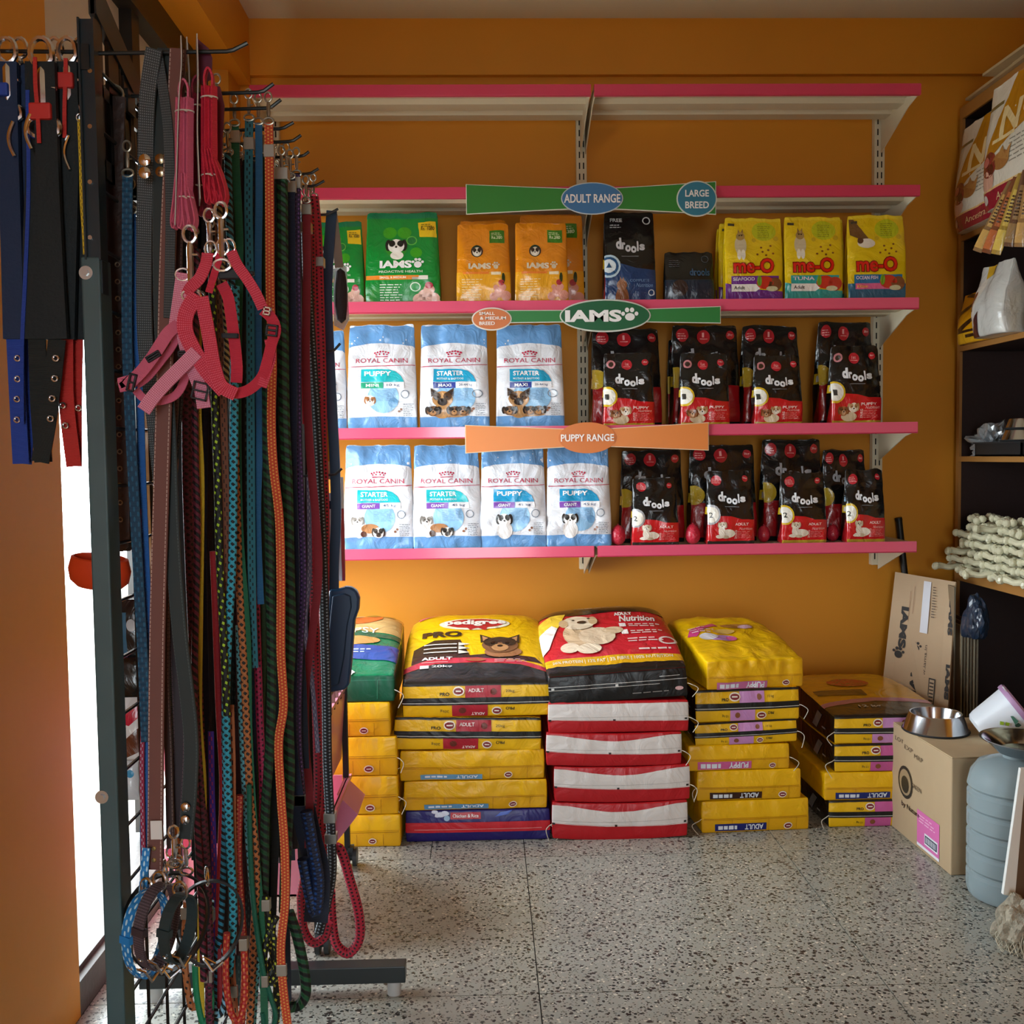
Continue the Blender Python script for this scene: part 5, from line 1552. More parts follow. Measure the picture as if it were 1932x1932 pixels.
L('black and green striped rope leash left of the orange strap', 'r:twist', '#154828', '#0b120f', 18, 1.93, [(503, 720), (504, 860), (508, 1000), (510, 1140), (512, 1290), (508, 1420), (500, 1540), (498, 1680), (494, 1800)], None, 60)
L('orange and black braided rope leash hanging centrally', 'r:braid', '#b06a3a', '#140f0d', 15, 1.90, [(444, 840), (448, 980), (452, 1110), (460, 1250), (466, 1380), (472, 1500), (484, 1640), (478, 1780), (470, 1960)], None, 70)
L('red round leash with grey tip, left of the teal rope', 'r:plain', '#a01f2a', '#000000', 13, 1.86, [(402, 1040), (408, 1200), (413, 1340), (420, 1480), (416, 1620), (412, 1760), (416, 1900)], None, 60)
L('tan flat leash with black ticks hanging low in the middle', 'f:ticks', '#a85f36', '#140d0b', 15, 1.86, [(434, 1330), (437, 1440), (438, 1560), (441, 1700), (436, 1820), (448, 1960)], None, 45, ferr=(1870,))
L('black and aqua checkered rope leash low beside the tan strap', 'r:braid', '#5fb4c4', '#0a1114', 16, 1.95, [(452, 1180), (456, 1320), (462, 1460), (470, 1580), (478, 1680), (488, 1770), (480, 1860), (474, 1960)], None, 75)
L('magenta dotted rope leash in the lower middle', 'r:dots', '#a3214c', '#2a0f1c', 15, 1.98, [(482, 1100), (486, 1240), (490, 1360), (496, 1500), (492, 1640)], None, 90)
L('purple and red checkered flat leash low behind the collars', 'f:ticks', '#4a2a9a', '#c93a56', 11, 1.86, [(398, 1380), (400, 1500), (404, 1640), (402, 1760), (406, 1860)], None, 60)
L('thin green cord leash with white ferrule near the frame bottom', 'r:plain', '#12604a', '#000000', 10, 1.88, [(470, 1480), (472, 1600), (478, 1700), (488, 1780), (500, 1850)], None, 60, ferr=(1858,), handle=[(505, 1860), (512, 1885), (520, 1920), (505, 1950), (495, 1910)])
L('red rope leash with white ferrule at the lower middle', 'r:dots', '#9c2a22', '#c97a4a', 14, 1.88, [(452, 1500), (450, 1620), (456, 1720), (462, 1830), (455, 1940)], None, 120)
L('purple dotted rope leash right of the green striped rope', 'r:dots', '#2d1f48', '#6a4a8c', 14, 2.10, [(560, 330), (560, 480), (562, 640), (562, 800), (568, 960), (572, 1100), (565, 1240), (562, 1380), (570, 1500)], 'top', 110, ferr=(352,))
L('navy flat leash folded into a wide bundle at its lower end', 'f:plain', '#0f1c3a', '#000000', 17, 2.06, [(548, 335), (549, 500), (552, 700), (552, 900), (556, 1100), (553, 1250), (552, 1400), (566, 1510)], 'top', 60, ferr=(352, 1525, 1552))
L('dark navy leash with grey ferrules near the third prong', 'f:plain', '#0e1626', '#000000', 17, 2.14, [(541, 320), (542, 500), (545, 700), (556, 900), (560, 1100), (570, 1300), (575, 1450)], 'top', 60, ferr=(345, 372))
L('maroon flat leash swinging outwards near the right side of the rack', 'f:plain', '#8a1c28', '#000000', 15, 2.22, [(578, 380), (579, 520), (577, 680), (584, 840), (596, 980), (601, 1080), (590, 1190), (577, 1290), (576, 1400), (584, 1500), (582, 1600)], 'top', 60, ferr=(404,))
L('black rope leash with white dots forming a long drop on the right', 'r:dots', '#14161c', '#8a98a4', 18, 2.36, [(576, 400), (580, 520), (588, 660), (597, 800), (604, 940), (610, 1080), (613, 1200), (616, 1320), (618, 1450), (625, 1580), (626, 1650), (615, 1710), (602, 1760)], 'top', 130, ferr=(425, 1540, 1572))
L('thick red rope leash with black dots ending in a large hand loop', 'r:dots', '#b01e38', '#16080c', 19, 2.46, [(592, 372), (598, 440), (602, 560), (606, 700), (608, 840), (612, 960), (612, 1080), (610, 1200), (606, 1320), (606, 1440), (608, 1560), (618, 1640)], 'top', 110, ferr=(488,), handle=[(616, 1610), (640, 1600), (660, 1660), (676, 1720), (678, 1770), (658, 1798), (634, 1780), (626, 1730), (624, 1680)])
L('red rope leash with black dots ending in a small loop near the caster', 'r:dots', '#a81c34', '#16080c', 18, 2.43, [(586, 400), (588, 700), (590, 1000), (596, 1300), (600, 1500), (584, 1600), (568, 1690)], None, 110, handle=[(568, 1690), (572, 1750), (590, 1778), (612, 1768), (620, 1740)])
L('red webbing leash with metal plate near the far end', 'f:plain', '#b8203a', '#000000', 16, 2.50, [(586, 380), (583, 470), (578, 600), (577, 700), (579, 800)], 'top', 60, ferr=(420,))
L('white and lilac edged flat leash showing between red ropes', 'f:ticks', '#8a86a8', '#e4e0ec', 8, 2.40, [(582, 900), (584, 1080), (576, 1180), (590, 1300), (600, 1420)], None, 60)
L('black rope leash with yellow flecks tangled near the bottom', 'r:fleck', '#12140f', '#c9c84a', 15, 2.0, [(498, 1500), (496, 1640), (508, 1760), (522, 1840), (520, 1930)], None, 75, handle=[(520, 1800), (500, 1840), (505, 1880), (530, 1870), (536, 1830)])
L('navy rope bundle tied near the bottom right of the rack', 'r:dots', '#0f1d3c', '#1f4a8c', 24, 2.16, [(578, 1530), (590, 1600), (600, 1660), (596, 1720), (585, 1690), (572, 1620)], None, 90)
L('wide dark blue webbing bundle hanging behind the navy rope', 'f:plain', '#0c1730', '#000000', 46, 2.24, [(566, 1500), (584, 1580), (600, 1650), (596, 1740)], None, 60)
# navy knot of folded webbing, blue paw print strap
L('blue leash with pale paw prints entering the collars', 'f:dots', '#1d7ec4', '#bfe2f2', 15, 1.60, [(276, 1600), (272, 1650), (268, 1700)], None, 60)
L('black leather-look leash filling the gap right of the brown one', 'f:stitch', '#15171a', '#4a4e52', 18, 1.95, [(346, 330), (344, 600), (342, 800), (344, 1000), (350, 1200), (352, 1420)], 'top', 150)
L('dark red braided rope leash behind the yellow strap', 'r:braid', '#7a2430', '#150c0e', 14, 1.98, [(362, 320), (360, 560), (362, 800), (370, 1050), (376, 1300), (384, 1500), (390, 1700)], 'top', 85)
L('black rope leash with blue-grey twist behind the black strap', 'r:twist', '#3a4a5c', '#0d0f12', 13, 2.0, [(352, 330), (350, 700), (350, 1000), (356, 1300), (364, 1550)], 'top', 80)
for lb, kd, ca, cb, Yl, pp in (('orange-tan rope loop with black ticks near the frame bottom', 'r:fleck', '#b0683a', '#1a100c', 1.84, [(352, 1700), (348, 1780), (352, 1850), (362, 1900), (376, 1880), (378, 1800)]),
        ('bright green cord loop near the frame bottom', 'r:plain', '#138055', '#000000', 1.80, [(368, 1820), (372, 1880), (384, 1930), (398, 1900), (394, 1840), (384, 1800)]),
        ('black and pale blue rope loop near the frame bottom', 'r:twist', '#7fb4cc', '#0c1014', 1.83, [(398, 1700), (394, 1800), (398, 1880), (412, 1915), (426, 1880), (424, 1790)]),
        ('red speckled rope loop with orange end near the frame bottom', 'r:dots', '#b02a24', '#d9824a', 1.80, [(428, 1760), (426, 1840), (434, 1905), (450, 1925), (462, 1880), (460, 1780)]),
        ('black and yellow flecked rope knot low on the rack', 'r:fleck', '#12140f', '#b8c23a', 1.90, [(500, 1690), (510, 1750), (524, 1800), (514, 1850), (498, 1830), (504, 1770), (522, 1730)])):
    leash(lb, kd, ca, cb, 13, Yl, pp, None, 75, ferr=(pp[0][1] + 20,))
# leashes deeper in the rows, seen as dark strips between the front ones
rnd = random.Random(11)
deep = [('#1c3450', 'slate blue', 'ticks'), ('#1f3a1c', 'moss green', 'plain'), ('#0e1a1c', 'dark green-black', 'plain'), ('#101a2c', 'dark navy', 'plain'), ('#1c1216', 'dark plum', 'plain'), ('#241614', 'dark brown', 'plain'), ('#0f2a26', 'deep teal', 'ticks'), ('#3a121c', 'deep wine', 'plain'), ('#141414', 'black', 'ticks')]
for k, (Yp, a, b, c) in enumerate(PRONGS[3:9]):
    n = 9; k += 2
    ordn = ('second', 'third', 'fourth', 'fifth', 'sixth', 'seventh', 'eighth', 'ninth')[k]
    for i in range(n):
        col, nm, pt = deep[(i + k) % len(deep)]
        x0 = a[0] + 26 + (b[0] - 26 - a[0] - 26) * (i + .5) / n
        y0 = a[1] + 40 + rnd.random() * 14
        xe = 640 - 12 * (8 - k); 
        sway = [x0 + rnd.uniform(-5, 5) + (k - 3) * .9 * j for j in range(5)]
        yb = rnd.uniform(1560, 1900) if k < 5 else rnd.uniform(1450, 1640)
        pts = [(x0, y0)] + [(sway[j], y0 + (yb - y0) * (j + 1) / 5) for j in range(5)]
        kind = ('r:' if rnd.random() < .35 else 'f:') + pt
        leash('%s leash deep in the rows, on the %s prong from the front' % (nm, ordn), kind, col, '#3a4a46', rnd.uniform(13, 17), Yp + .015, pts, 'top', 60, group='dark leashes deep in the rack')

# ---- dark wide collars hanging behind the near post
for j, (x, Yc, lab, col) in enumerate(((213, 1.72, 'wide dark brown leather collar with a row of eyelets, right behind the black post', '#3a2620'), (226, 1.80, 'second dark leather collar, mostly hidden behind the wide brown one', '#1c1715'))):
    w = 46 / SC(Yc)
    root = empty('leather_collar', P(x, 180, Yc), lab, 'collar', 'leather collars behind the post')
    pts = [P(x + dx, y, Yc) for dx, y in ((0, 182), (-3, 300), (-2, 450), (2, 600), (4, 800), (8, 950), (9, 1018))]
    m = MB(); m.ribbon(smooth_path(rel(root, pts), 5), w, .005, scale=None); e = pts[-1] - root.location
    m.prism([(e.x - w / 2, e.z), (e.x - w * .42, e.z - .012), (e.x - w * .2, e.z - .02), (e.x + w * .2, e.z - .02), (e.x + w * .42, e.z - .012), (e.x + w / 2, e.z)], 'y', e.y - .0025, e.y + .0025)
    m.build('collar_strap', mat(col, rough=.5, bump=.3, bscale=60), root)
    for i in range(16):
        c = P(x + 10 + i * .4, 500 + 32 * i, Yc) - root.location
        mm = MB(); mm.tube(ring_pts(c + Vector((0, -.004, 0)), .0036, .0036, (1, 0, 0), (0, 0, 1), 10), .0012, n=5, closed=True); mm.build('eyelet', dull, root)
    m = MB(); c = P(x - 3, 190, Yc) - root.location; m.tube(ring_pts(c + Vector((0, 0, .01)), .02, .016, (1, 0, 0), (0, 0, 1), 16), .002, n=6, closed=True); m.build('d_ring', dull, root, smooth=True)

# ---- padded traffic collars on the left prong
navy_pad = mat('#14294a', rough=.7, bump=.15, bscale=200); black_pad = mat('#11191c', rough=.7, bump=.15, bscale=200); blue_w = pattern('plain', '#1c3f9c', '#000000'); blk_w = pattern('plain', '#121b1c', '#000000'); red_w = pattern('plain', '#c02a24', '#000000')
GTC = 'padded collars hooked on the left prong'


def padded(label, xt, sl_y, strapm, legs, eyes, keeper, Y, wpx=46, dring=None, snap_s=2.2, keepm=None, edge=None):
    padm = navy_pad if label.startswith(('navy', 'blue')) else black_pad
    root = empty('padded_collar', P(xt, 96, Y), label, 'collar', GTC)
    snap_hook(root, P(xt, 74, Y) - root.location, snap_s, True, name='snap_hook')
    for li, leg in enumerate(legs):
        top = [p for p in leg if p[1] <= sl_y]
        webbing(root, top, wpx, Y + li * .016, padm, name='padded_sleeve', t=.010)
    bot = []
    for i, leg in enumerate(legs):
        q = [p for p in leg if p[1] > sl_y - 40]
        bot.append(q)
    for li, q in enumerate(bot): webbing(root, q, wpx - 8, Y + li * .016 + .002, strapm, name='strap_end', t=.003)
    for x, y in eyes:
        c = P(x, y, Y - .008) - root.location
        mm = MB(); mm.tube(ring_pts(c, .0042, .0042, (1, 0, 0), (0, 0, 1), 12), .0014, n=6, closed=True); mm.build('eyelet', chrome(), root, smooth=True)
    if keeper:
        x, y, w, h = keeper; c = P(x, y, Y) - root.location; s = SC(Y)
        mm = MB(); mm.box(c.x - w / s / 2, c.y - .012, c.z - h / s / 2, c.x + w / s / 2, c.y + .008, c.z + h / s / 2); mm.build('keeper_loop', keepm or strapm, root, bevel=.003)
    if dring:
        x, y = dring; c = P(x, y, Y - .012) - root.location
        mm = MB(); mm.tube([c + Vector((-.007 * math.cos(t) + .004, -.006 * math.sin(t), .028 * math.cos(t * 1.0 + PI / 2) * 1.0)) for t in [PI * k / 10 for k in range(11)]] if False else [c + Vector((.008 * (1 - math.sin(PI * k / 10)), 0, .026 * (1 - 2 * k / 10))) for k in range(11)], .0026, n=6)
        mm.build('d_ring', chrome(), root, smooth=True)
    if edge: webbing(root, edge, 7, Y - .010, keepm or strapm, name='edge_binding', t=.002)
    return root


padded('navy padded collar with royal blue eyelet end, far left of the left prong', 12, 640, blue_w, [[(14, 118), (18, 300), (24, 480), (28, 640), (34, 760), (40, 875)], [(40, 125), (48, 300), (54, 480), (56, 640), (52, 760), (44, 875)]], [(33, 676), (33, 715), (32, 753), (32, 792)], (8, 172, 24, 24), 1.62, 38, (16, 262), edge=[(52, 170), (54, 350), (48, 520), (42, 650), (42, 800)])
padded('navy padded collar with small blue keeper, second from the left end', 36, 640, blue_w, [[(36, 122), (46, 300), (50, 480), (48, 640), (46, 760), (46, 870)]], [(54, 678), (52, 716), (49, 754), (45, 790)], (27, 145, 26, 26), 1.66, 38, None, 1.8)
padded('black padded collar with black eyelet end beside the orange pillar edge', 77, 640, blk_w, [[(84, 118), (90, 280), (98, 460), (108, 640), (92, 780), (76, 872)], [(70, 118), (72, 300), (66, 480), (70, 640), (74, 760), (82, 872)]], [(105, 676), (103, 714), (98, 752), (95, 790)], (80, 213, 40, 30), 1.60, 40, (48, 248), 2.6, red_w, edge=[(66, 108), (67, 160), (71, 210), (74, 270)])
padded('black padded collar with narrow loop between the red keepered ones', 103, 620, blk_w, [[(104, 122), (110, 300), (114, 460), (116, 620), (112, 700)]], [], None, 1.66, 36, (96, 288), 1.8)
padded('black padded collar with red eyelet end, hanging against the black post', 126, 640, red_w, [[(128, 118), (132, 280), (128, 460), (124, 640), (126, 760), (140, 880)], [(142, 130), (146, 300), (146, 480), (142, 640), (140, 760), (140, 880)]], [(118, 765), (123, 803), (148, 770)], (126, 155, 32, 28), 1.62, 36, (120, 288), 2.2, red_w, edge=[(124, 110), (124, 140), (122, 200), (122, 260)])
padded('blue tabbed collar half hidden by the black post', 151, 600, blk_w, [[(150, 125), (150, 300), (150, 480), (150, 600), (150, 640)]], [], (151, 145, 14, 28), 1.68, 30, (148, 240), 1.6, blue_w)
root = empty('measuring_tape', P(156, 230, 1.61), 'narrow yellow tape with black marks hanging beside the black post', 'tape')
webbing(root, [(149, 225), (152, 300), (154, 380), (158, 440), (160, 480)], 6, 1.61, pattern('ticks', '#d9b21c', '#1a1710', 100), name='tape_strip', t=.001)
mm = MB(); mm.tube(ring_pts((P(149, 222, 1.61) - root.location), .004, .006, (1, 0, 0), (0, 0, 1), 12), .001, n=5, closed=True); mm.build('ring', chrome(), root)


# ---- ring of buckled collars hanging low at the front
def collar(label, px, py, Y, ry, rz_, w, rot, material, eyes=True, tilt=0):
    c = P(px, py, Y)
    root = empty('dog_collar', c, label, 'collar', 'buckled collars hanging low on the rack', rot=(0, tilt, rot))
    pts = [Vector((0, ry * math.cos(t) * (1 + .12 * math.sin(t)), rz_ * math.sin(t))) for t in [2 * PI * k / 40 for k in range(40)]]
    m = MB(); m.ribbon(pts, w, .0035, side=(1, 0, 0), closed=True); m.build('collar_strap', material, root)
    if eyes:
        for k in (24, 27, 31):
            p = pts[k] * 1.0; nrm = Vector((0, p.y / ry, p.z / rz_)).normalized()
            a2 = Vector((1, 0, 0)).cross(nrm)
            mm = MB(); mm.tube([p + nrm * .0025 + Vector((1, 0, 0)) * (.0038 * math.cos(2 * PI * q / 10)) + a2 * (.0038 * math.sin(2 * PI * q / 10)) for q in range(10)], .0012, n=5, closed=True); mm.build('eyelet', chrome(), root)
    mm = MB(); zb = -rz_
    mm.tube([(-w * .75, -.012, zb + .014), (w * .75, -.012, zb + .014), (w * .8, .0, zb - .006), (w * .75, .016, zb + .004), (-w * .75, .016, zb + .004), (-w * .8, 0, zb - .006)], .0022, n=6, closed=True)
    mm.tube([(0, -.012, zb + .016), (0, .014, zb - .004)], .0018, n=6)
    mm.build('buckle', chrome(), root, smooth=True)
    mm = MB(); mm.tube(ring_pts((0, 0, rz_ + .008), .012, .014, (1, 0, 0), (0, 0, 1), 16), .0022, n=6, closed=True); mm.build('d_ring', chrome(), root, smooth=True)
    mm = MB(); mm.box(-w * .6, -ry - .004, .002, w * .6, -ry + .006, .014) ; mm.build('keeper_loop', material, root)
    return root


collar('brown checked collar with eyelets, front of the low collar cluster', 296, 1748, 1.55, .038, .066, .019, -.45, pattern('grid', '#3a2e34', '#6b5c66', 240), tilt=.12)
collar('grey-green smooth collar with pointed tip in the low collar cluster', 336, 1752, 1.53, .034, .052, .018, -.35, mat('#27383b', rough=.4), tilt=.10)
collar('bright blue paw print collar at the left of the low collar cluster', 276, 1762, 1.58, .040, .068, .017, -.5, pattern('dots', '#1d7ec4', '#bfe2f2', 60), tilt=.06)
collar('large black round collar open towards the viewer, right of the low cluster', 395, 1742, 1.62, .052, .066, .012, -1.15, mat('#100e0e', rough=.5), tilt=-.15)
collar('black round collar behind the brown checked one', 315, 1742, 1.64, .066, .082, .012, -1.05, mat('#131010', rough=.5))
for x, y, s in ((318, 1600, 1.6), (345, 1596, 1.9)):
    pass

# ---- things on the far side of the grid, seen between post and leashes
bx = empty('orange_bowl', P(188, 1078, 1.95), 'orange-red plastic bowl hanging sideways behind the black post', 'bowl', rot=(.2, .12, 0))
m = MB(); m.lathe([(.002, .0), (.045, .0), (.058, .012), (.062, .035), (.056, .060), (.050, .062), (.048, .056), (.053, .036), (.048, .016), (.002, .008)], n=28); o = m.build('bowl_shell', mat('#d8431c', rough=.4), bx, smooth=True); o.scale = (.95, .5, .95); o.location = (0, 0, -.03)
m = MB(); m.tube([(0, 0, .028), (0, 0, .09)], .002, n=6); m.build('hanger_cord', mat('#2a2a2a', rough=.6), bx)


def packet(name, label, px0, py0, px1, py1, Y, parts, group, thick=.012, rz=0.0, cat='packet', head='#d6d2c8'):
    a = P(px0, py1, Y); b = P(px1, py0, Y)
    w = b.x - a.x; h = b.z - a.z
    root = empty(name, (a.x + w / 2, Y, a.z), label, cat, group, rz=rz)
    def D(p):
        nz = p[:, 2] / (h / 2); nx = p[:, 0] / (w / 2)
        T = (1 - np.abs(nz) ** 3 * .85) * (1 - np.abs(nx) ** 4 * .7)
        return np.stack([p[:, 0] * (1 - .03 * nz ** 2), p[:, 1] * T + .0015 * np.sin(p[:, 2] * 160 + nx), p[:, 2] + h / 2], 1)
    s = Solid(w / 2, thick, h / 2, .002, 7, 3, 11, D)
    s.body('packet_body', film(head), root)
    s.print('front_print', 'front', parts, film, root, .0005, .0004)
    return root


GP2 = 'packets hanging on the window side of the rack'
a = Art(.5); a.rect(0, 0, 1, 1, '#1a1a1c', 0); a.rect(.1, .1, .4, .8, '#3f6f8c', 1); a.circ(.6, .6, .1, '#c9cdd0', 2)
packet('hanging_packet', 'black packet with blue print seen through the grid under the orange bowl', 226, 1130, 268, 1250, 2.0, a, GP2, head='#1a1a1c')
a = Art(.6); a.rect(0, 0, 1, 1, '#151515', 0); a.ell(.5, .5, .4, .4, '#202020', 1)
packet('hanging_packet', 'round-bottomed black pouch seen through the grid', 214, 1240, 270, 1316, 1.98, a, GP2, head='#141414')
a = Art(.6); a.rect(0, 0, 1, 1, '#e6e2df', 0); a.poly([(0, .35), (1, .75), (1, .95), (0, .6)], '#c9203c', 1); a.poly([(0, 0), (1, .2), (1, .6), (0, .2)], '#6a3a26', 1)
packet('hanging_packet', 'white packet with red diagonal band seen through the grid', 218, 1312, 272, 1438, 2.02, a, GP2)
a = Art(.6); a.rect(0, 0, 1, 1, '#dfe4e8', 0); a.lines(.1, .3, .6, .8, 5, '#3a6a9a', 2, 4, .4); a.ell(.7, .7, .15, .1, '#3d9ac9', 2)
packet('hanging_packet', 'clear blue-printed packet seen through the grid above the floor', 218, 1434, 262, 1510, 2.0, a, GP2)

# ---- things at the far end of the rack
Ye = 2.69
pd = empty('blue_paddle', P(628, 398, Ye), 'long blue plastic strip ending in a rounded paddle, right end of the rack', 'toy')
navy = mat('#123a5c', rough=.38, coat=.3)
webbing(pd, [(626, 398), (620, 480), (617, 560), (620, 640), (626, 760), (632, 880), (634, 980), (630, 1060), (630, 1120)], 19, Ye, navy, name='strip', t=.006)
out = [(622, 1112), (640, 1110), (652, 1106), (664, 1107), (674, 1114), (679, 1128), (678, 1148), (671, 1168), (668, 1200), (664, 1250), (660, 1290), (652, 1300), (636, 1303), (622, 1306), (616, 1290), (614, 1200)]
m = MB(); m.prism([(p.x - pd.location.x, p.z - pd.location.z) for p in (P(x, y, Ye) for x, y in out)], 'y', -.012, .018)
m.build('paddle', navy, pd, bevel=.006)
inn = [(628, 1124), (650, 1119), (662, 1124), (664, 1144), (656, 1180), (650, 1240), (640, 1290), (622, 1296), (620, 1200)]
m = MB(); m.prism([(p.x - pd.location.x, p.z - pd.location.z) for p in (P(x, y, Ye - .012) for x, y in inn)], 'y', -.020, -.011); m.build('paddle_ridge', mat('#0f2c48', rough=.45), pd, bevel=.003)
br = empty('brush_pack', P(632, 405, Ye + .02), 'clear hanging pack holding a dark oval pet brush, beside the green bags', 'brush')
webbing(br, [(628, 404), (634, 450), (640, 505)], 16, Ye + .02, mat('#8a7460', rough=.6), name='header_card', t=.002)
m = MB(); m.lathe([(.001, -.016), (.012, -.014), (.0165, -.006), (.017, .0), (.0165, .006), (.012, .014), (.001, .016)], n=20); o = m.build('brush_head', mat('#2c2226', rough=.7, bump=.5, bscale=200), br, smooth=True)
o.location = P(643, 558, Ye + .01) - br.location; o.scale = (1.0, .9, 4.4)
m = MB(); c0 = [P(x, y, Ye + .02) - br.location for x, y in ((626, 505), (652, 500), (657, 600), (646, 622), (628, 612))]; m.prism([(p.x, p.z) for p in c0], 'y', .018, .020); m.build('blister', mat('#c9c9cc', rough=.12, trans=.7), br)
GP3 = 'treat packets at the far end of the rack'
a = Art(.3); a.rect(0, 0, 1, 1, '#dfe2ea', 0); a.rect(0, .35, 1, .7, '#e0b21c', 1); a.rect(0, .30, 1, .35, '#1b1a1c', 2); a.rect(0, .06, 1, .12, '#1b1a1c', 2)
packet('treat_packet', 'white and yellow treat packet under the red webbing leash', 596, 545, 622, 662, Ye + .03, a, GP3)
a = Art(.35); a.rect(0, 0, 1, 1, '#8a4a22', 0); a.text('jumbone', .45, .12, .85, .72, '#d9c9b4', 2, .02, rot=-90); a.rect(0, .88, 1, 1, '#b5672c', 1)
packet('treat_packet', 'brown treat packet with upright lettering jumbone', 596, 668, 626, 790, Ye + .03, a, GP3, head='#8a4a22')
a = Art(.3); a.rect(0, 0, 1, 1, '#c98a1c', 0); a.ell(.5, .6, .3, .12, '#e8c070', 1); a.rect(0, 0, 1, .3, '#d9b07a', 1)
packet('treat_packet', 'golden treat packet below the brown one', 598, 790, 622, 905, Ye + .03, a, GP3, head='#c98a1c')
a = Art(.3); a.rect(0, 0, 1, 1, '#e4e4e8', 0); a.rect(0, .8, 1, .9, '#1c2a44', 1); a.rect(.5, .1, .8, .7, '#d9b21c', 1)
packet('treat_packet', 'white packet with yellow stripe left of the blue strip', 602, 930, 626, 1080, Ye + .03, a, GP3)
a = Art(.3); a.rect(0, 0, 1, 1, '#d2d4dc', 0); a.rect(.7, 0, 1, .7, '#a83a4c', 1)
packet('treat_packet', 'silver packet with red edge right of the blue strip', 632, 900, 648, 1096, Ye + .05, a, GP3)

# ---- pink trolley on casters
tx0, tx1 = -0.86, -0.485; ty0, ty1 = 2.74, 3.36
tr = empty('pink_trolley', ((tx0 + tx1) / 2, (ty0 + ty1) / 2, 0), 'pink plastic basket trolley on black casters behind the leashes', 'trolley')


def tk(o): o.parent = tr; o.matrix_parent_inverse = Matrix.Translation(-tr.location); return o


pk = mat('#e28aa0', rough=.4, coat=.2)
for z0, z1 in ((.16, .30), (.36, .62)):
    m = MB(); t = .006; fl = .022
    m.prism([(tx1 - t, z0), (tx1, z0), (tx1 + fl, z1), (tx1 + fl - t, z1)], 'y', ty0, ty1)
    m.prism([(tx0, z0), (tx0 + t, z0), (tx0 - fl + t, z1), (tx0 - fl, z1)], 'y', ty0, ty1)
    m.prism([(ty0, z0), (ty0 + t, z0), (ty0 + t, z1), (ty0, z1)], 'x', tx0, tx1); m.prism([(ty1 - t, z0), (ty1, z0), (ty1, z1), (ty1 - t, z1)], 'x', tx0, tx1)
    m.box(tx0, ty0, z0, tx1, ty1, z0 + .006)
    m.box(tx1 + fl - .004, ty0 - .01, z1 - .012, tx1 + fl + .008, ty1 + .01, z1)
    tk(m.build('basket', pk))
m = MB()
for k in range(9):
    y = ty0 + .02 + k * .068; m.box(tx1 + .012, y, .60, tx1 + .030, y + .008, .665)
m.box(tx1 + .010, ty0, .66, tx1 + .032, ty1, .672)
tk(m.build('lattice_rim', mat('#7a5a58', rough=.5)))
m = MB(); m.prism([(tx1 + .01, .30), (tx1 + .075, .235), (tx1 + .06, .215), (tx1, .14)], 'y', ty1 - .20, ty1 - .01); tk(m.build('scoop_lip', mat('#e898c4', rough=.4)))
for x in (tx0 + .02, tx1 + .015):
    for y in (ty0 + .0, ty1 - .02):
        m = MB(); m.box(x - .009, y - .009, .055, x + .009, y + .009, .64); tk(m.build('upright', mat('#17181a', rough=.4)))
        m = MB()
        for sgn in (-1, 1):
            m.tube([(x + sgn * .006 + .012, y, .030), (x + sgn * .019 + .012, y, .030)], .030, n=22)
        m.tube([(x + .004, y, .030), (x + .020, y, .030)], .012, n=12)
        m.box(x + .004, y - .016, .04, x + .020, y + .016, .066)
        tk(m.build('caster', mat('#2c3336', rough=.45), smooth=True))
# ------------------------------------------------------------------ cabinet on the right
YE = 4.34                                     # far end of the cabinet
zc = [P(1803, y, YE).z for y in (228, 448, 655, 861, 1071)]
ply_edge = mat('#a07038', rough=.5, bump=.1, bscale=40, var=.12, vscale=6, stretch=(1, .12, 1))
ply_dark = mat('#2a1a18', rough=.55, bump=.08)
cab = empty('open_cabinet', (X_CAB + .2, 3.8, 0), 'tall open cabinet with dark interior and light plywood edges on the right', 'cabinet')


def ck(o, p=None): o.parent = cab; o.matrix_parent_inverse = Matrix.Translation(-cab.location); return o


YB = 2.9
m = MB(); m.box(X_CAB + .012, YE - .022, .0, XR - .003, YE, zc[0] + .05); ck(m.build('side_panel', ply_dark))
m = MB(); m.box(X_CAB, YE - .024, .0, X_CAB + .012, YE + .002, zc[0] + .05); ck(m.build('edge_strip', ply_edge))
m = MB(); m.box(XR - .02, YB, .0, XR - .002, YE - .022, zc[0]); ck(m.build('back_panel', ply_dark))
for k, z in enumerate(zc):
    th = .022 if k not in (0,) else .05
    m = MB(); m.box(X_CAB + .008, YB, z - (0 if k == 0 else th), XR - .021, YE - .024, z + (th if k == 0 else 0)); o = ck(m.build('shelf_board', ply_dark))
    m = MB(); m.box(X_CAB - .002, YB, z - (0 if k == 0 else th), X_CAB + .008, YE - .024, z + (th if k == 0 else 0)); m.build('edge_strip', ply_edge, o)
# ribbed dark panelling of the lower part
m = MB(); m.box(X_CAB, YB, zc[4] - .05, X_CAB + .02, YE - .024, zc[4] - .022); ck(m.build('rail', ply_edge))
for k in range(14):
    y = YB + .02 + k * .1
    m = MB(); m.box(XR - .06, y, .0, XR - .021, y + .094, zc[4] - .023); ck(m.build('panel_board', mat('#33261f', rough=.5, bump=.12, var=.15, vscale=5, stretch=(1, 1, .1))))
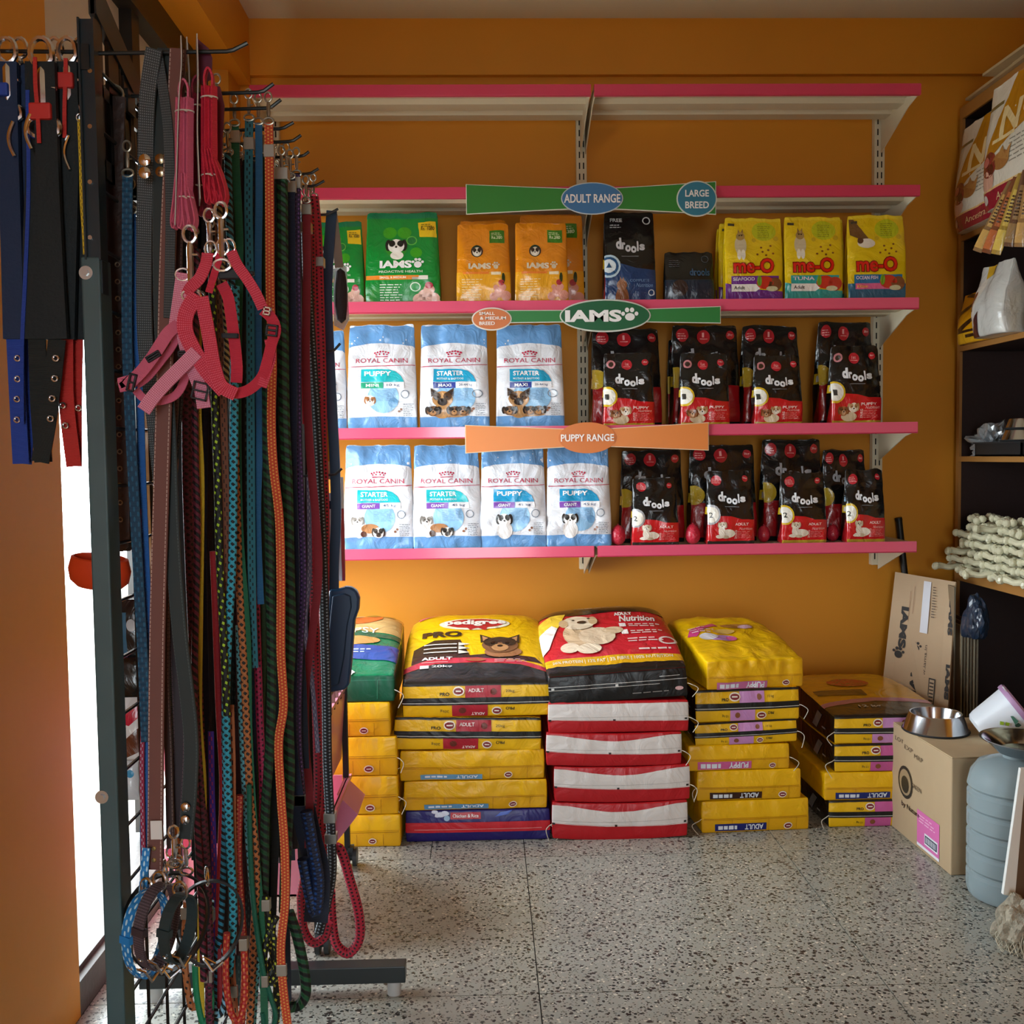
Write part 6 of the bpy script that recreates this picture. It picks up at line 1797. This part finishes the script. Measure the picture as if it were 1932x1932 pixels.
# cardboard lying on top of the cabinet
cb = mat('#a8906a', rough=.8, bump=.15, bscale=20, var=.08)
cbl = mat('#b8a07c', rough=.8, bump=.1, bscale=30, var=.05)
for k, (y0_, y1_, z, dx, lab) in enumerate(((3.0, 4.25, .052, -.02, 'lower brown cardboard sheet lying on top of the cabinet'), (2.9, 4.02, .064, -.05, 'upper brown cardboard sheet lying on top of the cabinet'))):
    root = empty('cardboard_sheet', (X_CAB + .2, (y0_ + y1_) / 2, zc[0] + z - .0), lab, 'cardboard', 'cardboard sheets on the cabinet', rz=.03 * k)
    m = MB(); m.box(-.2 + dx, -(y1_ - y0_) / 2, 0, .2, (y1_ - y0_) / 2, .010); m.build('sheet', cb, root)
    m = MB(); m.box(-.2 + dx - .001, -.3, .010, -.05, .25, .0115); m.build('flap', cbl, root)


def fbag(name, label, Yc, X, z, w, h, t, art, base, group, lean=0.0, rz=-PI / 2, crease=1.2, cat='bag'):
    """bag whose face looks into the room from the cabinet"""
    sd = int(Yc * 100)
    root = empty(name, (X + t / 2, Yc, z), label, cat, group, rot=(lean, 0, rz))
    wr = wrinkle(sd, 16, 5); wr2 = wrinkle(sd + 5, 40, 5)
    def D(p):
        nx = p[:, 0] / (w / 2); nz = np.clip(p[:, 2] / h + .5, 0, 1); ny = p[:, 1] / (t / 2)
        T = np.maximum(1 - nz ** 2.4, .05) * (.85 + .3 * np.sin(PI * np.clip(nz * 1.2, 0, 1)))
        yy = p[:, 1] * T * (1 - .4 * np.abs(nx) ** 5) + .006 * crease * np.clip(np.abs(ny) * 2 - 1, 0, 1) * (wr(p[:, 0], p[:, 2]) + .5 * wr2(p[:, 0], p[:, 2])) + .012 * crease * nz ** 3 * wr(p[:, 0], p[:, 2] * .2)
        return np.stack([p[:, 0] * (1 - .05 * nz ** 4), yy, p[:, 2] + h / 2 + .012 * nz ** 5 * wr(p[:, 0] * 1.5, 0 * p[:, 2])], 1)
    s = Solid(w / 2, t / 2, h / 2, .008, 17, 4, 21, D)
    s.body('bag_body', film(base), root)
    s.print('front_print', 'front', art, film, root, .0018, .0007)
    return root


def art_n(asp):
    a = Art(asp)
    a.rect(0, 0, 1, 1, '#d3d0c4', 0)
    a.poly([(.45, 1), (.1, .42), (.2, .38), (.5, .48), (.95, .58), (1, 1)], '#b07a18', 1)
    a.text('N', .34, .52, .66, .76, '#e2cf9c', 3, .03); a.text('&D', .70, .62, .95, .80, '#e2cf9c', 3, .02); a.rect(.24, .49, .62, .52, '#e2cf9c', 3)
    a.rect(.0, .80, .3, .83, '#6f6a44', 2)
    a.ell(.2, .34, .14, .10, '#7a2a26', 3); a.ell(.16, .37, .06, .04, '#b3605a', 4); a.ell(.24, .30, .05, .04, '#4a1614', 4); a.ell(.42, .33, .15, .07, '#9a6a3a', 3); a.poly([(.36, .36), (.44, .44), (.5, .36), (.6, .42), (.56, .3)], '#a87a44', 4)
    a.ell(.16, .22, .13, .08, '#c89c8a', 3); a.lines(.56, .28, .95, .48, 6, '#8d8a80', 3, 3, .3)
    a.rect(0, 0, 1, .14, '#8e1c30', 2); a.circ(.1, .08, .04, '#b9b7b2', 4); a.text('Ancestral', .3, .045, .75, .10, '#dcb78a', 4, .0, .3); a.rect(0, .14, 1, .155, '#d9b77c', 3)
    return a


AN = art_n(.95)
fbag('food_bag', 'large white, gold and red bag with letter N, farther one on the cabinet top shelf', 4.08, 1.965, zc[1] + .001, .42, .43, .12, AN, '#cfcbbd', 'large bags on the top cabinet shelf', lean=.02)
fbag('food_bag', 'large white, gold and red bag with letter N, nearer one cut by the picture edge', 3.70, 1.90, zc[1] + .001, .42, .46, .12, AN, '#cfcbbd', 'large bags on the top cabinet shelf', lean=.02)

# long treat packets fanning down from the shelf edge
cols = (('#8a6a44', '#c9a25a'), ('#7a4426', '#b9683a'), ('#a88a3a', '#d9bc5a'), ('#6a4a34', '#9a7a50'), ('#9a7444', '#caa060'), ('#5e4630', '#8d6c48'))
for k, (ca, cbb) in enumerate(cols):
    px = 1898 + 9 * k
    top = P(px + 14, 342 - 7 * k, 3.62 - .03 * k)
    names = ('leftmost', 'second', 'third', 'fourth', 'fifth', 'rightmost')
    root = empty('hanging_treat', top, '%s long brown and gold treat packet fanned below the N bags' % names[k], 'packet', 'treat packets hanging from the cabinet shelf', rot=(0, math.radians(26 - 4.5 * k), -.5))
    w, h = .034, .26 + .01 * (k % 3)
    def D(p, w=w, h=h):
        nz = p[:, 2] / (h / 2); nx = p[:, 0] / (w / 2)
        return np.stack([p[:, 0] * (1 - .06 * nz ** 4), p[:, 1] * (1 - .85 * np.abs(nz) ** 4) * (1 - .5 * nx ** 4), p[:, 2] - h / 2], 1)
    s = Solid(w / 2, .006, h / 2, .002, 5, 3, 11, D); s.body('packet_body', film(ca), root)
    a = Art(.15); a.rect(0, .05, 1, .3, cbb, 1); a.rect(.2, .35, .8, .8, cbb, 1); a.lines(.25, .4, .75, .75, 8, '#3a2416', 2, k, .5)
    s.print('front_print', 'front', a, film, root)

# second cabinet shelf
a = Art(.8); a.rect(0, 0, 1, 1, '#d99a0c', 0); a.poly([(0, .62), (.5, .78), (.6, .72), (0, .52)], '#1b1210', 2); a.poly([(0, .25), (.7, .5), (.75, .42), (0, .12)], '#1b1210', 2); a.poly([(.1, .95), (.5, .85), (.5, .92), (.2, 1)], '#1b1210', 2); a.rect(.05, 0, .95, .2, '#dca81c', 3); a.rect(.45, .1, .8, .16, '#1b1210', 4); a.rect(0, .2, 1, .25, '#1b1210', 3)
fbag('food_bag', 'yellow and black striped bag at the far end of the second cabinet shelf', 4.17, 1.985, zc[2] + .001, .22, .21, .09, a, '#c98c0c', 'bags on the second cabinet shelf')
a = Art(.9); a.rect(0, 0, 1, 1, '#c3c4c0', 0); a.poly([(0, .05), (.12, .7), (.35, 1), (.3, .5), (.2, .1)], '#d8d3c8', 1); a.ell(.18, .5, .05, .14, '#8a4a28', 2); a.poly([(.1, .0), (.35, .0), (.4, .35), (.3, .3)], '#3a1a22', 2); a.poly([(.2, 1), (.25, .8), (.5, .86), (.45, 1)], '#c9a02c', 3)
fbag('food_bag', 'tall silver foil bag with white and brown front on the second cabinet shelf', 3.93, 1.93, zc[2] + .001, .24, .28, .14, a, '#b9bab6', 'bags on the second cabinet shelf', crease=2.4)
a = Art(.9); a.rect(0, 0, 1, 1, '#d0a01c', 0); a.ell(.5, .5, .3, .3, '#3a2c16', 1)
fbag('food_bag', 'yellow bag at the picture edge on the second cabinet shelf', 3.68, 2.0, zc[2] + .001, .2, .16, .09, a, '#c0941c', 'bags on the second cabinet shelf')

# third cabinet shelf: plastic wrap, tray, bowls
def bowl(name, label, c, r, h, rot=(0, 0, 0), group=None, flare=.8, base_out=True, material=None):
    root = empty(name, c, label, 'bowl', group, rot=rot)
    if base_out: prof = [(.001, .004), (r * .60, .004), (r * .70, h * .75), (r * .74, h), (r * .78, h * 1.01), (r * .80, h * .96), (r * .97, h * .12), (r, .004), (r * .99, 0), (r * .9, 0)]
    else: prof = [(.001, 0), (r * .55, 0), (r * .62, .003), (r * .92, h * .92), (r * .99, h * .95), (r, h), (r * .98, h), (r * .90, h * .96), (r * .6, .008), (.001, .006)]
    m = MB(); m.lathe(prof, n=48); m.build('bowl_shell', material or steel(), root, smooth=True)
    if base_out:
        m = MB(); m.tube(ring_pts((0, 0, .003), r * .985, r * .985, (1, 0, 0), (0, 1, 0), 40), .0035, n=6, closed=True); m.build('rubber_ring', mat('#16181a', rough=.7), root, smooth=True)
    return root


def crumple(name, label, cat, c, sx, sy, sz, material, seed=1, group=None, amp=.25, rot=(0, 0, 0), part='sheet', n=5, rough_=3.0):
    bm = bmesh.new(); bmesh.ops.create_icosphere(bm, subdivisions=n - 1, radius=1)
    from mathutils import noise
    for v in bm.verts:
        d = noise.noise(v.co * rough_ + Vector((seed, 0, 0))) + .6 * abs(noise.noise(v.co * rough_ * 2.3 + Vector((0, seed, 0))))
        v.co *= 1 + amp * d
        v.co.x *= sx; v.co.y *= sy; v.co.z *= sz
    zmin = min(v.co.z for v in bm.verts)
    for v in bm.verts: v.co.z = max(v.co.z, -sz * .8) + sz * .8
    me = bpy.data.meshes.new(part); bm.to_mesh(me); bm.free()
    root = empty(name, c, label, cat, group, rot=rot)
    mesh_obj(part, me, material, root, smooth=False)
    return root


z3 = zc[3] + .001
crumple('plastic_wrap', 'crumpled clear plastic wrap on the third cabinet shelf', 'plastic', (2.075, 4.15, z3), .055, .08, .06, mat('#aab2b8', rough=.16, coat=1, trans=.35), 4, amp=.9, rough_=2.6)
tr2 = empty('black_tray', (2.14, 3.95, z3), 'low black tray holding steel bowls on the third cabinet shelf', 'tray')
m = MB()
for b_ in ((-.14, -.18, 0, .14, .18, .006), (-.14, -.18, 0, -.134, .18, .05), (.134, -.18, 0, .14, .18, .05), (-.14, -.18, 0, .14, -.174, .05), (-.14, .174, 0, .14, .18, .05)): m.box(*b_)
m.build('tray_body', mat('#1b2023', rough=.4), tr2)
m = MB(); m.box(-.146, -.186, .05, -.128, .186, .056); m.box(.128, -.186, .05, .146, .186, .056); m.box(-.128, -.186, .05, .128, -.168, .056); m.box(-.128, .168, .05, .128, .186, .056); m.build('rim', mat('#22282b', rough=.35), tr2)
bowl('steel_bowl', 'lower steel bowl of the stack on the black tray', (2.095, 3.93, z3 + .057), .085, .045, group='steel bowls on the third cabinet shelf')
bowl('steel_bowl', 'upper steel bowl of the stack on the black tray', (2.095, 3.93, z3 + .104), .07, .04, group='steel bowls on the third cabinet shelf')
bx_ = empty('dark_carton', (2.27, 4.12, z3), 'dark box in the far corner of the third cabinet shelf', 'box')
m = MB(); m.box(-.0, -.10, 0, .15, .10, .12); m.build('carton_body', mat('#1a1c20', rough=.5), bx_, bevel=.003)
m = MB(); m.box(-.002, -.09, .04, 0, .02, .09); m.build('carton_label', mat('#3a3a40', rough=.5), bx_)

# rawhide bones in clear packs, every bone on its own
bone_m = mat('#cfccae', rough=.4, bump=.3, bscale=60, var=.12, vscale=25, coat=.4)
me_b = None
def bone_mesh():
    m = MB(); path = []; sc_ = []
    for k in range(9):
        t = k / 8; path.append((0, (t - .5) * .115, .003 * math.sin(9 * t))); sc_.append(1.0)
    m.tube(path, .0135, n=8, scale=[.9, 1.1, .95, .9, .9, .9, .95, 1.1, .9])
    for sy in (-1, 1):
        for sx in (-1, 1):
            c = Vector((sx * .0105, sy * .057, 0)); pts = [c + Vector((0, y, 0)) for y in (-.012, -.008, 0, .008, .012)]
            m.tube(pts, .0165, n=8, scale=[.35, .8, 1, .8, .35])
    return m
bm0 = bone_mesh().build('rawhide_bone', bone_m, None, smooth=True); bmesh_data = bm0.data; bpy.data.objects.remove(bm0)
rnd = random.Random(5)
lv = ['bottom', 'second', 'third', 'fourth', 'fifth', 'sixth', 'top']
nb = 0
for lay in range(7):
    z = zc[4] + .018 + lay * .035
    for row in range(8):
        y = 4.22 - row * .132 - (.03 if lay % 2 else 0) - (.02 * lay)
        for col_ in range(3):
            x = 1.965 + col_ * .042 + rnd.uniform(-.004, .004) + lay * .004 - (.02 if lay == 0 else 0)
            if lay == 6 and (row + col_) % 2: continue
            o = bpy.data.objects.new('rawhide_bone', bmesh_data); COL.objects.link(o)
            o.location = (x, y + rnd.uniform(-.01, .01), z + rnd.uniform(-.002, .002)); o.rotation_euler = (rnd.uniform(-.05, .05), rnd.uniform(-.4, .4), rnd.uniform(-.3, .3) + (1.2 if rnd.random() < .12 else 0))
            tag(o, 'pale rawhide bone in the %s layer of the big pile' % lv[lay], 'dog chew', 'rawhide bones piled on the cabinet, %s layer' % lv[lay]); nb += 1

# ------------------------------------------------------------------ cartons, bowls and water can in front of the cabinet
card = mat('#b39b7a', rough=.75, bump=.12, bscale=14, var=.06, vscale=4)
card_dk = mat('#8d7a60', rough=.8)
ink = '#231b16'


def plane_print(name, art, o3, ux, uz, nrm, parent, step=.0005):
    """art on a flat rectangle: origin corner o3, edge vectors ux, uz (parent space)"""
    V, Fs, Mi, cols_ = art.cut(.5, .5, [-.5, .5], [-.5, .5])
    o3, ux, uz, nrm = Vector(o3), Vector(ux), Vector(uz), Vector(nrm).normalized()
    me = bpy.data.meshes.new(name)
    me.from_pydata([tuple(o3 + ux * (v[0] + .5) + uz * (v[1] + .5) + nrm * (.0006 + step * v[2])) for v in V], [], Fs)
    me.polygons.foreach_set('material_index', Mi)
    return mesh_obj(name, me, [mat(c, rough=.5) for c in cols_], parent)


c0 = P(1793, 1678, 3.15)
bxX, bxY, bxW, bxD, bxH = c0.x, 3.15, .50, .468, .378
ct = empty('cardboard_carton', (bxX, bxY, 0), 'large brown carton with pink label on its side, standing on the floor', 'box', rz=.03)
m = MB(); m.box(0, 0, 0, bxW, bxD, bxH); m.build('carton_body', card, ct, bevel=.004)
for y0_, y1_ in ((.0, bxD / 2 - .001), (bxD / 2 + .001, bxD)):
    m = MB(); m.box(.001, y0_, bxH, bxW, y1_, bxH + .004); m.build('flap', cbl, ct, bevel=.001)
a = Art(1.24)
for k in range(3): a.text('LOT EXP MRP'[4 * k:4 * k + 3], .12 + .16 * k, .86 - .03 * k, .26 + .16 * k, .90 - .03 * k, '#6a5a48', 2, 0)
a.circ(.30, .52, .15, '#2c2a24', 2, 20); a.circ(.30, .52, .12, '#a08a6a', 3, 20); a.circ(.30, .50, .08, '#2c2a24', 4, 14); a.text('GREEN', .40, .52, .56, .56, '#3a332a', 3, .0)
a.text('by Nature', .24, .27, .54, .33, ink, 3, .01)
a.rect(.50, .06, .84, .36, '#d86fae', 2); a.lines(.53, .26, .82, .34, 3, '#f0c6dd', 3, 2, .3); a.rect(.62, .09, .82, .19, '#e8e8ee', 3)
a.rect(.63, .105, .81, .175, '#20304a', 4)
for k in range(8): a.rect(.645 + .02 * k, .115, .655 + .02 * k, .165, '#dfe3ea', 5)
a.rect(.50, .035, .84, .06, '#e8e8ee', 2)
# left face: viewer's left is the far end
plane_print('side_print', a, (0, bxD, 0), (0, -bxD, 0), (0, 0, bxH), (-1, 0, 0), ct)
bowl('steel_bowl', 'steel dog bowl with rubber base ring standing on the big carton', P(1765, 1405, 3.46).xy.to_3d() + Vector((0, 0, bxH + .005)), .110, .062, group=None)
# white tub with mauve lid, lying on the carton
tc_ = P(1884, 1392, 3.32)
tub = empty('plastic_tub', (tc_.x, 3.32, bxH + .078), 'white plastic tub with mauve lid and green leaf print, lying on the carton', 'tub', rot=(.5, .80, 0.35))
m = MB(); m.lathe([(.001, -.075), (.050, -.075), (.062, -.066), (.066, -.05), (.078, .06), (.080, .066), (.001, .066)], n=36); o = m.build('tub_body', mat('#d5dbe2', rough=.35), tub, smooth=True)
m = MB(); m.lathe([(.084, .060), (.086, .066), (.086, .076), (.080, .082), (.001, .083)], n=36); m.lathe([(.084, .060), (.079, .060)], n=36); m.build('lid', mat('#a883a8', rough=.4), tub, smooth=True)
m = MB(); m.tube(ring_pts((-.086, 0, .075), .012, .008, (1, 0, 0), (0, 1, 0), 12), .003, n=6, closed=True); m.build('lid_tab', mat('#b9b2b9', rough=.4), tub, smooth=True)
def tubprint(pts, col, nm):
    vs = []
    for a_, z in pts:
        r = .0735 + (z + .0) * .105 + .0012; vs.append((r * math.cos(a_), r * math.sin(a_), z))
    me = bpy.data.meshes.new(nm); me.from_pydata(vs, [], [list(range(len(vs)))]); mesh_obj(nm, me, mat(col, rough=.4), tub)
for da, dz in ((-2.2, .0), (-1.95, -.01), (-2.05, .012)):
    tubprint([(da, dz), (da + .12, dz + .008), (da + .22, dz), (da + .12, dz - .008)], '#8fae2c', 'leaf_print')
tubprint([(-2.15, .035), (-1.75, .03), (-1.8, .045), (-2.1, .042)], '#4a7a66', 'letter_print'); tubprint([(-1.75, .028), (-1.55, .026), (-1.57, .044), (-1.75, .042)], '#2d5a4c', 'letter_print')

# big water can with a bowl on top
can = empty('water_can', (1.585, 2.99, 0), 'translucent blue-grey ribbed water can standing before the carton', 'water can')
R = .135
prof = [(.001, .004), (R * .8, .0), (R * .96, .008), (R, .03)]
z = .03
for k in range(5):
    prof += [(R, z + .005), (R, z + .040), (R * .95, z + .048), (R * .95, z + .054), (R, z + .062)]; z += .062
prof += [(R * .98, z + .012), (R * .93, z + .04), (R * .78, z + .068), (R * .45, z + .085), (R * .28, z + .088), (R * .28, z + .10), (R * .26, z + .10), (R * .26, z + .084), (R * .44, z + .081), (R * .76, z + .064), (R * .91, z + .038), (R * .96, z + .008)]
inn = [(r - .003, zz) for r, zz in reversed(prof[3:3 + 25])]
m = MB(); m.lathe(prof + inn + [(R * .94, .012), (.001, .010)], n=48)
m.build('can_body', mat('#c6d6da', rough=.13, trans=.68, ior=1.12), can, smooth=True)

bowl('steel_bowl', 'wide steel bowl resting on top of the water can', (1.615, 2.98, z + .101), .135, .045, base_out=False)

# cardboard and a white-edged board at the picture edge, tied with a rag
bd = empty('leaning_board', P(1915, 1690, 2.72), 'brown cardboard with a broad white edge, leaning at the picture edge', 'cardboard')
pts = [P(1893, 1688, 2.72), P(1915, 1692, 2.72), P(1936, 1450, 2.80), P(1926, 1450, 2.80)]
def slab(root, pts, nrm, t, name, material, bevel=0):
    nrm = Vector(nrm).normalized() * t
    v = [p - root.location for p in pts]; n = len(v)
    m = MB(); m.add(v + [p + nrm for p in v], [tuple(range(n)), tuple(range(2 * n - 1, n - 1, -1))] + [(i, (i + 1) % n, (i + 1) % n + n, i + n) for i in range(n)])
    return m.build(name, material, root, bevel=bevel)
slab(bd, pts, (0, 1, 0), .012, 'white_edge', mat('#d9dcd8', rough=.5))
pts = [P(1912, 1700, 2.735), P(2080, 1720, 2.735), P(2080, 1440, 2.81), P(1934, 1450, 2.81)]
slab(bd, pts, (0, 1, 0), .010, 'board', mat('#5e4630', rough=.8, var=.1))
rag_m = mat('#9a9280', rough=.9, bump=.8, bscale=90, var=.25, vscale=30)
rc = P(1925, 1775, 2.68)
rag = crumple('cloth_rag', 'greyish frayed rag bundle at the foot of the leaning board', 'cloth', (rc.x, 2.68, .002), .062, .05, .072, rag_m, 9, amp=.35, rough_=2.2, part='cloth')
rnd = random.Random(3)
m = MB()
for k in range(60):
    a0 = rnd.uniform(PI * .9, PI * 2.1); x = .055 * math.cos(a0); y = .045 * math.sin(a0)
    p0 = Vector((x * .9, y * .9, rnd.uniform(.02, .07))); p1 = p0 + Vector((rnd.uniform(-.03, .01), rnd.uniform(-.02, 0), -.02)); p2 = Vector((p1.x + rnd.uniform(-.02, .02), p1.y + rnd.uniform(-.02, .01), .003))
    m.tube([p0, p1, p2], .0014, n=4)
o = m.build('frayed_fibre', mat('#b3ac98', rough=.9), rag); o['kind'] = 'stuff'

# flattened cartons standing behind
ia = empty('flattened_carton', P(1725, 1340, 4.10), 'flattened carton with IAMS printed sideways, leaning against the orange wall', 'cardboard')
q = [P(1660, 1335, 4.22), P(1786, 1372, 3.98), P(1803, 1098, 4.12), P(1689, 1079, 4.30)]
# let the sheet reach the floor
def down(p, top): d = (p - top); t = (0 - p.z) / d.z if abs(d.z) > 1e-6 else 0; return p + d * t
ql = [down(q[0], q[3]), down(q[1], q[2]), q[2], q[3]]
nrm = (ql[1] - ql[0]).cross(ql[3] - ql[0]).normalized()
slab(ia, ql, -nrm, .008, 'sheet', mat('#c2a888', rough=.75, bump=.1, bscale=20, var=.04))
a = Art(.45)
a.rect(.50, .60, .62, .97, '#dfe2ea', 2)
a.text('IAMS', .18, .46, .30, .76, ink, 3, .05, rot=-90); paw(a, .2, .42, .08, ink, 3)
a.text('IAMS', .42, .16, .54, .44, ink, 3, .05, rot=90); paw(a, .47, .49, .07, ink, 3)
a.text('www.iams.in', .60, .22, .64, .52, '#4a3c30', 3, .0, rot=90); a.lines(.66, .72, .72, .95, 12, '#5a4a3c', 3, 2, .4)
a.rect(.70, .05, .80, .30, '#3a3028', 2); a.rect(.715, .06, .785, .29, '#c2a888', 3)
for k in range(9): a.rect(.72, .07 + .024 * k, .78, .08 + .024 * k, '#3a3028', 4)
a.rect(.30, .66, .305, .88, '#8a5a3c', 2); a.rect(.36, .72, .365, .92, '#8a5a3c', 2)
a.text('IAMS', .93, .62, 1.0, .86, ink, 3, .05, rot=-90); a.text('IAMS', .94, .18, 1.0, .42, ink, 3, .05, rot=-90)
V, Fs, Mi, cs = a.cut(.5, .5, [-.5, .5], [-.5, .5])
vis = [q[0] - ia.location, q[1] - ia.location, q[2] - ia.location, q[3] - ia.location]
me = bpy.data.meshes.new('carton_print')
fr = nrm if nrm.y < 0 else -nrm
W = []
for v in V:
    u, w_ = v[0] + .5, v[1] + .5
    W.append(tuple(vis[0].lerp(vis[1], u).lerp(vis[3].lerp(vis[2], u), w_) + fr * (.0015 + .0006 * v[2])))
me.from_pydata(W, [], Fs); me.polygons.foreach_set('material_index', Mi); mesh_obj('carton_print', me, [mat(c, rough=.6) for c in cs], ia)
# fix the side the sheet's thickness goes to
for k, (x0, yb_, yt, nm) in enumerate(((1797, 1262, 1098, 'upper'), (1790, 1360, 1262, 'lower'))):
    pass
names = ('first', 'second', 'third', 'fourth', 'fifth', 'sixth', 'seventh')
for k in range(7):
    xt = 1795 + (0 if k == 0 else 7 + 6 * k) ; 
    Yk = 4.06 - .004 * k
    top = P(xt, 1108 if k == 0 else 1178 + 3 * (k % 3), Yk); bot = P(xt - 3, 1365, Yk)
    if top.x > X_CAB - .004 and False: continue
    h = top.z
    root = empty('folded_cardboard', (top.x + .012, Yk, 0), '%s folded cardboard sheet seen edge-on right of the flattened carton' % names[k], 'cardboard', 'folded cardboard sheets by the cabinet', rz=-.12)
    m = MB(); m.box(0, 0, 0, .005, .26, h); m.build('sheet', card if k % 2 else card_dk, root)
    m = MB(); m.box(-.0005, -.002, 0, .0055, 0, h); m.build('cut_edge', mat('#8d8672' if k % 2 else '#6b6454', rough=.8), root)
sb = P(1832, 1190, 3.99)
crumple('plastic_bag', 'dark blue plastic bag draped over the folded cardboard sheets', 'plastic bag', (sb.x + .02, 4.0, sb.z - .03), .04, .05, .09, mat('#1c2c40', rough=.3, coat=.4), 8, amp=.35, rough_=1.3)
# black rod in the corner
rd = empty('black_rod', P(1722, 1078, 4.34), 'black rod leaning on the orange wall behind the flattened carton', 'rod')
p0, p1 = P(1696, 982, 4.37) - rd.location, P(1722, 1078, 4.34) - rd.location
d_ = (p1 - p0); t_ = (0 - (p1.z + rd.location.z)) / d_.z
m = MB(); m.tube([p0, p1 + Vector((d_.x * t_ * .25, d_.y * t_ * .3, -(p1.z + rd.location.z) + .001))], .014, n=10); m.build('rod_body', mat('#16120f', rough=.45), rd, smooth=True)
m = MB(); m.tube([p0 + Vector((0, 0, -.001)), p0 + Vector((-.003, 0, .012))], .0155, n=10); m.build('end_cap', mat('#0d0b0a', rough=.5), rd, smooth=True)
